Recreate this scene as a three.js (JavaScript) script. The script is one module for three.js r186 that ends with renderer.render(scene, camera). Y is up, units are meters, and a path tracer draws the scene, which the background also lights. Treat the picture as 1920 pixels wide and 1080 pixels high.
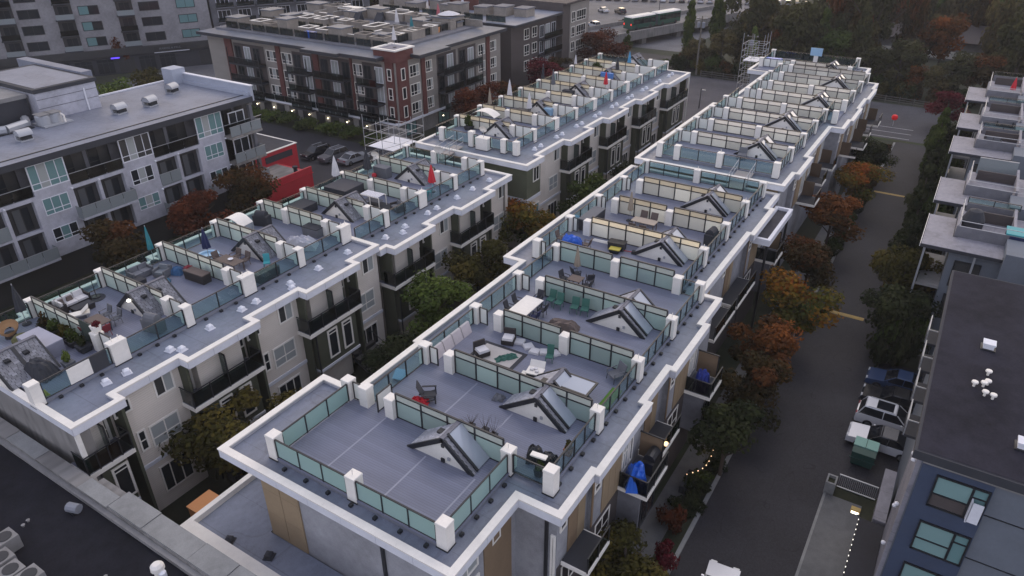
import * as THREE from 'three';
import { mergeGeometries } from 'three/addons/utils/BufferGeometryUtils.js';

// ---------------------------------------------------------------- camera, sky, sun, exposure
const scene = new THREE.Scene();
const camera = new THREE.PerspectiveCamera(43.478, 16 / 9, 0.5, 1500);
camera.rotation.order = 'YXZ';
camera.position.set(0, 34.5, 0);
camera.rotation.set(THREE.MathUtils.degToRad(-29.576), THREE.MathUtils.degToRad(32.344), THREE.MathUtils.degToRad(-0.315));
scene.add(camera);
const renderer = new THREE.WebGLRenderer({ antialias: true });
renderer.toneMapping = THREE.LinearToneMapping;
renderer.toneMappingExposure = 1.28;
renderer.shadowMap.enabled = true;
{ // overcast dusk sky: grey violet above, a warm band low over the far end of the street
  const W = 512, H = 256, data = new Float32Array(W * H * 4);
  const gx = -0.5, gz = -0.866;
  for (let j = 0; j < H; j++) for (let i = 0; i < W; i++) {
    const el = ((j + 0.5) / H - 0.5) * Math.PI, az = ((i + 0.5) / W - 0.5) * 2 * Math.PI;
    const dx = Math.cos(el) * Math.cos(az), dz = Math.cos(el) * Math.sin(az), dy = Math.sin(el);
    const toward = Math.max(0, (dx * gx + dz * gz) / Math.max(1e-4, Math.hypot(dx, dz)));
    const up = Math.max(0, dy);
    const low = Math.pow(1 - up, 2.2);
    let r = 0.44 + 0.66 * low, g = 0.47 + 0.66 * low, b = 0.63 + 0.69 * low;
    const band = Math.exp(-Math.pow((el - 0.16) / 0.3, 2)) * Math.pow(toward, 2.2);
    r += 2.3 * band; g += 1.6 * band; b += 0.65 * band;
    const cl = 0.06 * Math.sin(9 * dx + 4 * Math.sin(5 * dz)) * Math.sin(7 * dz + 3 * dy);
    r *= 1 + cl; g *= 1 + cl; b *= 1 + cl;
    const k = dy < 0 ? 0.45 : 1;
    data.set([r * k, g * k, b * k, 1], (j * W + i) * 4);
  }
  const sky = new THREE.DataTexture(data, W, H, THREE.RGBAFormat, THREE.FloatType);
  sky.mapping = THREE.EquirectangularReflectionMapping;
  sky.magFilter = sky.minFilter = THREE.LinearFilter;
  sky.needsUpdate = true;
  scene.background = sky; scene.environment = sky; scene.environmentIntensity = 1;
}
scene.fog = new THREE.FogExp2(new THREE.Color(0.62, 0.6, 0.6), 0.00022);
const sun = new THREE.DirectionalLight(new THREE.Color(1, 0.9, 0.78), 0.55);
sun.position.set(-30, 95, -110); sun.target.position.set(-22, 5, -50);
sun.castShadow = true; sun.shadow.radius = 60;
sun.shadow.mapSize.set(2048, 2048);
Object.assign(sun.shadow.camera, { left: -130, right: 130, top: 130, bottom: -130, near: 1, far: 400 });
scene.add(sun, sun.target);

// ---------------------------------------------------------------- helpers
let seed = 7;
const rnd = () => { seed = (seed * 1664525 + 1013904223) >>> 0; return seed / 4294967296; };
const rr = (a, b) => a + (b - a) * rnd();
const reseed = s => { seed = s >>> 0; for (let i = 0; i < 3; i++) rnd(); };
const PI = Math.PI, R2D = d => d * PI / 180;
const C = (r, g, b) => new THREE.Color().setRGB(r, g, b);
const origin = new Map();                       // where a group stands, so that world shapes can go under it
const names = {};
function numbered(n) { const k = names[n] = (names[n] ?? -1) + 1; return k ? `${n}_${String(k).padStart(3, '0')}` : n; }
function thing(name, label, category, p = [0, 0, 0], group, turn = 0) {
  const o = new THREE.Group(); o.name = numbered(name); scene.add(o);
  o.position.set(...p); o.rotation.y = turn; origin.set(o, p);
  o.userData = { label, category }; if (group) o.userData.group = group;
  return o;
}
function part(name, parent) { const o = new THREE.Group(); o.name = name; parent.add(o); origin.set(o, origin.get(parent) ?? [0, 0, 0]); return o; }
function mesh(name, geo, mat, parent, x = 0, y = 0, z = 0, ry = 0) {    // x, y, z in world metres
  const m = new THREE.Mesh(geo, mat); m.castShadow = m.receiveShadow = true; m.name = name;
  const o = (parent && origin.get(parent)) ?? [0, 0, 0];
  m.position.set(x - o[0], y - o[1], z - o[2]); if (ry) m.rotation.y = ry;
  if (parent) parent.add(m); else { m.name = numbered(name); scene.add(m); }
  return m;
}
function copy(o, p, turn, label, group) {
  const c = o.clone(); c.name = numbered(o.name.replace(/_\d{3}$/, '')); scene.add(c);
  c.position.set(...p); c.rotation.y = turn ?? 0; c.userData = { ...o.userData };
  if (label) c.userData.label = label; if (group) c.userData.group = group;
  return c;
}
const struct = (o, kind = 'structure') => { o.userData.kind = kind; return o; };

// a collector of solids that becomes ONE mesh; uv in metres
class MB {
  constructor() { this.p = []; this.n = []; this.u = []; this.c = []; this.m = null; }
  at(m) { this.m = m; return this; }
  tri(a, b, c, col) {
    const A = new THREE.Vector3(...a), B = new THREE.Vector3(...b), D = new THREE.Vector3(...c);
    if (this.m) { A.applyMatrix4(this.m); B.applyMatrix4(this.m); D.applyMatrix4(this.m); }
    const N = new THREE.Vector3().subVectors(B, A).cross(new THREE.Vector3().subVectors(D, A)).normalize();
    const ax = Math.abs(N.x), ay = Math.abs(N.y), az = Math.abs(N.z);
    for (const v of [A, B, D]) {
      this.p.push(v.x, v.y, v.z); this.n.push(N.x, N.y, N.z);
      if (ay >= ax && ay >= az) this.u.push(v.x, -v.z); else if (ax >= az) this.u.push(-v.z, v.y); else this.u.push(v.x, v.y);
      if (col) this.c.push(...col);
    }
    return this;
  }
  quad(a, b, c, d, col) { return this.tri(a, b, c, col).tri(a, c, d, col); }
  box(x0, x1, y0, y1, z0, z1, col) {
    if (x0 > x1) [x0, x1] = [x1, x0]; if (y0 > y1) [y0, y1] = [y1, y0]; if (z0 > z1) [z0, z1] = [z1, z0];
    const a = [x0, y0, z1], b = [x1, y0, z1], c = [x1, y1, z1], d = [x0, y1, z1], e = [x0, y0, z0], f = [x1, y0, z0], g = [x1, y1, z0], h = [x0, y1, z0];
    this.quad(a, b, c, d, col).quad(f, e, h, g, col).quad(b, f, g, c, col).quad(e, a, d, h, col).quad(d, c, g, h, col).quad(e, f, b, a, col);
    return this;
  }
  cbox(x, y, z, w, h, d, col) { return this.box(x - w / 2, x + w / 2, y, y + h, z - d / 2, z + d / 2, col); }
  taper(x, y, z, w, d, w2, d2, h, col) { // frustum box, base centre
    const q = (W, D, Y) => [[x - W / 2, Y, z + D / 2], [x + W / 2, Y, z + D / 2], [x + W / 2, Y, z - D / 2], [x - W / 2, Y, z - D / 2]];
    const b = q(w, d, y), t = q(w2, d2, y + h);
    for (let i = 0; i < 4; i++) { const j = (i + 1) % 4; this.quad(b[i], b[j], t[j], t[i], col); }
    return this.quad(t[0], t[1], t[2], t[3], col).quad(b[3], b[2], b[1], b[0], col);
  }
  bar(a, b, r, seg = 4, r2 = r, col) { // a rod between two points
    const A = new THREE.Vector3(...a), B = new THREE.Vector3(...b), d = new THREE.Vector3().subVectors(B, A).normalize();
    const s = Math.abs(d.y) > 0.95 ? new THREE.Vector3(1, 0, 0) : new THREE.Vector3(0, 1, 0);
    const u = new THREE.Vector3().crossVectors(d, s).normalize(), v = new THREE.Vector3().crossVectors(d, u);
    const ring = (P, R) => Array.from({ length: seg }, (_, i) => { const t = (i + 0.5) / seg * 2 * PI; return [P.x + R * (u.x * Math.cos(t) + v.x * Math.sin(t)), P.y + R * (u.y * Math.cos(t) + v.y * Math.sin(t)), P.z + R * (u.z * Math.cos(t) + v.z * Math.sin(t))]; });
    const p = ring(A, r), q = ring(B, r2);
    for (let i = 0; i < seg; i++) { const j = (i + 1) % seg; this.quad(p[i], q[i], q[j], p[j], col); }
    for (let i = 1; i < seg - 1; i++) { this.tri(p[0], p[i], p[i + 1], col).tri(q[0], q[i + 1], q[i], col); }
    return this;
  }
  lathe(x, y, z, prof, seg = 12, col) { // prof: [[r, y], ...] from the bottom up
    const ring = ([r, h]) => Array.from({ length: seg }, (_, i) => [x + r * Math.cos(i / seg * 2 * PI), y + h, z - r * Math.sin(i / seg * 2 * PI)]);
    for (let k = 0; k + 1 < prof.length; k++) {
      const a = ring(prof[k]), b = ring(prof[k + 1]);
      for (let i = 0; i < seg; i++) { const j = (i + 1) % seg; if (prof[k][0] > 1e-4) this.tri(a[i], a[j], b[j], col); if (prof[k + 1][0] > 1e-4) this.tri(a[i], b[j], b[i], col); }
    }
    return this;
  }
  poly(pts, y0, y1, { top = true, sides = true, hole = null, bottom = false } = {}, col) { // an upright prism over [x, z] points, counterclockwise seen from above
    const area = P => P.reduce((s, q, i) => { const r = P[(i + 1) % P.length]; return s + q[0] * r[1] - r[0] * q[1]; }, 0);
    const ccw = P => area(P) < 0 ? P : [...P].reverse();
    const P = ccw(pts), Hh = hole ? ccw(hole).reverse() : null;
    if (sides) for (const L of Hh ? [P, Hh] : [P]) for (let i = 0; i < L.length; i++) {
      const a = L[i], b = L[(i + 1) % L.length];
      this.quad([a[0], y0, a[1]], [b[0], y0, b[1]], [b[0], y1, b[1]], [a[0], y1, a[1]], col);
    }
    if (top || bottom) {
      const v = L => L.map(q => new THREE.Vector2(q[0], -q[1]));
      const all = [...P, ...(Hh ?? [])];
      for (const [i, j, k] of THREE.ShapeUtils.triangulateShape(v(P), Hh ? [v(Hh)] : [])) {
        const t = [i, j, k].map(q => all[q]);
        const s = (t[1][0] - t[0][0]) * (t[2][1] - t[0][1]) - (t[2][0] - t[0][0]) * (t[1][1] - t[0][1]);
        const o = s < 0 ? t : [t[0], t[2], t[1]];
        if (top) this.tri(...o.map(q => [q[0], y1, q[1]]), col);
        if (bottom) this.tri(...[o[0], o[2], o[1]].map(q => [q[0], y0, q[1]]), col);
      }
    }
    return this;
  }
  profile(pts, x0, x1, col) { // side outline [z, y] swept along x, counterclockwise seen from +x with z to the left
    const v = pts.map(q => new THREE.Vector2(-q[0], q[1]));
    const s = THREE.ShapeUtils.area(v) < 0; const P = s ? [...pts].reverse() : pts;
    for (let i = 0; i < P.length; i++) { const a = P[i], b = P[(i + 1) % P.length]; this.quad([x1, a[1], a[0]], [x0, a[1], a[0]], [x0, b[1], b[0]], [x1, b[1], b[0]], col); }
    for (const [i, j, k] of THREE.ShapeUtils.triangulateShape(P.map(q => new THREE.Vector2(-q[0], q[1])), [])) {
      this.tri([x1, P[i][1], P[i][0]], [x1, P[j][1], P[j][0]], [x1, P[k][1], P[k][0]], col);
      this.tri([x0, P[i][1], P[i][0]], [x0, P[k][1], P[k][0]], [x0, P[j][1], P[j][0]], col);
    }
    return this;
  }
  geo(o = [0, 0, 0]) {
    const g = new THREE.BufferGeometry(), p = new Float32Array(this.p);
    for (let i = 0; i < p.length; i += 3) { p[i] -= o[0]; p[i + 1] -= o[1]; p[i + 2] -= o[2]; }
    g.setAttribute('position', new THREE.BufferAttribute(p, 3));
    g.setAttribute('normal', new THREE.BufferAttribute(new Float32Array(this.n), 3));
    g.setAttribute('uv', new THREE.BufferAttribute(new Float32Array(this.u), 2));
    if (this.c.length) g.setAttribute('color', new THREE.BufferAttribute(new Float32Array(this.c), 3));
    return g;
  }
  build(name, mat, parent) { // shapes in world metres -> a mesh under parent (a part keeps its thing's origin)
    const o = (parent && origin.get(parent)) ?? [0, 0, 0];
    const m = new THREE.Mesh(this.geo(o), mat); m.castShadow = m.receiveShadow = true; m.name = name;
    if (parent) parent.add(m); else { m.name = numbered(name); scene.add(m); }
    if (parent) origin.set(m, o);
    return m;
  }
}
const cache = {};
const G = (key, make) => cache[key] ??= make();
const boxGeo = (w, h, d) => G(`b${w.toFixed(2)},${h.toFixed(2)},${d.toFixed(2)}`, () => new MB().cbox(0, 0, 0, w, h, d).geo()); // stands on its base
function inset(P, d) { // a right-angled outline moved inward by d
  const n = P.length, A = P.reduce((s, q, i) => { const r = P[(i + 1) % n]; return s + q[0] * r[1] - r[0] * q[1]; }, 0), sg = A > 0 ? 1 : -1;
  const E = P.map((a, i) => { const b = P[(i + 1) % n], l = Math.hypot(b[0] - a[0], b[1] - a[1]), nx = -(b[1] - a[1]) / l * sg, nz = (b[0] - a[0]) / l * sg; return [a, b, nx, nz]; });
  return P.map((q, i) => {
    const [a, b, nx, nz] = E[(i + n - 1) % n], [c, e, mx, mz] = E[i];
    const ax = a[0] + nx * d, az = a[1] + nz * d, cx = c[0] + mx * d, cz = c[1] + mz * d;
    const ux = b[0] - a[0], uz = b[1] - a[1], vx = e[0] - c[0], vz = e[1] - c[1], D = ux * vz - uz * vx;
    if (Math.abs(D) < 1e-9) return [q[0] + nx * d, q[1] + nz * d];
    const t = ((cx - ax) * vz - (cz - az) * vx) / D;
    return [ax + ux * t, az + uz * t];
  });
}

// ---------------------------------------------------------------- textures and materials
function noise2(w, h, cells, s) { // tiling value noise in 0..1
  reseed(s); const gx = cells, gy = Math.max(1, Math.round(cells * h / w)), g = Array.from({ length: gx * gy }, rnd), o = new Float32Array(w * h);
  for (let y = 0; y < h; y++) for (let x = 0; x < w; x++) {
    const fx = x / w * gx, fy = y / h * gy, ix = Math.floor(fx), iy = Math.floor(fy); let tx = fx - ix, ty = fy - iy; tx = tx * tx * (3 - 2 * tx); ty = ty * ty * (3 - 2 * ty);
    const q = (a, b) => g[(b % gy) * gx + a % gx];
    o[y * w + x] = (q(ix, iy) * (1 - tx) + q(ix + 1, iy) * tx) * (1 - ty) + (q(ix, iy + 1) * (1 - tx) + q(ix + 1, iy + 1) * tx) * ty;
  }
  return o;
}
function tex(w, h, metresX, metresY, fn, srgb = true) { // fn(x, y) -> [r, g, b] 0..1 linear multiplier
  const d = new Uint8Array(w * h * 4);
  for (let y = 0; y < h; y++) for (let x = 0; x < w; x++) {
    const c = fn(x, y); for (let k = 0; k < 3; k++) { const v = Math.min(1, Math.max(0, c[k])); d[(y * w + x) * 4 + k] = 255 * (srgb ? Math.pow(v, 1 / 2.2) : v); } d[(y * w + x) * 4 + 3] = 255;
  }
  const t = new THREE.DataTexture(d, w, h); t.wrapS = t.wrapT = THREE.RepeatWrapping; t.magFilter = THREE.LinearFilter; t.minFilter = THREE.LinearMipmapLinearFilter; t.generateMipmaps = true;
  if (srgb) t.colorSpace = THREE.SRGBColorSpace; t.repeat.set(1 / metresX, 1 / metresY); t.needsUpdate = true; return t;
}
const n1 = noise2(512, 512, 5, 11), n2 = noise2(512, 512, 23, 12), n3 = noise2(512, 512, 90, 13), n4 = noise2(512, 512, 256, 14);
const I = (x, y) => (y % 512) * 512 + x % 512;
const grain = (amp, s) => tex(512, 512, s, s, (x, y) => { const v = 1 - amp * (0.45 * n1[I(x, y)] + 0.3 * n2[I(x, y)] + 0.15 * n3[I(x, y)] + 0.25 * n4[I(x, y)]); return [v, v, v]; });
const T = {
  mottle: grain(0.45, 7), fine: grain(0.2, 3), rough: grain(0.7, 11),
  membrane: tex(512, 512, 9.3, 7.1, (x, y) => {   // roof sheet: welded laps, old puddle rings and grit
    let v = 0.96 - 0.22 * n1[I(x, y)] - 0.14 * n2[I(x * 2, y)] - 0.1 * n4[I(x, y)] - (n3[I(x, y)] > 0.86 ? 0.07 : 0);
    const ring = Math.abs(n1[I(x, y)] - 0.55); if (ring < 0.025) v -= 0.09;
    if (y % 170 < 2) v *= 0.78; if (x % 256 < 1 && y > 170) v *= 0.84;
    return [v, v, v * 1.01];
  }),
  deck: tex(512, 512, 5.12, 2.24, (x, y) => {     // composite boards along x, 16 to the tile
    const b = Math.floor(y / 32), t = (b * 7919 % 13) / 13; let v = 0.86 + 0.1 * t - 0.1 * n3[I(x >> 2, y * 3)] - 0.1 * n1[I(x, y)]; if (y % 32 < 3) v *= 0.55; return [v, v, v * 1.01];
  }),
  deckBump: tex(64, 512, 5.12, 2.24, (x, y) => { const v = y % 32 < 3 ? 0 : 1; return [v, v, v]; }, false),
  sidingBump: tex(32, 512, 2, 2.4, (x, y) => { const v = 1 - (y % 32) / 32; return [v, v, v]; }, false),
  siding: tex(256, 512, 4, 2.4, (x, y) => { let v = 0.97 - 0.1 * n1[I(x, y)] - 0.06 * n4[I(x, y)]; if (y % 32 < 2) v *= 0.72; return [v, v, v]; }),
  asphalt: tex(512, 512, 13, 13, (x, y) => { let v = 0.8 - 0.3 * n1[I(x, y)] + 0.12 * n2[I(x, y)] + 0.4 * (n4[I(x, y)] - 0.5); if (Math.abs(n2[I(x, y >> 1)] - 0.5) < 0.01) v *= 0.6; return [v, v, v * 1.02]; }),
  brick: tex(256, 256, 1.8, 1.2, (x, y) => { const row = Math.floor(y / 16), bx = (x + (row % 2) * 16) % 32; const k = ((row * 31 + Math.floor((x + (row % 2) * 16) / 32) * 17) % 11) / 11; let v = 0.75 + 0.22 * k - 0.1 * n4[I(x, y)]; if (y % 16 < 2 || bx < 2) v = 0.6; return [v, v, v]; }),
  soil: tex(512, 512, 17, 17, (x, y) => { const v = n2[I(x, y)] * 0.5 + n4[I(x, y)] * 0.5, g = n1[I(x, y)]; return [0.5 + 0.4 * v - 0.1 * g, 0.5 + 0.35 * v + 0.15 * g, 0.4 + 0.3 * v]; }),
  grime: tex(512, 512, 4.3, 3.1, (x, y) => { let v = 1 - 0.1 * n1[I(x, y)] - 0.06 * n2[I(x, y)] - 0.05 * n4[I(x, y)]; const s = n3[I(x, y >> 3)]; if (s > 0.78) v -= 0.28 * (s - 0.78) * (n2[I(x, y)] + 0.3); return [v, v * 0.995, v * 0.985]; }),
  stain: tex(512, 512, 8, 5, (x, y) => { const s = n2[I(x, y >> 3)], b = n1[I(x, y)]; const v = 0.95 - 0.5 * Math.max(0, s - 0.4) - 0.3 * b; return [v, v * 0.98, v * 0.95]; }),
};
const std = (c, rough = 0.8, o = {}) => new THREE.MeshStandardMaterial({ color: C(...c), roughness: rough, ...o });
const phys = (c, rough, o = {}) => new THREE.MeshPhysicalMaterial({ color: C(...c), roughness: rough, ...o });
const M = {
  white: std([0.88, 0.84, 0.77], 0.65, { map: T.grime }), trim: std([0.78, 0.79, 0.84], 0.55, { map: T.grime }),
  roof: std([0.23, 0.255, 0.32], 0.55, { map: T.membrane }), deck: std([0.225, 0.24, 0.315], 0.62, { map: T.deck, bumpMap: T.deckBump, bumpScale: 0.006 }),
  deckPlain: std([0.22, 0.22, 0.27], 0.7, { map: T.membrane }),
  black: std([0.016, 0.017, 0.02], 0.45), skirt: std([0.24, 0.25, 0.28], 0.6, { map: T.fine }),
  clear: phys([0.7, 0.83, 0.83], 0.04, { transmission: 1, thickness: 0 }), smoked: phys([0.3, 0.36, 0.36], 0.05, { transmission: 1, thickness: 0 }),
  frostTeal: phys([0.4, 0.56, 0.53], 0.85, { transmission: 0.5, thickness: 0 }), frost: phys([0.45, 0.56, 0.54], 0.85, { transmission: 0.55, thickness: 0 }), frostMid: phys([0.64, 0.72, 0.68], 0.85, { transmission: 0.55, thickness: 0 }), stripMid: phys([0.74, 0.75, 0.69], 0.9, { transmission: 0.6, thickness: 0 }), stripSkyLit: phys([0.84, 0.82, 0.77], 0.9, { transmission: 0.6, thickness: 0 }), stripSkyGlow: phys([0.88, 0.83, 0.7], 0.9, { transmission: 0.75, thickness: 0 }), frostSkyLit: phys([0.78, 0.785, 0.74], 0.9, { transmission: 0.65, thickness: 0 }), strip: phys([0.52, 0.56, 0.54], 0.9, { transmission: 0.6, thickness: 0 }), gate: phys([0.82, 0.83, 0.8], 0.85, { transmission: 0.35, thickness: 0 }),
  skylight: phys([0.48, 0.52, 0.58], 0.1, { transmission: 0.2, thickness: 0, clearcoat: 1 }), pane: std([0.018, 0.022, 0.026], 0.07), teal: std([0.14, 0.25, 0.25], 0.12), blind: std([0.34, 0.36, 0.35], 0.3), dim: std([0.05, 0.05, 0.05], 0.15),
  tan: std([0.34, 0.25, 0.15], 0.75, { map: T.fine }), tanDark: std([0.25, 0.17, 0.1], 0.8, { map: T.fine }), stucco: std([0.4, 0.4, 0.42], 0.9, { map: T.mottle }), greywall: std([0.2, 0.2, 0.22], 0.85, { map: T.mottle }),
  siding: std([0.76, 0.69, 0.6], 0.75, { map: T.siding, bumpMap: T.sidingBump, bumpScale: 0.02 }), olive: std([0.075, 0.08, 0.05], 0.8, { map: T.siding, bumpMap: T.sidingBump, bumpScale: 0.015 }),
  shingleL: std([0.36, 0.37, 0.42], 0.9, { map: T.rough }), ridge: std([0.2, 0.2, 0.23], 0.85, { map: T.rough }), shingle: std([1, 1, 1], 0.92, { vertexColors: true }),
  concrete: std([0.3, 0.29, 0.28], 0.9, { map: T.stain }), kerb: std([0.32, 0.32, 0.31], 0.9, { map: T.mottle }), walk: std([0.17, 0.17, 0.17], 0.9, { map: T.mottle }),
  asphalt: std([0.036, 0.034, 0.039], 0.85, { map: T.asphalt }), plaza: std([0.085, 0.08, 0.09], 0.85, { map: T.asphalt }), asphaltGlow: std([0.16, 0.16, 0.17], 0.8, { map: T.asphalt }), darkroof: std([0.055, 0.055, 0.07], 0.8, { map: T.rough }),  // the third asphalt is paler: reflected sky glow is put into its colour
  soil: std([0.045, 0.045, 0.03], 1, { map: T.soil }), grass: std([0.05, 0.06, 0.025], 1, { map: T.soil }), yellow: std([0.52, 0.36, 0.12], 0.8, { map: T.mottle }), whitePaint: std([0.6, 0.6, 0.6], 0.8, { map: T.mottle }),
  brick: std([0.15, 0.05, 0.042], 0.9, { map: T.brick }), beige: std([0.3, 0.275, 0.245], 0.85, { map: T.siding }), brown: std([0.085, 0.07, 0.066], 0.85, { map: T.siding }), redwall: std([0.5, 0.02, 0.035], 0.6, { map: T.fine }),
  metal: std([0.45, 0.46, 0.48], 0.4, { metalness: 0.8 }), galv: std([0.42, 0.43, 0.45], 0.5, { metalness: 0.5 }), rubber: std([0.02, 0.02, 0.022], 0.9), bark: std([0.06, 0.045, 0.035], 0.95), wood: std([0.22, 0.13, 0.07], 0.75, { map: T.fine }), pole: std([0.2, 0.18, 0.15], 0.9, { map: T.mottle }),
  bluewall: std([0.05, 0.07, 0.12], 0.75, { map: T.fine }), bluegrey: std([0.16, 0.18, 0.21], 0.8, { map: T.fine }), hroof: std([0.33, 0.32, 0.35], 0.75, { map: T.membrane }), whitewall: std([0.56, 0.56, 0.62], 0.8, { map: T.mottle }), grove: std([0.3, 0.29, 0.28], 0.85, { map: T.mottle }),
  wicker: std([0.035, 0.03, 0.03], 0.85, { map: T.fine }), cushion: std([0.7, 0.68, 0.68], 0.9, { map: T.fine }), charcoal: std([0.04, 0.042, 0.05], 0.85, { map: T.fine }), greyfab: std([0.15, 0.155, 0.17], 0.9, { map: T.fine }), brownfurn: std([0.14, 0.105, 0.09], 0.75, { map: T.fine }), plantg: std([0.05, 0.075, 0.025], 0.9), clay: std([0.3, 0.12, 0.06], 0.9),
  blueTarp: std([0.02, 0.12, 0.55], 0.4), navy: std([0.012, 0.02, 0.08], 0.8), tealFab: std([0.03, 0.2, 0.23], 0.8), red: std([0.55, 0.015, 0.03], 0.6), paleblue: std([0.28, 0.45, 0.6], 0.5), beigeFab: std([0.3, 0.25, 0.19], 0.85), lightwood: std([0.4, 0.33, 0.26], 0.7), greenFab: std([0.04, 0.13, 0.1], 0.85), orange: std([0.5, 0.22, 0.08], 0.7), pinkwall: std([0.33, 0.12, 0.1], 0.8),
};
const lamp = (c, k) => std([c[0] * 0.8, c[1] * 0.8, c[2] * 0.8], 0.5, { emissive: C(...c), emissiveIntensity: k });
// ---------------------------------------------------------------- pieces shared by the terrace rows
const XA = new THREE.Vector3(1, 0, 0);
// a run of railing between two points on a deck: posts, glass, rails (axis-aligned runs)
function railing(th, [x0, z0, x1, z1], base, { h = 1.12, pane = M.clear, pitch = 1.6, name = 'glass_railing', feet = false, bottom = 0.08 } = {}) {
  const p = part(name, th), alongX = Math.abs(x1 - x0) > Math.abs(z1 - z0), L = alongX ? Math.abs(x1 - x0) : Math.abs(z1 - z0);
  const n = Math.max(1, Math.round(L / pitch)), s = L / n, cx = (x0 + x1) / 2, cz = (z0 + z1) / 2;
  const gp = alongX ? boxGeo(s - 0.05, h - bottom - 0.05, 0.012) : boxGeo(0.012, h - bottom - 0.05, s - 0.05);
  for (let i = 0; i <= n; i++) {
    const t = i / n, x = x0 + (x1 - x0) * t, z = z0 + (z1 - z0) * t;
    mesh('post', boxGeo(0.07, h, 0.07), M.black, p, x, base, z);
    if (i < n) { const u = (i + 0.5) / n; mesh('glass_panel', gp, pane, p, x0 + (x1 - x0) * u, base + bottom, z0 + (z1 - z0) * u); }
  }
  mesh('top_rail', alongX ? boxGeo(L, 0.05, 0.075) : boxGeo(0.075, 0.05, L), M.black, p, cx, base + h, cz);
  mesh('bottom_rail', alongX ? boxGeo(L, 0.04, 0.045) : boxGeo(0.045, 0.04, L), M.black, p, cx, base + bottom - 0.05, cz);
  return p;
}
const tints = new Map(); // panes of one kind differ a little, as panes do
function tint(m, k) { const key = m.uuid + k; if (!tints.has(key)) { const c = m.clone(); c.color.multiplyScalar([0.9, 1, 1.07, 0.82, 0.97][k]); c.roughness = m.roughness * [1, 0.85, 1, 0.95, 0.8][k]; tints.set(key, c); } return tints.get(key); }
// a tall privacy screen across the roof: frosted lower panes, a lighter strip above the transom
function screen(th, z, xa, xb, D, h, kind) {
  const lower = kind >= 2 || z < -44 && kind === 0 ? M.frostSkyLit : kind === 1 ? M.frostMid : M.frost, upper = kind === 2 ? M.stripSkyGlow : kind === 3 ? M.stripSkyLit : kind === 0 && z < -44 ? M.stripSkyGlow : kind === 1 ? M.stripMid : M.strip;  // far panes take paler, warmer colours that stand in for the sky glow
  const p = part('privacy_screen', th), L = Math.abs(xb - xa), n = Math.max(1, Math.round(L / 1.5)), s = L / n, tr = h - 0.46;
  for (let i = 0; i <= n; i++) {
    mesh('post', boxGeo(0.085, h, 0.085), M.black, p, xa + (xb - xa) * i / n, D, z);
    if (i < n) {
      const x = xa + (xb - xa) * (i + 0.5) / n;
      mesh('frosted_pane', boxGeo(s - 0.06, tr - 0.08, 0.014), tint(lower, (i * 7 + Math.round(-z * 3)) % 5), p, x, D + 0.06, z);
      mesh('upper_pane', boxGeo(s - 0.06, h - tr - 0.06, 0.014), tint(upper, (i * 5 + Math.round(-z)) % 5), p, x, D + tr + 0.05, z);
    }
  }
  for (const y of [0.01, tr, h]) mesh(y === h ? 'top_rail' : y > 0.5 ? 'transom' : 'bottom_rail', boxGeo(L, y > 0.5 ? 0.075 : 0.055, y === h ? 0.1 : 0.06), M.black, p, (xa + xb) / 2, D + y, z);
}
const pillarGeo = (w, d, h) => G(`pil${w},${d},${h}`, () => {
  const m = new MB(), c = 0.02;
  m.taper(0, 0, 0, w - 0.03, d - 0.03, w - 0.03, d - 0.03, h - 0.14).box(-w / 2, w / 2, h - 0.14, h - c, -d / 2, d / 2).taper(0, h - c, 0, w, d, w - 2 * c, d - 2 * c, c);
  return m.geo();
});
function pillar(th, x, z, y, { w = 0.6, d = 0.6, h = 1.5, pipe = false } = {}) {
  const m = mesh('pillar', pillarGeo(w, d, h), M.white, th, x, y, z);
  const o = new THREE.Mesh(boxGeo(w + 0.03, 0.06, d + 0.03), M.black); o.name = 'flashing'; o.position.y = 0.002; o.castShadow = o.receiveShadow = true; m.add(o);
  if (pipe) for (const k of d > 0.8 ? [-0.22, 0.2] : [0.03]) {
    const q = new THREE.Mesh(G('pipe', () => new MB().bar([0, 0, 0], [0, 0.3, 0], 0.028, 6).geo()), M.white); q.name = 'vent_pipe'; q.position.set(0, h, k); q.castShadow = true; m.add(q);
  }
  return m;
}
// gabled stair hood that stands astride a screen. Local x from the ridge, z from the near gable (negative is away), y from the deck
function shingles(run, rise, z0, z1, side, tones, s) { // courses of single shingles laid on one slope
  reseed(s); const m = new MB(), L = Math.hypot(run, rise), n = Math.round(L / 0.15), ux = run / L * side, uy = -rise / L;
  for (let i = 0; i < n; i++) {
    let z = z0, first = i % 2;
    while (z > z1) {
      const w = first ? 0.13 : rr(0.2, 0.34), e = Math.max(z1, z - w + 0.025), a = i * L / n, b = (i + 1) * L / n + 0.015, t = tones[0] + (tones[1] - tones[0]) * rnd() * rnd(), col = [t, t, t * 1.08];
      const P = (d, zz, up) => [ux * d - uy * side * up * side, rise + uy * d + Math.abs(ux) * up, zz];
      const q = [P(a, z, 0.012), P(b, z, 0.034), P(b, e, 0.034), P(a, e, 0.012)], lo = [P(b, z, 0), P(b, e, 0)];
      if (side > 0) { m.quad(q[0], q[1], q[2], q[3], col).quad(q[1], lo[0], lo[1], q[2], col); } else { m.quad(q[3], q[2], q[1], q[0], col).quad(q[2], lo[1], lo[0], q[1], col); }
      z -= w; first = 0;
    }
  }
  return m.geo();
}
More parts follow.
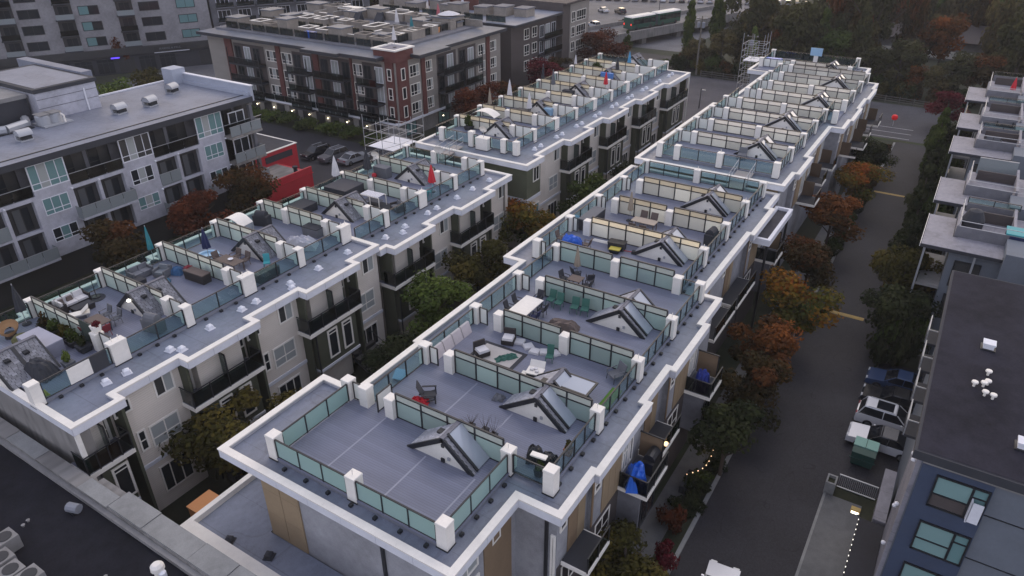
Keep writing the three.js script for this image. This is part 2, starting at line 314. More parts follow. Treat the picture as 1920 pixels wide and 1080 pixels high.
function hood(th, ax, zf, D, kind) {
  const half = kind === 'h'; if (half) kind = 'c';
  const p = part('stair_hood', th), rise = 1.52, len = half ? 1.62 : kind === 'c' ? 3.1 : 2.7, lr = kind === 'c' ? 2.2 : 1.75, rrun = kind === 'c' ? 1.74 : 1.85;
  const put = (name, key, make, mat) => mesh(name, G('hood' + kind + half + key, make), mat, p, ax, D, zf);
  for (const [q, k] of [['f', -0.05], ['n', -len + 0.18]]) put('gable_wall', 'g' + q, () => { const m = new MB(), a = [-lr + 0.12, 0, k], b = [rrun - 0.1, 0, k], c = [0, rise - 0.07, k], o = v => [v[0], v[1], k - 0.08]; m.tri(a, b, c).tri(o(b), o(a), o(c)).quad(b, o(b), o(c), c).quad(o(a), a, c, o(c)); return m.geo(); }, M.white);
  const slab = (x, side, z0, z1, up0, up1) => { const m = new MB(), L = Math.hypot(x, rise), nx = rise / L * side, ny = x / L; const q = (d, up, z) => [side * x * d + nx * up, rise * (1 - d) + ny * up, z];
    const P = [q(0, up0, z0), q(1, up0, z0), q(1, up1, z0), q(0, up1, z0), q(0, up0, z1), q(1, up0, z1), q(1, up1, z1), q(0, up1, z1)];
    const F = [[0, 1, 2, 3], [5, 4, 7, 6], [1, 5, 6, 2], [4, 0, 3, 7], [3, 2, 6, 7], [4, 5, 1, 0]]; for (const f of F) { const g = side > 0 ? f : [...f].reverse(); m.quad(...g.map(i => P[i])); } return m; };
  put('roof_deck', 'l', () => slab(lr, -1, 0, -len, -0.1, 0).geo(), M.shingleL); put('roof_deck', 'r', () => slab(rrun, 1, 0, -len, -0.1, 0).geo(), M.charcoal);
  for (const [k, x, s] of [['a', lr, -1], ['b', rrun, 1]]) for (const [q, z] of [['f', 0.03], ['n', -len + 0.06]]) put('rake_trim', 'rk' + k + q, () => slab(x * 1.02, s, z, z - 0.1, -0.2, 0.05).geo(), M.black);
  put('ridge_cap', 'rc', () => { const m = new MB(); m.box(-0.12, 0.12, rise - 0.02, rise + 0.05, 0.02, -len); return m.geo(); }, M.ridge);
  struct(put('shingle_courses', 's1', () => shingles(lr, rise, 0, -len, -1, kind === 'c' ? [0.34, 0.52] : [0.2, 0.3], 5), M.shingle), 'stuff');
  if (kind === 'c') {
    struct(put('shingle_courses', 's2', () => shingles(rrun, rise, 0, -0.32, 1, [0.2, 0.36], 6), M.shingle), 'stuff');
    for (const [k, a, b] of half ? [['1', -0.32, -1.55]] : [['1', -0.32, -1.48], ['2', -1.68, -3.0]]) {
      put('skylight_frame', 'sf' + k, () => { const m = slab(rrun, 1, a, a - 0.13, 0, 0.12); for (const s of [slab(rrun, 1, b + 0.09, b, 0, 0.12), slab(rrun * 0.07, 1, a - 0.13, b + 0.09, -0.02, 0.11)]) { m.p.push(...s.p); m.n.push(...s.n); m.u.push(...s.u); } return m.geo(); }, M.black);
      put('skylight', 'sk' + k, () => slab(rrun * 0.985, 1, a - 0.13, b + 0.09, 0.02, 0.07).geo(), M.skylight);
    }
    for (const [dz, dx] of half ? [[-0.75, -0.62]] : [[-0.8, -0.62], [-2.0, -0.62]]) mesh('roof_vent', G('hv', () => new MB().cbox(0, 0, 0, 0.3, 0.1, 0.34).geo()), M.black, p, ax + dx, D + rise * (1 + dx / lr) + 0.02, zf + dz);
  } else {
    struct(put('shingle_courses', 's2', () => shingles(rrun, rise, 0, -len, 1, [0.19, 0.34], 8), M.shingle), 'stuff');
    for (const dz of [-0.7, -1.75]) mesh('roof_vent', G('hv2', () => new MB().cbox(0, 0, 0, 0.3, 0.16, 0.3).geo()), M.black, p, ax + 0.6, D + rise * (1 - 0.6 / rrun) + 0.02, zf + dz);
    put('step_flashing', 'st', () => slab(rrun, 1, -1.25, -1.45, 0.03, 0.07).geo(), M.black);
  }
  for (const [x, y, mt, w] of [[0.02, 0.98, M.dim, 0.15], [0.35, 0.3, M.galv, 0.13], [-0.02, 0.02, M.black, 0.2]]) mesh('gable_vent', boxGeo(w, w + 0.04, 0.07), mt, p, ax + x, D + y, zf + 0.0);
}
// window in a wall. axis 'x': wall faces +x at plane x=w, from z=a to z=b; axis 'z': wall faces +z at plane z=w, from x=a to x=b
function windowIn(th, axis, w, a, b, y0, y1, { lights = 2, mid = 0, frame = M.white, glass = M.pane, fw = 0.11, alt = null, name = 'window' } = {}) {
  const p = part(name, th), W = Math.abs(b - a), H = y1 - y0, c = (a + b) / 2, ry = axis === 'x' ? PI / 2 : 0, X = axis === 'x' ? w : c, Z = axis === 'x' ? c : w;
  mesh('frame', G(`wf${W.toFixed(2)},${H.toFixed(2)},${lights},${mid},${fw}`, () => {
    const m = new MB(), t = 0.045; m.box(-W / 2, W / 2, 0, fw, -0.05, t).box(-W / 2, W / 2, H - fw, H, -0.05, t).box(-W / 2, -W / 2 + fw, fw, H - fw, -0.05, t).box(W / 2 - fw, W / 2, fw, H - fw, -0.05, t);
    for (let i = 1; i < lights; i++) { const x = -W / 2 + W * i / lights; m.box(x - 0.035, x + 0.035, fw, H - fw, -0.05, t - 0.01); }
    if (mid) m.box(-W / 2 + fw, W / 2 - fw, H * mid - 0.035, H * mid + 0.035, -0.05, t - 0.012);
    return m.geo();
  }), frame, p, X, y0, Z, ry);
  const pw = (W - 2 * fw) / lights;
  for (let i = 0; i < lights; i++) {
    const u = -W / 2 + fw + pw * (i + 0.5), s = axis === 'x' ? -1 : 1;
    mesh('pane', boxGeo(pw - 0.01, H - 2 * fw, 0.02), alt && i === alt[0] ? alt[1] : glass, p, axis === 'x' ? w : c + u, y0 + fw, axis === 'x' ? c + s * u : w, ry);
  }
  return p;
}
const roofVentGeo = () => G('rv', () => new MB().taper(0, 0.03, 0, 0.42, 0.42, 0.3, 0.3, 0.2).box(-0.26, 0.26, 0, 0.035, -0.26, 0.26).taper(0, 0.23, 0, 0.36, 0.36, 0.12, 0.12, 0.1).geo());

function terraceRow(d) {
  const { R } = d, D = R + 0.25, P = d.outline;
  const t = thing('townhouse_row', d.label, 'townhouse row', [P[0][0], 0, P[0][1]], 'rows of terraced townhouses with roof decks');
  const in1 = inset(P, 0.34), wallP = d.wallOutline ?? inset(P, d.eave ?? 0.38);
  new MB().poly(P, R - 0.33, R + 0.17, { hole: in1, top: false, bottom: true }).build('fascia', M.fasciaBack ??= std([0.5, 0.5, 0.54], 0.6, { map: T.grime }), t);
  P.forEach((a, i) => { // cover panels along the fascia with open joints
    const b = P[(i + 1) % P.length], L = Math.hypot(b[0] - a[0], b[1] - a[1]), n = Math.max(1, Math.round(L / 2.1)), s = L / n, ux = (b[0] - a[0]) / L, uz = (b[1] - a[1]) / L; if (L < 0.5) return;
    for (let k = 0; k < n; k++) { const q = (k + 0.5) * s, ax = Math.abs(ux) > 0.5; mesh('fascia_panel', ax ? boxGeo(s - 0.03, 0.46, 0.024) : boxGeo(0.024, 0.46, s - 0.03), M.trim, t, a[0] + ux * q, R - 0.31, a[1] + uz * q); }
  });
  new MB().poly(inset(P, -0.035), R + 0.17, R + 0.25, { hole: inset(P, 0.36), bottom: true }).build('parapet_cap', M.white, t);
  new MB().poly(in1, R - 0.3, R, { sides: false, bottom: true }).build('roof_membrane', M.roof, t);
  new MB().poly(wallP, 0, R - 0.33, { top: false }).build('wall', d.wall ?? M.stucco, t);
  for (const q of d.decks) {
    new MB().poly(q, D - 0.05, D, {}).build('deck_surface', M.deck, t);
    new MB().poly(inset(q, 0.02), R + 0.002, D - 0.05, { top: false }).build('deck_edge', M.skirt, t);
  }
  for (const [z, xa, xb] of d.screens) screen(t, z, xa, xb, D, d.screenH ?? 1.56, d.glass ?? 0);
  for (const r of d.rails) railing(t, r.slice(0, 4), D, r[4] ?? {});
  for (const [x, z, o] of d.pillars) pillar(t, x, z, R, o ?? {});
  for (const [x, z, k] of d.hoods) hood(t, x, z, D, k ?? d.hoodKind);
  for (const [x, z] of d.vents ?? []) mesh('roof_vent', roofVentGeo(), M.trim, t, x, R, z, 0.3 * Math.sin(x * 7 + z));
  for (const [x, z] of d.feet ?? []) mesh('deck_foot', boxGeo(0.16, 0.14, 0.2), M.black, t, x, R, z);
  return t;
}
const frostRail = { pane: M.frostTeal, pitch: 1.55 };

// ---------------------------------------------------------------- near block of the central row
const rowC1 = (() => {
  const R = 9.5, zs = [-16.75, -21.75, -26.85, -32.0, -37.15, -42.3, -47.4, -52.55, -57.7, -62.9];
  const outline = [[-27.2, -15.35], [-12.68, -15.35], [-12.68, -20.45], [-10.42, -20.45], [-10.42, -23.75], [-10.15, -23.75], [-10.15, -30.2], [-10.5, -30.2], [-10.5, -33.6], [-10.12, -33.6], [-10.12, -39.5], [-10.5, -39.5], [-10.5, -43.1], [-11.85, -43.1], [-11.85, -54.2], [-11.5, -54.2], [-11.5, -60.35], [-12, -60.35], [-12, -64], [-26.45, -64], [-26.45, -40.6], [-25, -40.6], [-25, -28.1], [-24.75, -28.1], [-24.75, -22.65], [-27.2, -22.65]];
  const pil = [[-24.42, -16.7], [-19.17, -16.7, { pipe: true }], [-14.01, -16.7], [-24.45, -21.95], [-23.2, -21.95], [-21.4, -21.95], [-14.1, -21.9, { pipe: true }], [-11.72, -21.8]];
  const screens = [[-21.95, -21.08, -14.42]], rails = [], feet = [];
  for (let i = 2; i <= 9; i++) {
    const z = zs[i] + 0.05, B = i < 5, end = i === 9;
    const xl = i < 5 ? -22.97 : -24.45, xd = i < 5 ? -21.15 : -22.82, xr = i < 5 ? -11.85 : -13.4;
    pil.push([xl, z]); if (!end) pil.push([xd, z], [xr, z, { pipe: i % 2 === 0 || i === 3 }]);
    const mid = i % 2 && !end ? (B ? -16.5 : -18.02) : null;
    if (end) { pil.push([-19.35, z, { pipe: true }], [-13.35, z]); rails.push([-24.1, z, -19.7, z, { pitch: 1.45 }], [-19, z, -13.7, z, { pitch: 1.45 }]); }
    else if (mid) { pil.push([mid, z]); screens.push([z, xd + 0.33, mid - 0.33], [z, mid + 0.33, xr - 0.33]); } else screens.push([z, xd + 0.33, xr - 0.33]);
    if (i === 5) pil.push([-11.85, z]), rails.push([-13.05, z, -12.2, z]);
    if (!end) rails.push([xl + 0.33, z, xd - 0.95, z, { pane: M.gate, pitch: 1, h: 1.15, name: 'deck_gate' }]);
    const pz = zs[i - 1] + 0.05; // side rails of the unit in front of this screen
    const ul = i <= 5 ? -22.97 : -24.45, ur = i <= 5 ? -11.8 : -13.3;
    rails.push([ul, pz - 0.33, ul, z + 0.33], [ur, pz - 0.33, ur, z + 0.33, { pitch: 1.25 }]);
    for (let k = 0; k < 4; k++) feet.push([ur + 0.2, pz - 0.7 - k * 1.2]);
  }
  rails.push([-24.1, -16.5, -19.5, -16.5, frostRail], [-18.85, -16.5, -14.34, -16.5, frostRail], [-24.25, -17.05, -24.25, -21.6, frostRail], [-13.98, -17.05, -13.98, -21.55, frostRail], [-13.75, -21.75, -12.05, -21.75, { pitch: 1.7 }], [-24.1, -21.95, -23.55, -21.95, { pane: M.gate, name: 'deck_gate' }], [-22.25, -22.9, -22.25, -21.75, { pane: M.gate, pitch: 1.2, name: 'deck_gate' }]);
  for (let k = 0; k < 7; k++) feet.push([-23.4 + k * 1.45, -16.2]);
  for (let k = 0; k < 4; k++) feet.push([-13.75, -17.5 - k * 1.15]);
  const decks = [[[-24.2, -16.42], [-13.9, -16.42], [-13.9, -21.9], [-11.7, -21.9], [-11.7, -42.3], [-13.2, -42.3], [-13.2, -63.1], [-24.5, -63.1], [-24.5, -42.3], [-23.05, -42.3], [-23.05, -21.9], [-24.2, -21.9]]];
  const wo = inset(outline, 0.38).map(([x, z]) => x < -24.8 && z > -23.2 ? [-24.78, z] : [x, z]);
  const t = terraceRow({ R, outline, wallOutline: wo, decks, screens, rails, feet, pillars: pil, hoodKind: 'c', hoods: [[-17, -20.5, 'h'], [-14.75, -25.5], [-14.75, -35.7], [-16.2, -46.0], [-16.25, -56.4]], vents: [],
    label: 'nearest white-parapet row of townhouses in the middle, plank roof deck at its front end' });
  { const p = part('skylight_hatch', t); // one skylight stands propped open, nearly level
    new MB().box(-14.75, -12.75, 10.9, 10.98, -27.35, -27.47).box(-14.75, -12.75, 10.9, 10.98, -28.63, -28.75).box(-14.75, -14.63, 10.9, 10.98, -27.47, -28.63).box(-12.87, -12.75, 10.9, 10.98, -27.47, -28.63).build('hatch_frame', M.black, p);
    new MB().box(-14.63, -12.87, 10.93, 10.97, -27.47, -28.63).build('hatch_pane', M.skylight, p); new MB().bar([-13, 10.9, -28.7], [-13.6, 10.3, -28.7], 0.025, 5).build('strut', M.metal, p); }
  // front end wall: tan cladding panels at the left, long grey stucco
  for (let k = 0; k < 6; k++) { const x = k % 2, y = k >> 1; new MB().box(-24.72 + x * 1.3, -23.46 + x * 1.3, [8.15, 6.5, 4.9][y], [9.14, 8.13, 6.48][y], -15.73, -15.66).build('cladding_panel', M.tan, t); }
  new MB().box(-16.9, -16.75, 4.9, 9.1, -15.73, -15.6).build('downpipe', M.black, t);
  // street side: tan panels, small upper windows, tall window bays, downpipes
  const face = (w, za, zb, first) => {
    const zc = (za + zb) / 2;
    windowIn(t, 'x', w + 0.02, za - 0.25, za - 1.0, 8.0, 8.95, { lights: 1, mid: 0.5, glass: M.dim });
    for (let k = 0; k < 3; k++) new MB().box(w, w + 0.06, 5.9, 9.15, za - 1.25 - k * 0.75, za - 1.97 - k * 0.75).build('cladding_panel', M.tan, t);
    new MB().box(w, w + 0.05, 5.9, 9.15, za - 0.05, za - 0.22).build('cladding_panel', M.tanDark, t);
    windowIn(t, 'x', w + 0.02, za - 3.6, za - 4.35, 6.7, 9.0, { lights: 2, mid: 0.55, glass: M.blind }); windowIn(t, 'x', w + 0.02, za - 4.5, za - 4.95, 6.7, 9.0, { lights: 1, glass: M.pane });
    windowIn(t, 'x', w + 0.02, za - 0.6, za - 2.4, 3.9, 5.5, { lights: 2, mid: 0.4, glass: M.pane });
    const by = 6.1, p = part('balcony', t), bx = w + 1.75;
    new MB().box(w + 0.01, bx, by - 0.22, by, za - 3.2, zb + 0.1).build('slab', M.white, p);
    new MB().box(w + 0.01, bx - 0.06, by + 0.003, by + 0.03, za - 3.25, zb + 0.15).build('floor', M.greyfab, p);
    for (const [x0, z0, x1, z1] of [[w + 0.1, za - 3.25, bx - 0.06, za - 3.25], [bx - 0.06, za - 3.25, bx - 0.06, zb + 0.15]]) { const L = Math.abs(x1 - x0) + Math.abs(z1 - z0), ax = Math.abs(x1 - x0) > 0.1;
      mesh('glass_panel', ax ? boxGeo(L, 0.95, 0.012) : boxGeo(0.012, 0.95, L), M.smoked, p, (x0 + x1) / 2, by + 0.06, (z0 + z1) / 2); mesh('top_rail', ax ? boxGeo(L, 0.05, 0.06) : boxGeo(0.06, 0.05, L), M.black, p, (x0 + x1) / 2, by + 1.02, (z0 + z1) / 2); }
    for (const [x, z] of [[bx - 0.06, za - 3.25], [bx - 0.06, zc - 1.2], [bx - 0.06, zb + 0.15]]) mesh('post', boxGeo(0.06, 1.05, 0.06), M.black, p, x, by, z);
    const s = part('privacy_screen', p); new MB().poly([[w + 0.05, zb + 0.2], [w + 1.35, zb + 0.2], [w + 1.35, zb + 0.16], [w + 0.05, zb + 0.16]], by + 0.1, by + 1.75).build('screen_panel', M.tanDark, s);
    new MB().box(w + 0.02, w + 1.4, by + 1.75, by + 1.82, zb + 0.14, zb + 0.22).box(w + 1.35, w + 1.41, by, by + 1.75, zb + 0.14, zb + 0.22).build('screen_frame', M.black, s);
    new MB().box(w + 0.01, w + 1.3, 2.9, 5.87, za - 3.4, zb + 0.4).build('bay', M.greywall, t);
    windowIn(t, 'x', w + 1.32, za - 3.6, zb + 0.6, 3.2, 5.3, { lights: 2, glass: M.pane, frame: M.black });
  };
  for (const [w, za, zb] of [[-10.53, -23.8, -30.0], [-10.5, -33.7, -39.3], [-11.88, -54.3, -60.2]]) face(w, za, zb);
  for (const [w, za, zb] of [[-10.8, -20.9, -23.7], [-10.88, -30.3, -33.5], [-12.23, -43.4, -48.6], [-12.23, -48.9, -54.0]]) {
    windowIn(t, 'x', w + 0.02, za - 0.15, za - 0.8, 8.0, 8.95, { lights: 1, mid: 0.5, glass: M.dim });
    new MB().box(w, w + 0.06, 5.9, 9.15, za - 1.0, za - 1.9).build('cladding_panel', M.tanDark, t); new MB().box(w, w + 0.07, 5.9, 9.15, za - 1.92, za - 2.7).build('cladding_panel', M.tan, t);
    windowIn(t, 'x', w + 0.02, za - 0.4, za - 2.1, 3.7, 5.4, { lights: 2, glass: M.teal });
  }
  for (const [w, za, zb] of [[-10.8, -20.85, -23.7], [-10.53, -23.8, -30.1], [-10.88, -30.3, -33.5], [-10.5, -33.7, -39.4], [-12.23, -43.4, -54.1], [-11.88, -54.3, -60.2]]) new MB().box(w, w + 0.03, 0, 5.75, za, zb).build('lower_cladding', M.brown, t);
  for (const [w, za, zb] of [[-10.88, -30.4, -33.4], [-12.2, -43.6, -48.5], [-12.2, -49.0, -53.8], [-10.8, -21.2, -23.6]]) { const by = 5.95, bx = w + 1.5, p = part('balcony', t); new MB().box(w + 0.05, bx, by - 0.22, by, za, zb).build('slab', M.white, p); new MB().box(w + 0.06, bx - 0.08, by + 0.002, by + 0.02, za - 0.08, zb + 0.08).build('floor', M.charcoal, p); for (let i = 0; i < 2; i++) mesh('glass_panel', boxGeo(0.012, 0.95, (za - zb) / 2 - 0.08), M.smoked, p, bx - 0.05, by + 0.06, za - (za - zb) * (i + 0.5) / 2); mesh('top_rail', boxGeo(0.06, 0.05, za - zb), M.black, p, bx - 0.05, by + 1.02, (za + zb) / 2); for (let i = 0; i < 3; i++) mesh('post', boxGeo(0.06, 1.05, 0.06), M.black, p, bx - 0.05, by, za - 0.05 - (za - zb - 0.1) * i / 2); }
  for (const [x, z0, z1] of [[-21.6, -16.5, -22], [-18.0, -16.5, -20.4], [-15.05, -16.5, -20.4], [-19.2, -22.2, -26.6], [-16.1, -22.2, -25.4]]) new MB().box(x - 0.045, x + 0.045, 9.752, 9.757, z0, z1).build('breaker_board', M.breaker ??= std([0.33, 0.34, 0.41], 0.6, { map: T.fine }), t);
  windowIn(t, 'x', -13.04, -16.0, -17.65, 8.0, 9.0, { lights: 2, glass: M.blind }); windowIn(t, 'x', -13.04, -18.75, -19.45, 8.05, 8.95, { lights: 1, mid: 0.5, glass: M.dim });
  windowIn(t, 'x', -13.04, -15.95, -17.7, 5.0, 7.4, { lights: 2, mid: 0.5, glass: M.blind }); new MB().box(-13.06, -13.0, 3, 9.15, -18.1, -20.35).build('cladding_panel', M.tanDark, t);
  windowIn(t, 'z', -20.8, -11.1, -10.85, 5, 8, { lights: 1 });
  new MB().box(-11.4, -11.25, 1, 9.1, -20.82, -20.7).build('downpipe', M.black, t);
  // shallow flat canopy over the far balcony, with its own white kerb
  const cn = part('balcony_canopy', t), cq = [[-11.95, -55.4], [-10.45, -55.4], [-10.45, -62.9], [-11.95, -62.9]];
  new MB().poly(cq, 8.45, 9.0, { hole: inset(cq, 0.28), bottom: true }).build('kerb', M.trim, cn); new MB().poly(inset(cq, 0.28), 8.55, 8.75, { bottom: true }).build('canopy_roof', M.darkroof, cn);
  for (const z of [-55.8, -62.6]) mesh('canopy_post', boxGeo(0.18, 8.45, 0.18), M.black, cn, -10.7, 0, z);
  return t;
})();
// low front wing below the end wall
{
  const q = [[-28.95, -12.6], [-11.5, -12.6], [-11.5, -15.74], [-24.79, -15.74], [-24.79, -18.2], [-28.95, -18.2]];
  const t = thing('flat_roof_annex', 'low grey flat-roofed annex with white kerb in front of the tan end panels', 'annex', [-28.95, 0, -12.6]);
  new MB().poly([[-28.95, -12.6], [-11.5, -12.6], [-11.5, -13.85], [-28.63, -13.85], [-28.63, -18.2], [-28.95, -18.2]], 4.5, 5.25, {}).build('kerb', M.white, t); new MB().poly(q, 0, 4.5, { top: false }).build('wall', M.stucco, t); new MB().poly(inset(q, 0.1), 4.5, 4.9, { sides: false }).build('roof_membrane', M.roof, t);
  for (const [x, z] of [[-26.2, -14.1], [-23.7, -14.5]]) mesh('roof_vent', roofVentGeo(), M.charcoal, t, x, 4.9, z, 0.4);
  const c = thing('timber_shed', 'orange timber box half hidden behind the kerb of the low annex', 'shed', [-29.7, 0, -15.2]);
  new MB().box(-30.4, -29.1, 0, 4.55, -14.6, -16).build('cladding', M.orange, c); new MB().box(-30.45, -29.05, 4.55, 4.62, -14.55, -16.05).build('lid', M.orange, c);
}
// ---------------------------------------------------------------- far block of the central row
const rowC2 = (() => {
  const R = 10.25;
  const outline = [[-26.2, -63.9], [-11.75, -64.3], [-11.75, -67.8], [-11.3, -67.8], [-11.3, -73.4], [-11.85, -73.4], [-11.85, -84.6], [-10.5, -84.6], [-10.5, -88.3], [-10.2, -88.3], [-10.2, -94.2], [-10.5, -94.2], [-10.5, -98.9], [-10.2, -98.9], [-10.2, -104.8], [-10.5, -104.8], [-10.5, -108.1], [-12.8, -108.1], [-12.8, -116.9], [-27.7, -116.9], [-27.7, -107.2], [-25, -107.2], [-25, -87.7], [-26.2, -87.7]];
  outline[0][1] = -64.1; outline[1][1] = -64.1;
  const zs = [-66.25, -71.3, -76.5, -81.7, -86.8, -91.9, -97.0, -102.4, -107.5, -110.2, -116.7].map(z => z - 0.1);
  const pil = [[-22.7, zs[0]], [-24.5, zs[0]], [-18.45, zs[0], { pipe: true }], [-13.15, zs[0]]], screens = [], rails = [], feet = [];
  rails.push([-24.2, zs[0], -23, zs[0]], [-22.4, zs[0], -18.8, zs[0], { pitch: 2 }], [-18.1, zs[0], -13.5, zs[0], { pitch: 1.55 }]);
  for (let i = 1; i <= 9; i++) {
    const z = zs[i], far = i > 4, last = i === 9;
    const xl = last ? -26.7 : far ? -23.4 : -24.5, xd = last ? -22.3 : far ? -21.9 : -22.8, xr = last ? -14.7 : far ? -12 : -13.15, mid = [2, 4, 6].includes(i) ? (far ? -16.9 : -17.7) : null;
    pil.push([xl, z], [xd, z], [xr, z, { pipe: i % 3 === 0 }]);
    if (mid) { pil.push([mid, z]); screens.push([z, xd + 0.33, mid - 0.33], [z, mid + 0.33, xr - 0.33]); } else screens.push([z, xd + 0.33, xr - 0.33]);
    rails.push([xl + 0.33, z, xd - 0.4, z, { pane: M.gate, h: 1.15, pitch: 1, name: 'deck_gate' }]);
    const ul = i > 5 ? -23.3 : -24.4, ur = i > 5 && i < 9 ? -11.85 : -13.05;
    if (i === 4) pil.push([-12, z]), rails.push([-12.8, z, -12.3, z]);
    rails.push([ul, zs[i - 1] - 0.33, ul, z + 0.33], [ur, zs[i - 1] - 0.33, ur, z + 0.33, { pitch: 1.25 }]);
  }
  pil.push([-26.7, zs[10]], [-14.7, zs[10]], [-20.5, zs[10], { pipe: true }]);
  rails.push([-26.4, zs[10], -20.8, zs[10], { pitch: 1.9 }], [-20.2, zs[10], -15, zs[10], { pitch: 1.9 }], [-26.6, zs[9] - 0.33, -26.6, zs[10] + 0.33], [-14.6, zs[9] - 0.33, -14.6, zs[10] + 0.33]);
  const decks = [[[-24.6, zs[0] + 0.2], [-13, zs[0] + 0.2], [-13, zs[4]], [-11.8, zs[4]], [-11.8, zs[8] - 0.4], [-14.5, zs[8] - 0.4], [-14.5, zs[10]], [-26.8, zs[10]], [-26.8, zs[8] - 0.4], [-23.5, zs[8] - 0.4], [-23.5, zs[4]], [-24.6, zs[4]]]];
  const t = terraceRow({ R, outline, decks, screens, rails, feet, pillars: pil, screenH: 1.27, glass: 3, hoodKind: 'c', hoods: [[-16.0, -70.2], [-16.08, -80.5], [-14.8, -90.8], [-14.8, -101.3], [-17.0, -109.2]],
    label: 'farther row of townhouses in line behind the plank-decked one, beyond a narrow gap' });
  new MB().box(-25.6, -12.3, 5, 9.85, -64.44, -64.36).build('cladding', M.tan, t);
  for (const [w, za, zb] of [[-11.68, -67.9, -73.2], [-12.23, -74, -79], [-12.23, -79.2, -84.2], [-10.58, -88.4, -94], [-10.88, -94.4, -98.7], [-10.58, -99, -104.6], [-10.88, -84.9, -88]]) {
    for (let k = 0; k < 3; k++) new MB().box(w, w + 0.06, 6.6, 9.9, za - 1.2 - k * 0.7, za - 1.86 - k * 0.7).build('cladding_panel', k ? M.tan : M.tanDark, t);
    windowIn(t, 'x', w + 0.02, za - 0.2, za - 0.95, 8.7, 9.7, { lights: 1, mid: 0.5, glass: M.dim });
    windowIn(t, 'x', w + 0.02, za - 3.3, zb + 0.3, 7, 9.5, { lights: 2, glass: M.blind });
    const by = 6.6, p = part('balcony', t); new MB().box(w, w + 1.8, by - 0.22, by, za - 2.9, zb + 0.1).build('slab', M.white, p); new MB().box(w + 0.01, w + 1.72, by + 0.002, by + 0.02, za - 2.98, zb + 0.18).build('floor', M.charcoal, p);
    const L = za - 2.9 - zb - 0.1; mesh('glass_panel', boxGeo(0.012, 0.95, L), M.smoked, p, w + 1.74, by + 0.05, (za - 2.8 + zb) / 2); mesh('top_rail', boxGeo(0.06, 0.05, L), M.black, p, w + 1.74, by + 1, (za - 2.8 + zb) / 2);
    for (const z of [za - 2.95, zb + 0.15]) mesh('post', boxGeo(0.06, 1.05, 0.06), M.black, p, w + 1.74, by, z);
    new MB().box(w + 0.05, w + 1.1, by, by + 1.5, zb + 0.16, zb + 0.2).build('screen_panel', M.balc ??= std([0.12, 0.08, 0.05], 0.8, { map: T.fine }), p);
  }
  return t;
})();

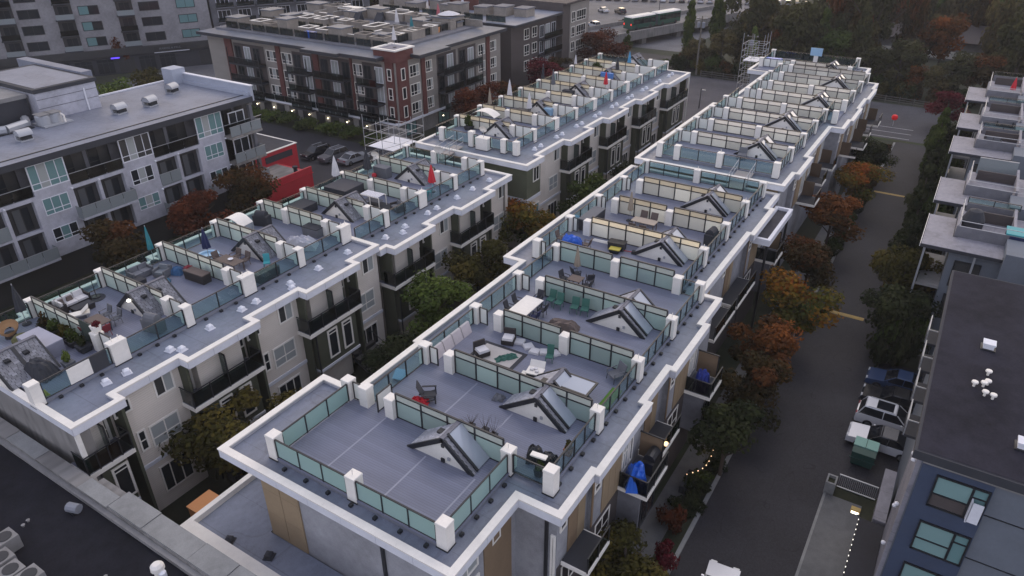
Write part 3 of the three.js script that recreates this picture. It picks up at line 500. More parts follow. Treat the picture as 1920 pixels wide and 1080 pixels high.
// ---------------------------------------------------------------- left-hand row: two stepped blocks and a far one
function facadeB(t, R, bumps, recesses, far) {
  const k = R - 9.5, w = -36.18;
  for (const [za, zb, o = {}] of recesses) {
    new MB().box(w - 0.05, w, 0, R - 0.33, za, zb).build('siding', M.siding, t);
    if (!o.skipFirst) windowIn(t, 'x', w + 0.02, za + 0.35, za - 0.75, 7.9 + k, 8.85 + k, { lights: 2, glass: M.pane });
    windowIn(t, 'x', w + 0.02, zb + 1.75, zb + 0.45, 7.7 + k, 9.1 + k, { lights: 2, glass: M.dim, alt: [1, M.blind] });
    windowIn(t, 'x', w + 0.02, zb + 2.75, zb + 0.75, 4.55 + k, 6.2 + k, { lights: 2, mid: 0.4, glass: M.blind });
    if (Math.abs(za - zb) > 3.4) windowIn(t, 'x', w + 0.02, za - 0.5, za - 1.05, 4.8 + k, 6.3 + k, { lights: 1, mid: 0.5, glass: M.pane });
    windowIn(t, 'x', w + 0.03, zb + 2.9, zb + 0.8, 1.0, 3.1 + k, { lights: 3, glass: M.pane });
    new MB().box(w + 0.001, w + 0.08, 3.55 + k, 3.8 + k, za, zb).build('belt_trim', M.trim, t);
  }
  for (const [za, zb] of bumps) {
    const mid = (za + zb) / 2, ib = -36.75, by = 6.42 + k;
    new MB().box(ib - 0.05, ib, 0, R - 0.33, za - 0.3, zb + 0.3).build('siding', M.olive, t);
    for (const z of [za, zb]) new MB().box(ib, -35.45, 0, R - 0.33, z - 0.02, z + (z === za ? -0.16 : 0.16)).build('side_wall', M.olive, t);
    for (const s of za - zb > 4 ? [1, -1] : [-0.2]) {
      windowIn(t, 'x', ib + 0.03, mid + s * 1.25 + 0.55, mid + s * 1.25 - 0.55, by + 0.02, by + 2.35, { lights: 1, mid: 0.35, glass: s > 0 ? M.blind : M.pane, name: 'balcony_door', fw: 0.16 });
      if (!far && za - zb > 4) windowIn(t, 'x', ib + 0.03, mid + s * 2.15 + 0.28, mid + s * 2.15 - 0.28, by + 0.9, by + 2.2, { lights: 1, glass: M.pane });
    }
    const p = part('balcony', t), bx = -34.9;
    new MB().box(ib, bx, by - 0.28, by, za + 0.35, zb + 0.35).build('slab', M.white, p);
    new MB().box(ib, bx - 0.06, by + 0.003, by + 0.02, za + 0.3, zb + 0.4).build('floor', M.deckPlain, p);
    const z0 = za + 0.3, z1 = zb + 0.4, n = 4;
    for (let i = 0; i <= n; i++) { const z = z0 + (z1 - z0) * i / n; mesh('post', boxGeo(0.07, 1.2, 0.07), M.black, p, bx - 0.05, by - 0.05, z); if (i < n) mesh('glass_panel', boxGeo(0.012, 1.0, (z0 - z1) / n - 0.06), M.smoked, p, bx - 0.05, by + 0.08, z + (z1 - z0) / n / 2); }
    mesh('top_rail', boxGeo(0.07, 0.05, z0 - z1), M.black, p, bx - 0.05, by + 1.15, (z0 + z1) / 2);
    for (const z of [z0, z1]) { mesh('glass_panel', boxGeo(1.15, 1.0, 0.012), M.smoked, p, (-36.15 + bx) / 2, by + 0.08, z); mesh('top_rail', boxGeo(1.2, 0.05, 0.06), M.black, p, (-36.15 + bx) / 2, by + 1.15, z); }
    const s = part('privacy_screen', p); mesh('screen_panel', G('scr', () => new MB().profile([[0.02, 0], [-0.02, 0], [-0.02, 1.9], [0.02, 1.9]], -0.85, 0.5).geo()), M.smoked, s, -36, by + 0.1, mid);
    new MB().box(ib, -35.45, by + 1.98, by + 2.06, mid - 0.04, mid + 0.04).box(-35.5, -35.42, by, by + 1.98, mid - 0.04, mid + 0.04).build('screen_frame', M.black, s);
    // olive bay with two white-framed doors below the balcony
    new MB().box(ib, -35.2, 2.9 + k, by - 0.28, za - 0.35, zb + 0.9).build('bay', M.olive, t);
    for (const s of za - zb > 4 ? [1, -1] : [0]) windowIn(t, 'x', -35.17, mid + s * 0.75 + 0.5, mid + s * 0.75 - 0.5, 3.35 + k, 5.75 + k, { lights: 1, mid: 0.85, glass: M.pane, name: 'patio_door', fw: 0.13 });
    new MB().box(ib, -35.12, 2.7 + k, 2.9 + k, za - 0.3, zb + 0.85).build('belt_trim', M.trim, t);
    new MB().box(-35.19, -35.1, 0, by - 0.3, za - 0.38, za - 0.3).build('downpipe', M.black, t);
    windowIn(t, 'x', ib + 0.05, mid + (za - zb) * 0.33, mid - (za - zb) * 0.33, 0.3, 2.4, { lights: 3, glass: M.pane });
  }
}
const rowB1 = (() => {
  const R = 9.5;
  const outline = [[-49.2, -12.3], [-34.95, -12.3], [-34.95, -15.3], [-35.8, -15.3], [-35.8, -19.3], [-34.95, -19.3], [-34.95, -24.7], [-35.8, -24.7], [-35.8, -28.8], [-35, -28.8], [-35, -34.15], [-35.8, -34.15], [-35.8, -37.2], [-49.4, -37.2], [-49.4, -26.35], [-48.55, -26.35], [-48.55, -25.5], [-49.2, -25.5], [-49.2, -16.85], [-48.5, -16.85], [-48.5, -15.7], [-49.2, -15.7]];
  const zs = [-12.6, -17.4, -22.15, -26.9, -31.75, -36.4], pil = [], screens = [], rails = [], feet = [];
  zs.forEach((z, i) => {
    pil.push([-38.68, z + (i % 2 ? -0.05 : 0), i % 2 ? { d: 1.05, pipe: true } : i ? {} : {}]);
    if (i) pil.push([-47.95, z], [-40.5, z]);
    if (i && i < 5) screens.push([z, -47.6, -40.85]); if (i === 5) { pil.push([-45.0, z]); screens.push([z, -47.6, -45.3], [z, -44.7, -40.85]); }
    if (i) rails.push([-40.15, z, -39.05, z, { pane: M.gate, h: 1.3, pitch: 1.2, name: 'deck_gate' }]);
    if (i) { const p = zs[i - 1]; rails.push([-38.5, p - (i % 2 ? 0.33 : 0.58), -38.5, z + (i % 2 ? 0.55 : 0.33)], [-47.75, p - 0.33, -47.75, z + 0.33]); for (let k = 0; k < 3; k++) feet.push([-38.3, p - 1 - k * 1.2]); }
  });
  const vents = [[-37.4, -15.7], [-37.3, -16.9], [-37.2, -19.7], [-37.2, -22.6], [-37.3, -25.2], [-37.3, -26.4], [-37.2, -29.4], [-37.2, -32.1], [-37.2, -35.2], [-36.6, -20.1], [-36.6, -29.0]];
  const t = terraceRow({ R, outline, decks: [[[-47.9, -12.8], [-38.45, -12.8], [-38.45, -36.6], [-47.9, -36.6]]], screens, rails, feet, pillars: pil, glass: 1, screenH: 1.5, hoodKind: 'b', hoods: [[-42.7, -11.6 - 0.75], [-42.7, -20.9], [-42.95, -30.45]], vents, wall: M.siding, eave: 1.05,
    label: 'left townhouse row, its nearest block beside the dark flat roof' });
  // weathered end wall down to the neighbour's parapet, white corner board
  new MB().box(-49.1, -35.3, 0, 9.17, -13.25, -12.45).build('end_wall', M.concrete, t); new MB().box(-35.3, -35.0, 0, 9.17, -12.6, -12.4).build('corner_board', M.white, t);
  facadeB(t, R, [[-12.6, -15.3], [-19.3, -24.7], [-28.8, -34.15]], [[-15.3, -19.3, { skipFirst: false }], [-24.7, -28.8], [-34.15, -37.2]]);
  return t;
})();
const rowB2 = (() => {
  const R = 9.0;
  const outline = [[-49.3, -37.25], [-35.8, -37.25], [-35.8, -38], [-34.95, -38], [-34.95, -43.25], [-35.8, -43.25], [-35.8, -47], [-34.95, -47], [-34.95, -52.4], [-35.8, -52.4], [-35.8, -56.65], [-49.4, -56.65], [-49.4, -46.2], [-48.7, -46.2], [-48.7, -44.9], [-49.3, -44.9]];
  const zs = [-37.0, -41.2, -46.05, -50.95, -55.4], pil = [], screens = [], rails = [], feet = [];
  zs.forEach((z, i) => {
    const e = i === 4; if (!i) return;
    pil.push([-38.68, z, i % 2 === 0 && !e ? { d: 1.05, pipe: true } : { pipe: e }], [-48.0, z], [-40.5, z]);
    if (e) { pil.push([-44.3, z]); rails.push([-47.7, z, -44.6, z, { pitch: 1 }], [-44, z, -40.85, z, { pitch: 1.1 }]); }
    else if (i === 2) { pil.push([-44.4, z]); screens.push([z, -47.7, -44.7], [z, -44.1, -40.85]); } else screens.push([z, -47.7, -40.85]);
    rails.push([-40.15, z, -39.05, z, { pane: M.gate, h: 1.3, pitch: 1.2, name: 'deck_gate' }]);
    const p = zs[i - 1]; rails.push([-38.5, p - (i === 3 ? 0.6 : 0.45), -38.5, z + (i === 2 ? 0.6 : 0.35)], [-47.8, p - 0.33, -47.8, z + 0.33]); for (let k = 0; k < 3; k++) feet.push([-38.3, p - 1 - k * 1.2]);
  });
  const vents = [[-37.2, -39.5], [-37.2, -42.0], [-37.3, -45.2], [-37.3, -46.5], [-37.2, -49.4], [-37.2, -51.9], [-37.1, -54.6], [-36.6, -41]];
  const t = terraceRow({ R, outline, decks: [[[-47.95, -37.4], [-38.45, -37.4], [-38.45, -55.6], [-47.95, -55.6]]], screens, rails, feet, pillars: pil, glass: 1, screenH: 1.45, hoodKind: 'b', hoods: [[-43.05, -40.0], [-43.1, -49.75]], vents, wall: M.siding, eave: 1.05,
    label: 'left townhouse row, its second block a step lower, in front of the scaffolding' });
  new MB().box(-49.2, -36, 0, 8.67, -55.7, -55.6).build('end_wall', M.beige, t);
  facadeB(t, R, [[-38, -43.25], [-47, -52.4]], [[-43.25, -47], [-52.4, -56.4]]);
  return t;
})();
const rowB3 = (() => {
  const R = 9.5;
  const outline = [[-49.2, -58.35], [-35.1, -58.35], [-35.1, -61.8], [-35.9, -61.8], [-35.9, -67.4], [-35, -67.4], [-35, -72.9], [-35.9, -72.9], [-35.9, -77], [-35, -77], [-35, -82.5], [-35.9, -82.5], [-35.9, -86.6], [-35, -86.6], [-35, -92], [-35.9, -92], [-35.9, -96.2], [-35.1, -96.2], [-35.1, -104.4], [-50, -104.4]];
  const zs = [-60.95, -65.6, -70.4, -75.2, -80, -84.8, -89.7, -94.6, -99.3, -104.1], pil = [[-47.5, -61], [-43.6, -61, { h: 1.7 }], [-40.6, -61, { h: 1.2, w: 1.5, d: 1.1 }], [-39.5, -61], [-38.0, -61, { pipe: true }]], screens = [], rails = [], feet = [];
  pil.splice(2, 1); pil.push([-42.0, -60.9, { w: 1.5, d: 1.0, h: 1.3 }]);
  rails.push([-47.2, -61, -43.9, -61], [-43.3, -61, -42.8, -61], [-41.2, -61, -39.85, -61], [-39.2, -61, -38.35, -61]);
  for (let i = 1; i <= 9; i++) {
    const z = zs[i], e = i === 9, x = -38.7 - (i > 6 ? 0.15 : 0), xl = -48.7 - i * 0.1;
    pil.push([x, z, i % 2 === 0 && !e ? { d: 1.0, pipe: true } : {}]); pil.push([xl, z], [-41.3, z]);
    if (e) rails.push([xl + 0.3, z, -41.6, z, { pitch: 1.8 }]); else if (i % 2 === 0) { pil.push([-45, z]); screens.push([z, xl + 0.33, -45.3], [z, -44.7, -41.65]); } else screens.push([z, xl + 0.33, -41.65]);
    rails.push([-40.95, z, x - 0.35, z, { pane: M.gate, h: 1.3, pitch: 1.2, name: 'deck_gate' }], [-38.5, zs[i - 1] - 0.4, -38.5, z + 0.45], [xl + 0.2, zs[i - 1] - 0.33, xl + 0.2, z + 0.33]);
  }
  const vents = []; for (let z = -63.5; z > -102; z -= 4.75) vents.push([-37.3, z], [-37.3, z - 1.3]);
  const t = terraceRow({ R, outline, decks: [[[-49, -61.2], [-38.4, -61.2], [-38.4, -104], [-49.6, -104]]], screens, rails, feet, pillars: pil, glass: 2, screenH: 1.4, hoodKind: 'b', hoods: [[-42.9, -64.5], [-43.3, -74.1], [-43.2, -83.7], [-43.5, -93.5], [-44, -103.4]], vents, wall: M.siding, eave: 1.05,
    label: 'left townhouse row, its far block beyond the scaffold bridge' });
  new MB().box(-49, -35.4, 5.9, 9.17, -59.5, -58.8).box(-36.2, -35.4, 5.9, 9.17, -59.5, -61.5).build('upper_siding', M.olive3 ??= std([0.12, 0.13, 0.08], 0.8, { map: T.siding, bumpMap: T.sidingBump, bumpScale: 0.015 }), t); new MB().box(-49, -35.34, 5.55, 5.9, -59.5, -58.74).box(-36.2, -35.34, 5.55, 5.9, -59.5, -61.5).build('belt_trim', M.trim, t); new MB().box(-49, -35.42, 0, 5.55, -59.5, -58.82).box(-36.2, -35.42, 0, 5.55, -59.5, -61.5).build('lower_siding', M.siding, t);
  new MB().box(-44.5, -40.5, 5.95, 9.1, -58.8, -58.75).build('cladding', M.tanDark, t); windowIn(t, 'x', -35.38, -60.0, -61.2, 7.4, 9.0, { lights: 2, glass: M.pane }); windowIn(t, 'x', -35.4, -59.3, -61.3, 2.6, 4.9, { lights: 2, mid: 0.4, glass: M.teal });
  facadeB(t, R, [[-67.4, -72.9], [-77, -82.5], [-86.6, -92], [-96.2, -104]], [[-61.6, -67.4, { skipFirst: true }], [-72.9, -77], [-82.5, -86.6], [-92, -96.2]], true);
  new MB().box(-35.3, -35.1, 0, 9.2, -104.35, -104.15).build('corner_board', M.white, t);
  return t;
})();
// ---------------------------------------------------------------- ground, roads and yards
struct(new MB().quad([-420, 0, 120], [330, 0, 120], [330, 0, -620], [-420, 0, -620]).build('ground', M.soil));
const sheet = (name, mat, x0, x1, z0, z1, y) => struct(new MB().quad([x0, y, z0], [x1, y, z0], [x1, y, z1], [x0, y, z1]).build(name, mat));
sheet('road', M.asphalt, -7.3, -1.25, 30, -119, 0.012);
sheet('parking_apron', M.apronSkyLit ??= std([0.07, 0.068, 0.078], 0.85, { map: T.asphalt }), -14.5, -1.25, -119, -141, 0.012);  // paler asphalt than the lane; light from the open sky is painted in
sheet('parking_bay', M.asphalt, -1.25, 6.5, -40.5, -57, 0.012);
sheet('plaza', M.plaza, -50, -29, -106, -143, 0.012);
sheet('car_park', M.asphalt, -98, -50.5, -56.8, -76.5, 0.012);
sheet('courtyard_path', M.walk, -31.5, -30, -12, -112, 0.02);
sheet('street', M.asphaltGlow, -142, -113, 40, -140, 0.012);
sheet('street', M.asphalt, -113, -49, -141.5, -158, 0.016);
sheet('parking_lot', M.asphaltGlow, -190, -58, -163, -330, 0.012);
sheet('lawn', M.grass, -50.5, -49.6, -12, -56, 0.02); sheet('lawn', M.grass, -69.5, -60, 0, -56, 0.016);
sheet('grass_verge', M.grass, -14.5, -3, -118.8, -119.9, 0.03);
sheet('path', M.walk, -1.1, 1.05, 20, -39.2, 0.14);
struct(new MB().box(-1.25, -1.1, 0, 0.15, 20, -40).build('kerb', M.kerb)); struct(new MB().box(-7.55, -7.3, 0, 0.15, 20, -118).build('kerb', M.kerb)); struct(new MB().box(-1.25, -1.05, 0, 0.15, -57, -118).build('kerb', M.kerb));
sheet('patio', M.walk, -10.1, -8.6, -16, -117, 0.05);
for (const [x0, x1, z, w] of [[-6.9, -3.4, -96.2, 'far'], [-6.3, -2.7, -63, 'near']]) {
  const h = thing('speed_hump', `pale yellow painted hump across the lane, the ${w === 'far' ? 'farther' : 'nearer'} of two`, 'speed hump', [(x0 + x1) / 2, 0, z], 'yellow humps across the lane');
  new MB().profile([[z + 0.28, 0.012], [z + 0.14, 0.06], [z - 0.14, 0.06], [z - 0.28, 0.012]], x0, x1).build('painted_hump', M.yellow, h);
}
for (const z of [-120.8, -123.5, -126.2]) struct(new MB().box(-12.2, -5.8, 0.016, 0.02, z - 0.07, z + 0.07).build('bay_marking', M.whitePaint));

// ---------------------------------------------------------------- white apartment block on the left
{
  const xw = -70, t = thing('apartment_block', 'long white apartment block with glass balconies and a flat grey roof at left', 'apartment block', [xw, 0, -54]);
  const zN = -5, zF = -49.9, bw = (a, b, c, d, e = 0) => new MB().box(xw - 0.5, xw + e, a, b, c, d);
  bw(8.9, 9.25, zN, zF).build('floor_band', M.whitewall, t); bw(5.9, 6.12, zN, zF).build('floor_band', M.whitewall, t); bw(3.0, 3.3, zN, zF).build('floor_band', M.whitewall, t);
  new MB().box(xw - 14, xw - 0.5, 0, 9.2, zN, -53.8).build('core_wall', M.dim, t); new MB().box(xw - 14.5, xw - 1.6, 9.2, 12.3, zN, -53.8).build('upper_wall', M.greywall, t);
  const per = 8.87;
  for (let k = -1; k < 4; k++) {
    const z0 = -20.42 - k * per; // window start
    for (const [y0, y1, s] of [[6.12, 8.9, 7.2], [3.3, 5.9, 4.45]]) {
      const end = k === 3, zo = z0 - 2.42;
      bw(y0, s, z0, zo).build('spandrel', M.whitewall, t); if (y1 - 8.85 > -0.1 || true) bw(y1 - 0.05, y1, z0, zo).build('lintel', M.whitewall, t);
      windowIn(t, 'x', xw + 0.0, z0, zo, s, y1 - 0.05, { lights: 3, mid: 0.28, fw: 0.07, frame: M.trim, glass: (k + (s > 6)) % 2 ? M.pane : M.teal, alt: [1, k % 2 ? M.teal : M.blind] });
      if (end) { bw(y0, y1, zo, zF).build('pier', M.whitewall, t); continue; }
      bw(y0, y1, zo, zo - 0.6).build('pier', M.whitewall, t); bw(y0, y1, zo - 3.05, zo - 3.35).build('pier', M.whitewall, t); bw(y0, y1, zo - 5.75, zo - 6.45).build('pier', M.whitewall, t);
      for (const [a, b] of [[zo - 0.6, zo - 3.05], [zo - 3.35, zo - 5.75]]) windowIn(t, 'x', xw - 0.47, a - 0.5, b + 0.4, y0 + 0.1, y1 - 0.35, { lights: 2, fw: 0.06, frame: M.dim, glass: M.pane, alt: [0, M.greyPane ??= std([0.09, 0.095, 0.1], 0.2)], name: 'loggia_door' });
      const proj = (k + (s > 6)) % 2 === 0, xb = proj ? xw + 1.0 : xw + 0.05, p = part('balcony', t), za = zo - 0.3, zb = zo - 6.0, n = 4;
      if (proj) new MB().box(xw, xb, y0 - 0.2, y0 + 0.02, za, zb).build('slab', M.whitewall, p);
      const a = proj ? za : zo - 0.6, b = proj ? zb : zo - 3.05, c = proj ? n : 2;
      for (let i = 0; i < c; i++) mesh('glass_panel', boxGeo(0.014, 1.25, Math.abs(b - a) / c - 0.05), M.frostGrey ??= phys([0.34, 0.38, 0.39], 0.5, { transmission: 0.4, thickness: 0 }), p, xb - 0.03, y0 + (proj ? -0.1 : 0.05), a + (b - a) * (i + 0.5) / c);
      if (proj) for (const z of [za, zb]) mesh('glass_panel', boxGeo(0.95, 1.25, 0.014), M.frostGrey, p, xw + 0.5, y0 - 0.1, z);
      mesh('top_rail', boxGeo(0.05, 0.05, Math.abs(b - a)), M.galv, p, xb - 0.03, y0 + (proj ? 1.15 : 1.3), (a + b) / 2);
    }
    // recessed top floor behind the eave
    windowIn(t, 'x', xw - 0.05, z0 + 0.4, z0 - 3.0, 9.75, 12.15, { lights: 4, mid: 0.25, fw: 0.1, frame: M.trim, glass: k % 2 ? M.teal : M.dim, alt: [1, M.blind] });
    bw(9.25, 9.75, z0 + 0.4, z0 - 3).build('spandrel', M.whitewall, t);
    for (const s of [[z0 - 3.4, z0 - 5.6], [z0 - 6, z0 - 8.2]]) windowIn(t, 'x', xw - 1.58, s[0], s[1], 9.3, 11.8, { lights: 2, mid: 0.4, fw: 0.08, frame: M.dim, glass: M.pane, alt: [1, M.dim], name: 'terrace_door' });
    const p = part('terrace_railing', t); for (let i = 0; i < 3; i++) mesh('glass_panel', boxGeo(0.014, 1.0, 1.7), M.smoked, p, xw - 0.1, 9.3, z0 - 3.95 - i * 1.8); mesh('top_rail', boxGeo(0.05, 0.05, 5.4), M.galv, p, xw - 0.1, 10.32, z0 - 5.8);
    for (const [y, dz] of [[9.12, -2.9], [9.12, -5.6], [6.0, -2.9]]) mesh('wall_lamp', G('wl', () => new MB().lathe(0, 0, 0, [[0, 0], [0.13, 0.06], [0.13, 0.16], [0, 0.22]], 8).geo()), M.trim, t, xw + 0.1, y - 0.2, z0 + dz);
  }
  // open corner balconies at the far end
  for (const y of [9.2, 6.1, 3.2]) { const p = part('balcony', t); new MB().box(xw - 3, xw + 1.1, y - 0.25, y, -50.0, -54.4).build('slab', M.concrete, p); for (let i = 0; i < 3; i++) mesh('glass_panel', boxGeo(0.014, 1.05, 1.35), M.frostGrey, p, xw + 1.05, y + 0.05, -50.75 - i * 1.45); mesh('glass_panel', boxGeo(1.1, 1.05, 0.014), M.frostGrey, p, xw + 0.5, y + 0.05, -54.35); mesh('top_rail', boxGeo(0.05, 0.05, 4.4), M.galv, p, xw + 1.05, y + 1.12, -52.2); new MB().box(xw - 0.4, xw, y, y + 2.7, -53.9, -54.3).build('pier', M.greywall, p); windowIn(t, 'x', xw - 0.45, -51.2, -53.4, y + 0.3, y + 2.3, { lights: 2, frame: M.trim, glass: M.pane }); }
  new MB().box(xw - 2.5, xw - 0.5, 0, 9, -49.9, -53.8).build('corner_wall', M.greywall, t);
  new MB().box(xw - 2, xw - 1.4, 0, 3, zN, -53.8).build('ground_floor', M.dim, t); for (let k = 0; k < 8; k++) windowIn(t, 'x', xw - 1.36, -15 - k * 4.6, -18 - k * 4.6, 0.3, 2.7, { lights: 3, frame: M.greywall, glass: M.teal });
  const rf = part('roof', t); new MB().box(-84.3, -69.4, 12.3, 12.9, zN, -54.2).build('roof_slab', M.charcoal, rf); new MB().box(-84.2, -70.75, 12.902, 12.915, zN, -54.1).build('roof_membrane', M.roofD ??= std([0.24, 0.26, 0.32], 0.55, { map: T.membrane }), rf); new MB().box(-70.55, -69.42, 12.902, 12.912, zN, -54.1).build('eave_membrane', M.roofD, rf); new MB().box(-70.72, -70.58, 12.9, 12.97, zN, -54.1).build('gutter_line', M.black, rf);
  new MB().box(-84.5, -84.2, 12.3, 13.05, -44, -54.2).build('kerb', M.trim, rf);
  new MB().box(-83.2, -69.6, 12.3, 14.0, -54.55, -54.2).build('end_parapet', M.paraD ??= std([0.42, 0.45, 0.52], 0.6, { map: T.fine }), rf); new MB().box(-83.2, -69.5, 14.0, 14.1, -54.6, -54.15).build('parapet_cap', M.trim, rf); new MB().box(-83.6, -81.6, 12.9, 14.7, -54.6, -52.8).build('parapet_block', M.paraD, rf); new MB().box(-83.2, -69.9, 12.915, 13.3, -54.2, -53.9).build('upstand', M.paraD, rf);
  const ph = part('penthouse', t); // white stair and lift housing with stepped parapets
  new MB().box(-92, -80.1, 9, 15.7, -36.2, -42.6).build('wall', M.whitewall, ph); for (const y of [14.1, 15.0]) new MB().box(-80.1, -80.07, y, y + 0.03, -36.2, -42.6).build('panel_joint', M.black, ph);
  new MB().box(-92.2, -79.95, 15.7, 16.1, -36.1, -42.75).build('parapet_cap', M.charcoal, ph); new MB().box(-91.5, -80.5, 16.102, 16.115, -36.6, -42.3).build('roof_membrane', M.roofD, ph); new MB().box(-80.07, -79.97, 12.9, 15.3, -41.1, -41.25).build('downpipe', M.trim, ph); new MB().box(-96, -82.6, 12, 16.3, -42.75, -43.9).build('rear_roof', M.roofD, ph);
  new MB().box(-88, -81.4, 9, 15.2, -29, -35.9).build('dark_housing', M.charcoal, ph); new MB().box(-88.1, -81.3, 15.2, 15.6, -28.9, -36).build('housing_cap', M.grove, ph);
  // roof plant
  const v0 = thing('roof_vent_hood', 'rounded metal vent hood on the white block roof, nearest of four', 'roof vent', [-75.2, 12.92, -31.9], 'round vent hoods on the white block roof');
  mesh('hood', G('rh', () => { const m = new MB(), n = 10; for (let i = 0; i < n; i++) { const a = i / n * PI, b = (i + 1) / n * PI, P = q => [0.55 * Math.cos(q), 0.55 + 0.55 * Math.sin(q)]; const [x, y] = P(a), [u, v] = P(b); m.quad([x, y, 0.65], [x, y, -0.65], [u, v, -0.65], [u, v, 0.65]).tri([0, 0.55, 0.6], [x, y, 0.6], [u, v, 0.6]).tri([0, 0.55, -0.6], [u, v, -0.6], [x, y, -0.6]); } m.box(-0.55, -0.3, 0.15, 0.56, -0.6, 0.6); return m.geo(); }), M.galv, v0, -75.2, 12.92, -31.9); mesh('mouth', boxGeo(0.3, 0.35, 1.0), M.black, v0, -74.85, 13.05, -31.9); mesh('base', boxGeo(1.0, 0.16, 1.2), M.galv, v0, -75.2, 12.92, -31.9);
  [['in front of the condenser cluster', 0], ['second from the near end', -42.1, -75.9], ['third along the roof', -45.6, -75.7], ['farthest, beside the end parapet', -50.4, -78.6]].forEach((q, i) => { if (i) copy(v0, [q[2], 12.92, q[1]], 0.1 * i, `rounded metal vent hood on the white block roof, ${q[0]}`); });
  const ac = thing('condenser_cluster', 'cluster of grey rooftop condensers with a white bent pipe beside the white penthouse wall', 'air conditioner', [-78.3, 12.92, -36.2]);
  new MB().box(-79.6, -77.2, 12.95, 13.1, -34.9, -37.8).build('stand', M.galv, ac); for (const z of [-35.5, -36.6]) { new MB().lathe(-78.4, 13.1, z, [[0.7, 0], [0.72, 0.8], [0.6, 0.95], [0, 0.95]], 14).build('condenser', M.galv, ac); new MB().box(-79.1, -77.7, 14.06, 14.1, z - 0.6, z + 0.6).build('grille', M.grove, ac); } new MB().bar([-77.2, 13.1, -37], [-77.2, 13.8, -37], 0.09, 6).bar([-77.2, 13.8, -37], [-77.9, 13.9, -37], 0.09, 6).build('pipe', M.white, ac);
  const du = thing('roof_duct', 'curved grey duct lying beside the dark roof housing', 'duct', [-79.8, 12.92, -33]); new MB().bar([-80.8, 13.35, -34.9], [-79.2, 13.35, -34.2], 0.42, 8).bar([-79.2, 13.35, -34.2], [-78.6, 13.35, -32], 0.42, 8).bar([-78.6, 13.35, -32], [-79.1, 13.35, -30.5], 0.42, 8).build('duct', M.galv, du); new MB().box(-79.6, -78.4, 12.9, 13.0, -30.5, -34.5).build('support', M.black, du);
}

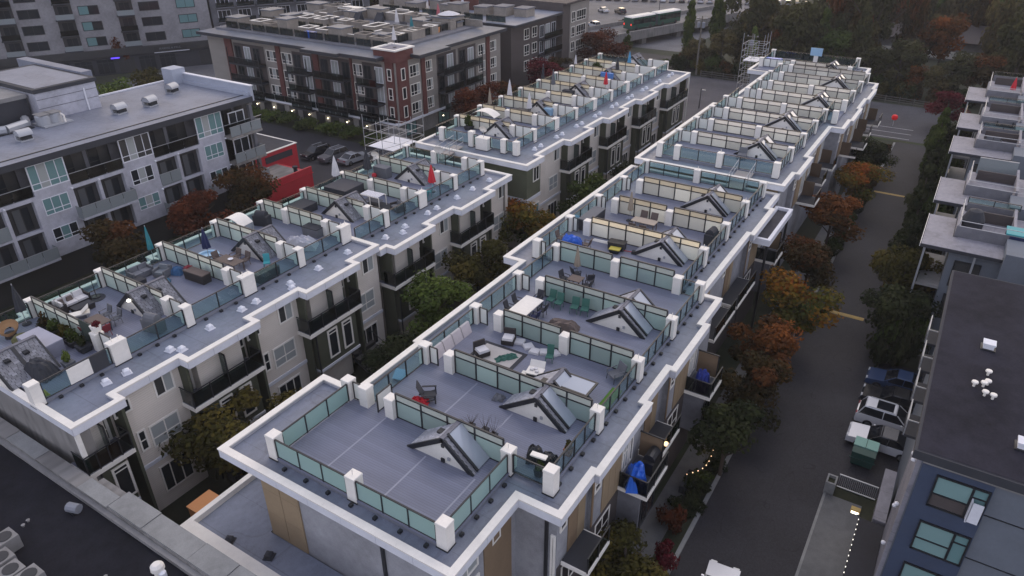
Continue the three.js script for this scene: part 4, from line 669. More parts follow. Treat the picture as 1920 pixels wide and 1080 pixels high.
// ---------------------------------------------------------------- brick and beige apartments behind
function apartments(t, xw, zw, zEnd, xEnd, H, seedN) {
  const eave = (q, y) => { new MB().poly(q, y - 0.35, y, { bottom: true }).build('eave', M.charcoal, t); new MB().poly(inset(q, 0.12), y, y + 0.02, { sides: false }).build('eave_roof', M.roof, t); };
  return eave;
}
{
  const t = thing('brick_apartments', 'four-storey beige and red brick apartments with roof decks, corner turned to the white rows', 'apartment block', [-70.5, 0, -80.5]);
  const xw = -70.5, zw = -80.5, fl = [[8.9, 10.65], [6.15, 7.9], [3.4, 5.15]];
  new MB().box(-112, xw, 2.6, 12, zw, -108).build('wall', M.beige, t); new MB().box(-112, xw - 0.3, 0, 2.6, zw + 0.4, -108).build('podium', M.grove, t); new MB().box(-112, xw + 0.4, 2.55, 2.8, zw + 0.8, -108).build('belt_trim', M.trim, t);
  // left face, from the corner leftwards
  const L = (a, b, w = 0.06) => [a, b, w];
  for (const [a, b] of [[-72.4, -70.9], [-79.3, -78.95], [-87.1, -85.9], [-95.25, -94.3], [-107.5, -105.8]]) new MB().box(a, b, 2.8, 11.9, zw, zw + 0.25).build('brick_pier', M.brick, t);
  for (const [y0, y1] of fl) {
    windowIn(t, 'z', zw + 0.28, -72.0, -71.2, y0, y1, { lights: 1, mid: 0.35 });
    for (const [a, b] of [[-78.9, -77.0], [-94.2, -91.9], [-97.7, -95.3]]) windowIn(t, 'z', zw + 0.02, a, b, y0, y1, { lights: 3, mid: 0.3, glass: M.dim, alt: [1, M.blind] });
    for (const [a, b] of [[-77, -73.2], [-85.8, -79.6], [-91.7, -87.3], [-105.5, -98.2]]) {
      new MB().box(a, b, y0 - 0.85, y1 + 0.4, zw - 0.05, zw + 0.04).build('recess_wall', M.brown, t);
      const n = Math.round((b - a) / 2.2); for (let i = 0; i < n; i++) windowIn(t, 'z', zw + 0.05, a + 0.25 + i * 2.2, a + 1.75 + i * 2.2, y0 - 0.6, y1, { lights: 2, frame: i % 2 ? M.trim : M.black, glass: i % 2 ? M.blind : M.pane, name: 'balcony_door' });
      const p = part('balcony', t); new MB().box(a, b, y0 - 1.05, y0 - 0.85, zw, zw + 1.6).build('slab', M.charcoal, p); const m = Math.round((b - a) / 1.3); for (let i = 0; i < m; i++) mesh('glass_panel', boxGeo((b - a) / m - 0.06, 0.95, 0.02), M.smoked, p, a + (i + 0.5) * (b - a) / m, y0 - 0.8, zw + 1.55); mesh('top_rail', boxGeo(b - a, 0.06, 0.06), M.black, p, (a + b) / 2, y0 + 0.18, zw + 1.55);
      for (const x of [a, b]) mesh('post', boxGeo(0.1, 2.7, 0.1), M.black, p, x, y0 - 1, zw + 1.5);
    }
  }
  for (let i = 0; i < 12; i++) { const x = -109 + i * 3.05; new MB().box(x, x + 1.9, 0, 2.2, zw + 0.41, zw + 0.44).build('garage_opening', M.dim, t); }
  for (let i = 0; i < 17; i++) mesh('terrace_glass', boxGeo(2.2, 0.9, 0.02), M.smoked, t, -109.5 + i * 2.35, 2.85, zw + 0.7); mesh('terrace_rail', boxGeo(39, 0.06, 0.06), M.black, t, -90.5, 3.78, zw + 0.7);
  // right face
  for (const [a, b] of [[-80.5, -83], [-86.1, -87.0], [-103.5, -104.5]]) new MB().box(xw, xw + 0.2, 2.8, 12, a, b).build('brick_pier', M.brick, t);
  for (const [y0, y1] of fl) {
    windowIn(t, 'x', xw + 0.22, -81.3, -82.2, y0, y1, { lights: 1 });
    for (const [a, b] of [[-83.4, -85.7], [-87.2, -88.8], [-101.2, -103.2], [-104.7, -106.6]]) windowIn(t, 'x', xw + 0.02, a, b, y0, y1, { lights: 3, mid: 0.3, glass: M.pane, alt: [2, M.blind] });
    for (const [a, b] of [[-90, -95], [-95.6, -100.5]]) {
      new MB().box(xw, xw + 0.03, y0 - 0.85, y1 + 0.4, a, b).build('recess_wall', M.brown, t);
      for (let i = 0; i < 2; i++) windowIn(t, 'x', xw + 0.05, a - 0.3 - i * 2.3, a - 1.9 - i * 2.3, y0 - 0.6, y1, { lights: 2, frame: i ? M.trim : M.black, glass: i ? M.blind : M.pane, name: 'balcony_door' });
      const p = part('balcony', t); new MB().box(xw, xw + 1.5, y0 - 1.05, y0 - 0.85, a, b).build('slab', M.charcoal, p); for (let i = 0; i < 4; i++) mesh('glass_panel', boxGeo(0.02, 0.95, (a - b) / 4 - 0.06), M.smoked, p, xw + 1.45, y0 - 0.8, a - (i + 0.5) * (a - b) / 4); mesh('top_rail', boxGeo(0.06, 0.06, a - b), M.black, p, xw + 1.45, y0 + 0.18, (a + b) / 2); for (const z of [a, b]) mesh('post', boxGeo(0.1, 2.7, 0.1), M.black, p, xw + 1.4, y0 - 1, z);
    }
  }
  for (const [a, b] of [[-82, -84.5], [-90, -93]]) windowIn(t, 'x', xw - 0.25, a, b, 0.3, 2.3, { lights: 3, frame: M.black, glass: M.teal });
  const ev = q => { new MB().poly(q, 11.85, 12.3, { bottom: true }).build('eave', M.charcoal, t); new MB().poly(inset(q, 0.1), 12.2, 12.32, { sides: false }).build('eave_roof', M.eaveR ??= std([0.16, 0.18, 0.22], 0.6, { map: T.membrane }), t); };
  ev([[-113, -79.2], [-87, -79.2], [-87, -77.9], [-79.5, -77.9], [-79.5, -78.6], [-72.4, -78.6], [-72.4, -84], [-113, -84]]); ev([[-76, -83.5], [-68.4, -83.5], [-68.4, -91], [-69.4, -91], [-69.4, -108.6], [-76, -108.6]]);
  new MB().box(-112, -74, 12.0, 12.6, -82.5, -108).build('roof_deck', M.greywall, t);
  // brick corner tower carries a small white-edged terrace
  new MB().box(-74.3, -70.2, 11.6, 13.2, -80.2, -84.2).build('tower_parapet', M.brick, t); new MB().box(-74.5, -70.0, 13.2, 13.4, -80.0, -80.5).box(-74.5, -70.0, 13.2, 13.4, -83.9, -84.4).box(-74.5, -74.0, 13.2, 13.4, -80.5, -83.9).box(-70.5, -70.0, 13.2, 13.4, -80.5, -83.9).build('parapet_cap', M.white, t); new MB().box(-74, -70.5, 13.2, 13.22, -80.5, -83.9).build('terrace_floor', M.deckPlain, t);
  reseed(91);
  const box = (x, z, w, d, h) => { // roof rooms, and open terraces walled round
    M.beige2 ??= std([0.34, 0.3, 0.255], 0.85, { map: T.mottle }); const p = part(rnd() < 0.55 ? 'roof_terrace' : 'roof_room', t), q = [[x - w / 2, z + d / 2], [x + w / 2, z + d / 2], [x + w / 2, z - d / 2], [x - w / 2, z - d / 2]];
    if (p.name === 'roof_room') { new MB().poly(q, 12.3, 12.6 + h, {}).build('wall', M.beige2, p); new MB().poly(inset(q, -0.15), 12.6 + h, 12.78 + h, { bottom: true }).build('coping', rnd() < 0.15 ? M.white : M.eaveR, p); }
    else { const hh = Math.min(h, 1.25); new MB().poly(q, 12.3, 12.6 + hh, { hole: inset(q, 0.22) }).build('wall', M.beige2, p); new MB().poly(inset(q, -0.04), 12.6 + hh, 12.66 + hh, { hole: inset(q, 0.27) }).build('coping', rnd() < 0.4 ? M.white : M.beige2, p); new MB().poly(inset(q, 0.22), 12.4, 12.64, { sides: false }).build('terrace_floor', M.deckPlain, p); }
  };
  for (let i = 0; i < 9; i++) { box(-108.5 + i * 3.9 + rr(-0.4, 0.4), -85 - rr(0, 1.5), rr(2, 3.2), rr(2, 3), rr(1.5, 2.6)); box(-108 + i * 3.9 + rr(-0.4, 0.4), -92 - rr(0, 2), rr(2, 3), rr(2, 4), rr(1.2, 2)); box(-109 + i * 3.9, -101 - rr(0, 4), rr(2.4, 4), rr(2, 4), rr(1, 2)); }
  for (let i = 0; i < 9; i++) box(-77.5 + rr(-1, 1), -87 - i * 2.4, rr(1.8, 2.6), 1.6, rr(0.7, 1.6));
  for (let i = 0; i < 26; i++) { const a = rnd() < 0.5, x0 = rr(-108, -76), z0 = rr(-84.5, -106), l = rr(1.5, 4), h = rr(0.7, 1.5); new MB().box(x0, a ? x0 + l : x0 + 0.22, 12.6, 12.6 + h, z0, a ? z0 - 0.22 : z0 - l).build('terrace_partition', M.beige2, t); new MB().box(x0 - 0.05, a ? x0 + l + 0.05 : x0 + 0.27, 12.6 + h, 12.66 + h, z0 + 0.05, a ? z0 - 0.27 : z0 - l - 0.05).build('partition_cap', i % 3 ? M.kerb : M.white, t); }
  for (let i = 0; i < 8; i++) { const x0 = rr(-105, -78), z0 = rr(-86, -102); const p = part('roof_hatch', t); new MB().profile([[z0, 12.6], [z0 - 1.6, 12.6], [z0 - 1.2, 14.0]], x0, x0 + 1.4).build('hatch_body', M.charcoal, p); }
  for (let i = 0; i < 11; i++) railing(t, [-110 + i * 3.3, -83.3, -107.2 + i * 3.3, -83.3], 12.6, { pane: M.smoked, h: 1.1, pitch: 1.4 }); for (let i = 0; i < 8; i++) { railing(t, [-76, -85 - i * 2.8, -76, -87.4 - i * 2.8], 12.6, { pane: M.smoked, h: 1.1, pitch: 1.2 }); if (i < 7) railing(t, [-108 + i * 4, -89, -105 + i * 4, -89], 12.6, { pane: M.smoked, h: 1.2, pitch: 1.5 }); }
}
{
  const t = thing('brown_apartments', 'brown clapboard apartment block beyond the brick corner, red trees at its foot', 'apartment block', [-70.5, 0, -111.5]);
  const xw = -70.5; new MB().box(-105, xw, 0, 12, -111.5, -128).build('wall', M.brown, t); new MB().box(-105, xw + 1.2, 0, 13.6, -128, -139).build('wing_wall', M.brown, t); new MB().box(xw + 1.2, xw + 1.25, 2, 13.3, -131, -138.8).build('siding', M.beige, t);
  for (const y of [9, 6.2, 3.4]) {
    for (const [a, b] of [[-115.8, -117.6], [-118.6, -120.4]]) windowIn(t, 'x', xw + 0.03, a, b, y, y + 1.9, { lights: 2, mid: 0.3 });
    for (const [a, b] of [[-131.5, -133], [-133.6, -137.6]]) windowIn(t, 'x', xw + 1.28, a, b, y + 0.9, y + 2.9, { lights: a < -133 ? 4 : 2, mid: 0.3 });
    const p = part('balcony', t); new MB().box(xw, xw + 1.4, y - 0.9, y - 0.7, -121, -128).build('slab', M.charcoal, p); mesh('glass_panel', boxGeo(0.02, 0.95, 6.8), M.smoked, p, xw + 1.35, y - 0.6, -124.5); mesh('top_rail', boxGeo(0.06, 0.06, 7), M.black, p, xw + 1.35, y + 0.36, -124.5); for (let i = 0; i < 3; i++) windowIn(t, 'x', xw + 0.03, -121.4 - i * 2.2, -123 - i * 2.2, y - 0.5, y + 1.7, { lights: 2, frame: M.trim, glass: i % 2 ? M.blind : M.pane, name: 'balcony_door' });
  }
  new MB().box(-106, -69, 12, 12.35, -110.6, -128).build('eave', M.charcoal, t); new MB().box(-105.8, -69.2, 12.352, 12.37, -110.8, -128).build('eave_roof', M.roof, t); new MB().box(-106, -68.6, 13.6, 13.9, -128, -139.6).build('wing_roof', M.brown, t);
  reseed(17); for (let i = 0; i < 9; i++) { const p = part('roof_room', t), x = -104 + i * 3.7, z = -113 - rr(0, 8), h = rr(0.9, 2); new MB().box(x, x + 2.6, 12.3, 12.5 + h, z, z - 3).build('wall', M.beige2, p); new MB().box(x - 0.1, x + 2.7, 12.5 + h, 12.7 + h, z + 0.1, z - 3.1).build('coping', M.greywall, p); }
  for (let i = 0; i < 6; i++) railing(t, [-100 + i * 4.8, -112, -96 + i * 4.8, -112], 12.4, { pane: M.smoked, h: 1.1, pitch: 1.4 });
  new MB().box(-96, -84, 12.3, 14.6, -121, -121.3).build('brick_screen', M.brick, t);
}
// ---------------------------------------------------------------- tower block over shops, far left
{
  const A = R2D(29), O = [-150.6, 0, -80.1], t = thing('tower_block', 'pale grey tower of flats over a dark row of shops, top left', 'apartment block', O);
  t.rotation.y = -A - PI / 2 + PI; // local x runs along the shop fronts, local z faces the street
  t.rotation.y = PI / 2 - A; origin.set(t, [0, 0, 0]);
  new MB().box(-34, 52, 0, 4.6, -14, 0).build('shop_wall', M.charcoal, t); new MB().box(-34, 52, 3.6, 5.0, 0, 0.5).build('shop_fascia', M.dim, t);
  for (let i = 0; i < 21; i++) { const x = -30 + i * 3.9; if (i === 12) continue; windowIn(t, 'z', 0.03, x, x + 3.2, 0.2, 3.1, { lights: 3, mid: 0.75, frame: M.black, glass: i % 4 === 1 ? M.dim : M.pane, name: 'shop_window' }); }
  new MB().box(-34, 24.5, 4.6, 34, -14, -1.2).build('tower_wall', M.stucco2 ??= std([0.33, 0.32, 0.33], 0.85, { map: T.mottle }), t); new MB().box(25, 60, 4.6, 17, -16, -2).build('low_block_wall', M.greywall, t);
  for (let f = 0; f < 8; f++) for (const [x, w, g] of [[-31, 3, 1], [-24.5, 3.2, 0], [-19.8, 2, 0], [-13, 2.6, 2], [-9.6, 3.6, 0], [-3.2, 2.6, 2], [0.6, 3.6, 1], [7.5, 2.6, 2], [11.4, 3.8, 0], [18.4, 3.6, 1]]) {
    const y = 5.6 + f * 2.95;
    if (g === 2) { const p = part('balcony', t); new MB().box(x - 0.2, x + w + 0.2, y - 0.5, y + 2.2, -1.19, -1.1).build('recess', M.dim, p); new MB().box(x - 0.4, x + w + 0.2, y - 0.7, y - 0.5, -1.15, 0.1).build('slab', M.charcoal, p); mesh('glass_panel', boxGeo(w + 0.5, 0.95, 0.03), f % 2 ? M.smoked : M.frostGrey, p, x + w / 2, y - 0.45, 0.05); windowIn(t, 'z', -1.08, x + 0.3, x + w - 0.2, y - 0.3, y + 1.9, { lights: 2, frame: M.black, glass: M.pane }); }
    else windowIn(t, 'z', -1.17, x, x + w, y, y + 1.7, { lights: 2, frame: M.black, glass: (f * 3 + Math.round(x)) % 3 ? M.pane : M.teal, alt: g ? [0, M.teal] : null });
  }
  for (let f = 0; f < 4; f++) for (let i = 0; i < 8; i++) { const p = part('balcony', t), x = 26 + i * 4.2, y = 5 + f * 2.95; new MB().box(x, x + 3.6, y, y + 0.2, -2, -0.4).build('slab', M.greywall, p); mesh('glass_panel', boxGeo(3.6, 0.9, 0.03), M.smoked, p, x + 1.8, y + 0.2, -0.45); windowIn(t, 'z', -1.97, x + 0.3, x + 3, y + 0.3, y + 2.4, { lights: 3, frame: M.trim, glass: M.pane }); }
  // lettering, a lit strip and a sale board on the shop fronts
  const cv = document.createElement('canvas'); cv.width = 512; cv.height = 64; const g2 = cv.getContext('2d'); g2.fillStyle = '#1a1b1d'; g2.fillRect(0, 0, 512, 64); g2.fillStyle = '#7d8084'; g2.font = '44px serif'; g2.fillText('MARINE & FELL', 70, 48);
  const tx = new THREE.CanvasTexture(cv); tx.colorSpace = THREE.SRGBColorSpace; const sg = new THREE.Mesh(new THREE.PlaneGeometry(6.4, 0.8), new THREE.MeshStandardMaterial({ map: tx, roughness: 0.7 })); sg.name = 'shop_lettering'; sg.position.set(15.5, 4.25, 0.512); sg.rotation.y = 0; t.add(sg);
  new MB().box(12.2, 19, 3.42, 3.55, 0.05, 0.45).build('awning_edge', M.trim, t);
  new MB().box(4, 5.6, 3.05, 3.3, 0.1, 0.2).build('blue_sign', lamp([0.12, 0.06, 0.9], 1.2), t);
  const cb = document.createElement('canvas'); cb.width = 256; cb.height = 256; const g3 = cb.getContext('2d'); g3.fillStyle = '#1c2036'; g3.fillRect(0, 0, 256, 170); g3.fillStyle = '#9a9ca0'; g3.fillRect(0, 170, 256, 86); g3.fillStyle = '#c9ccd4'; g3.font = 'bold 66px sans-serif'; g3.fillText('FOR', 62, 72); g3.fillText('SALE', 44, 140);
  const tb = new THREE.CanvasTexture(cb); tb.colorSpace = THREE.SRGBColorSpace; const sb = new THREE.Mesh(new THREE.BoxGeometry(3.2, 3.2, 0.06), new THREE.MeshStandardMaterial({ map: tb, roughness: 0.6 })); sb.name = 'sale_board'; sb.position.set(34.5, 2.0, 0.35); t.add(sb);
}
// red shop
{
  const t = thing('red_shop', 'small bright red building with a dark flat roof beside the car park', 'shop', [-73, 0, -56]);
  new MB().box(-90, -73, 0, 4.4, -50, -62.5).build('wall', M.redwall, t); new MB().box(-90.1, -72.9, 4.4, 4.5, -49.9, -62.6).build('roof_edge', M.white, t); new MB().box(-89.8, -73.2, 4.5, 4.52, -50.2, -62.3).build('roof_membrane', M.darkroof, t);
  new MB().box(-73, -66.8, 0, 2.6, -52, -59).build('lower_wall', M.redwall, t); new MB().box(-73, -66.7, 2.6, 2.7, -51.9, -59.1).build('lower_roof_edge', M.redwall, t); new MB().box(-72.9, -67.2, 2.702, 2.72, -52.3, -58.7).build('lower_roof', M.concrete, t); new MB().box(-66.95, -66.75, 2.6, 3.5, -52, -59).build('parapet', M.redwall, t);
  new MB().box(-72.97, -72.9, 3.1, 3.9, -57.2, -61.6).build('name_board', M.charcoal, t); windowIn(t, 'x', -72.97, -52.2, -54, 2.9, 4.0, { lights: 2 }); new MB().lathe(-68.6, 2.7, -58, [[0.25, 0], [0.25, 0.5], [0.35, 0.55], [0.35, 0.75], [0, 0.8]], 10).build('roof_vent', M.charcoal, t);
}
// ---------------------------------------------------------------- near dark roof at bottom left
{
  const t = thing('dark_flat_roof', 'near-black flat roof with a worn pale parapet at bottom left', 'flat-roofed building', [-50, 0, -12]), H = 6.5;
  new MB().box(-75, -33.6, 0, H - 0.12, 14, -11.9).box(-33.6, -14, 0, H - 0.12, 14, -12.35).build('wall', M.greywall, t); new MB().box(-75, -14, H - 0.1, H, 14, -11.2).build('roof_membrane', M.jroof ??= new THREE.MeshPhysicalMaterial({ color: C(0.02, 0.02, 0.027), roughness: 0.95, specularIntensity: 0.35, map: T.rough }), t);
  new MB().box(-75, -33.6, H, H + 0.46, -11.25, -11.95).box(-33.6, -14, H, H + 0.4, -11.25, -12.4).build('parapet', M.concrete, t); new MB().box(-75, -14, H, H + 0.25, -11.0, -11.24).build('inner_upstand', M.grove, t);
  reseed(5); let x = -60; while (x < -18) { const w = rr(2, 4.5), k = x > -33.6; new MB().box(x, x + w - 0.04, H + (k ? 0.4 : 0.46), H + 0.5 + rr(0, 0.04), k ? -11.3 : -11.2, (k ? -12.42 : -11.98) - rr(0, 0.08)).build('coping_stone', rnd() < 0.6 ? M.kerb : M.concrete, t); x += w; }
  const v0 = thing('vent_pipe_hood', 'short blue-grey round vent lying on the dark roof', 'roof vent', [-33, H, -10.4]); new MB().bar([-33.3, H + 0.3, -10.3], [-32.7, H + 0.3, -10.5], 0.26, 10).build('drum', M.skirt, v0); new MB().box(-33.2, -32.8, H, H + 0.12, -10.2, -10.6).build('base', M.black, v0);
  const g = thing('white_roof_vent', 'white mushroom vent at the bottom edge on the dark roof', 'roof vent', [-26.0, H, -10.35]); new MB().lathe(-26.0, H, -10.35, [[0.22, 0], [0.22, 0.3], [0.32, 0.35], [0.3, 0.55], [0.18, 0.68], [0, 0.7]], 14).build('cowl', M.white, g); new MB().lathe(-25.7, H, -10.35, [[0.17, 0], [0.17, 0.3], [0, 0.4]], 10).build('stub', M.trim, g);
  const cu = thing('rooftop_condenser', 'row of grey rooftop condensers with round fans at the bottom left corner', 'air conditioner', [-33, H, -7]); for (const [a, z] of [[-33.4, -7.4], [-32.3, -6.7], [-31.2, -6.6], [-30.2, -6.9]]) { new MB().box(a - 0.45, a + 0.45, H + 0.05, H + 0.85, z - 0.45, z + 0.45).build('casing', M.grove, cu); new MB().lathe(a, H + 0.85, z, [[0.34, 0], [0.34, 0.03], [0, 0.03]], 14).build('fan_grille', M.black, cu); }
  for (const [a, z, n] of [[-34.4, -8.8, 2], [-27.9, -8.9, 3]]) { const v = thing('vent_stubs', `few tiny pale vent stubs on the dark roof, ${n === 2 ? 'left of the round vent' : 'near the bottom edge'}`, 'roof vent', [a, H, z]); for (let i = 0; i < n; i++) new MB().lathe(a + 0.12 * i, H, z + 0.3 * i, [[0.06, 0], [0.06, 0.1], [0.1, 0.12], [0, 0.16]], 8).build('stub', M.grove, v); }
}
// ---------------------------------------------------------------- modern houses on the right
{
  const t = thing('dark_roofed_building', 'building with a large slate-dark flat roof and blue front wall at lower right', 'building', [2.3, 0, -30.2]);
  new MB().box(2.5, 30, 0, 12.1, -30.25, -49).build('wall', M.bluegrey, t); const q = [[2.05, -29.85], [30, -29.85], [30, -49.6], [2.05, -49.6]];
  new MB().poly(q, 12.05, 12.5, { bottom: true }).build('roof_slab', M.charcoal, t); new MB().poly(inset(q, 0.12), 12.5, 12.52, { sides: false }).build('roof_membrane', M.iroof ??= new THREE.MeshPhysicalMaterial({ color: C(0.036, 0.035, 0.05), roughness: 0.95, specularIntensity: 0.35, map: T.rough }), t);
  new MB().box(2.55, 5.35, 0, 11.75, -30.2, -30.12).build('blue_cladding', M.bluewall, t); new MB().box(2.55, 30, 11.78, 12.05, -30.2, -30.1).build('fascia_band', M.grove, t); for (const y of [4.5, 7.3, 10]) new MB().box(5.36, 30, y, y + 0.04, -30.24, -30.2).build('panel_joint', M.black, t);
  for (const y0 of [9.6, 6.8, 4.0]) {
    const p = part('window', t), y1 = y0 + 1.75, ym = y0 + 0.75;
    new MB().box(3.2, 5.3, y0, y0 + 0.09, -30.1, -30.02).box(3.2, 5.3, y1, y1 + 0.09, -30.1, -30.02).box(3.2, 3.28, y0, y1, -30.1, -30.02).box(5.22, 5.3, y0, y1, -30.1, -30.02).box(4.62, 4.72, y0, y1, -30.1, -30.03).box(3.28, 4.62, ym, ym + 0.07, -30.1, -30.03).box(4.72, 5.22, y1 - 0.5, y1 - 0.43, -30.1, -30.03).build('frame', M.black, p);
    new MB().box(3.28, 4.62, ym + 0.07, y1, -30.1, -30.07).build('pane', M.tealBright ??= std([0.2, 0.32, 0.31], 0.2), p); new MB().box(3.28, 4.62, y0 + 0.09, ym, -30.1, -30.07).build('pane', y0 > 9 ? M.brown : M.tealBright, p); new MB().box(4.72, 5.22, y1 - 0.43, y1, -30.1, -30.07).build('pane', M.teal, p); new MB().box(4.72, 5.22, y0 + 0.09, y1 - 0.5, -30.1, -30.07).build('pane', M.teal, p);
    if (y0 > 9) new MB().box(4.75, 5.2, y0 + 0.15, y1 - 0.5, -29.75, -29.7).box(4.72, 4.78, y0 + 0.1, y1 - 0.5, -30.02, -29.7).build('open_casement', M.trim, p);
  }
  // street side: slatted pale cladding, ledges and small lamps
  reseed(3); for (let i = 0; i < 9; i++) new MB().box(2.3, 2.5, 0.2, 11.9, -30.3 - i * 0.52, -30.6 - i * 0.52 - rr(0, 0.12)).build('cladding_board', M.hroof, t);
  for (const [y, z] of [[11.3, -30.6], [10.9, -31.6], [8, -31.2], [7, -32.2], [5.5, -31.0]]) mesh('wall_lamp', G('wl2', () => new MB().lathe(0, 0, 0, [[0, 0], [0.11, 0.06], [0.11, 0.15], [0, 0.2]], 8).geo()), M.trim, t, 2.2, y, z);
  for (let i = 0; i < 4; i++) { const z = -36 - i * 3.4, p = part('balcony', t); new MB().box(1.7, 2.5, 8.6, 8.75, z, z - 2.0).build('slab', M.charcoal, p); new MB().bar([1.75, 8.7, z], [1.75, 9.7, z], 0.04).bar([1.75, 9.7, z], [1.75, 9.7, z - 2], 0.04).bar([1.75, 9.7, z - 2], [1.75, 8.7, z - 2], 0.04).bar([1.75, 9.2, z], [1.75, 9.2, z - 2], 0.03).bar([1.75, 9.7, z], [2.5, 9.7, z], 0.04).build('rail', M.galv, p); }
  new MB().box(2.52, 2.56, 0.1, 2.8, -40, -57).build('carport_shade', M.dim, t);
  // roof vents
  const bv = thing('box_roof_vent', 'pale box vent alone near the middle of the slate-dark roof', 'roof vent', [4.4, 12.52, -40.6], 'box vents on the slate-dark roof'); new MB().taper(4.4, 12.52, -40.6, 0.5, 0.5, 0.5, 0.5, 0.3).box(4.1, 4.7, 12.82, 12.9, -40.3, -40.9).build('cowl', M.trim, bv); mesh('base', boxGeo(0.7, 0.06, 0.7), M.black, bv, 4.4, 12.52, -40.6); copy(bv, [6.1, 12.52, -32.5], 0, 'pale box vent at the right edge of the slate-dark roof');
  const sv = thing('vent_cluster', 'cluster of six little white vent pipes on the slate-dark roof', 'roof vent', [4.5, 12.52, -36.5]); for (const [x, z] of [[3.96, -36.4], [4.51, -36.85], [4.5, -37.8], [4.44, -35.8], [4.78, -35.7], [4.35, -36.6]]) new MB().lathe(x, 12.52, z, [[0.06, 0], [0.06, 0.2], [0.16, 0.22], [0.15, 0.3], [0, 0.32]], 8).build('vent_pipe', M.white, sv);
}
function modernHouse(z0, z1, back, label, furn) { // z0 nearer end of its canopy, z1 farther end
  const y = 10, t = thing('modern_house', label, 'house', [-0.1, 0, z0], 'flat-roofed modern houses along the lane');
  new MB().box(1.9, 16, 0, y - 0.2, z0 - 0.6, back).build('wall', M.bluegrey, t); new MB().box(2.2, 16, y - 0.2, y + 0.02, z0 - 0.5, back + 0.1).build('terrace_floor', M.hroof, t);
  const c = part('canopy', t); new MB().box(-0.15, 5.3, y - 0.25, y, z0, z0 - 2.6).box(-0.15, 1.9, y - 0.25, y, z0 - 2.6, z1).build('canopy_slab', M.charcoal, c); new MB().box(-0.1, 5.25, y + 0.001, y + 0.03, z0 - 0.05, z0 - 2.55).box(-0.1, 1.85, y + 0.001, y + 0.03, z0 - 2.55, z1 + 0.05).build('canopy_roof', M.hroof, c); new MB().box(-0.19, -0.15, y - 0.22, y + 0.06, z0, z1).build('canopy_edge', M.white, c);
  new MB().box(1.9, 5.4, y, y + 0.9, z0 - 2.7, z0 - 2.9).build('upstand', M.greywall, t); new MB().box(1.9, 2.15, y, y + 0.9, z0 - 2.9, z1 - 0.5).build('parapet', M.hroof, t); new MB().box(5.3, 9, 5, y + 0.7, z0 + 0.5, z0 - 2.6).build('side_block', M.bluegrey, t); for (const yy of [6.5, 8.3]) new MB().box(5.3, 9, yy, yy + 0.04, z0 + 0.5, z0 + 0.52).build('panel_joint', M.black, t); new MB().box(2.6, 5.6, y + 0.02, y + 0.9, back + 2.2, back + 2.05).build('partition', M.brown, t); new MB().box(5.6, 5.8, y + 0.02, y + 1.0, z0 - 3, back + 0.5).build('side_wall', M.hroof, t);
  for (const yy of [1.35, 0.9]) new MB().bar([2.05, y + yy, z0 - 2.9], [2.05, y + yy, back + 1], 0.03, 5).bar([2.05, y + yy, z0 - 2.8], [6.5, y + yy, z0 - 2.8], 0.03, 5).build('rail', M.galv, t); for (let i = 0; i < 4; i++) mesh('rail_post', boxGeo(0.06, 1.35, 0.06), M.galv, t, 2.05, y, z0 - 2.9 - i * 1.8);
  if (furn) { new MB().box(2.5, 5.6, y + 0.02, y + 1.5, back + 0.3, back + 0.26).build('frosted_screen', M.frostGrey, t); new MB().box(2.5, 5.6, y + 1.5, y + 1.58, back + 0.33, back + 0.22).build('screen_cap', M.galv, t); } else { new MB().box(2.3, 6, y + 0.02, y + 0.75, back + 0.3, back + 0.1).build('low_wall', M.greywall, t); railing(t, [2.3, back + 0.2, 6, back + 0.2], y + 0.75, { pane: M.clear, h: 0.5, pitch: 1.8 }); }
  for (const yy of [6.8, 3.9]) { windowIn(t, 'z', z0 - 0.57, 2.4, 4.2, yy, yy + 2.2, { lights: 2, frame: M.black, glass: M.dim }); windowIn(t, 'x', 1.93, z0 - 1, z0 - 4, yy, yy + 2.1, { lights: 3, frame: M.black, glass: M.teal }); }
  new MB().box(0.3, 1.9, 6.4, 6.6, z0 - 0.4, z1).build('balcony_slab', M.grove, t); new MB().box(0.3, 0.34, 6.6, 7.6, z0 - 0.4, z1).build('balcony_glass', M.smoked, t);
  for (const x of [0.2, 3.6]) mesh('canopy_post', boxGeo(0.14, y - 0.3, 0.14), M.galv, t, x, 0, z0 - 0.3);
  return t;
}
modernHouse(-58.8, -65.4, -67.8, 'grey modern house with a dark covered pot on its terrace, nearest of the right-hand houses');
modernHouse(-68.9, -75.4, -78.5, 'grey modern house behind the nearest one, high frosted screen on its terrace', true);
modernHouse(-83.9, -90, -92.6, 'grey modern house in the middle of the right-hand row, railed terrace with furniture');
modernHouse(-93.5, -100.2, -105, 'grey modern house second from the far end of the right-hand row');
modernHouse(-107, -114.5, -120, 'grey modern house at the far end of the right-hand row, red parasol on top');
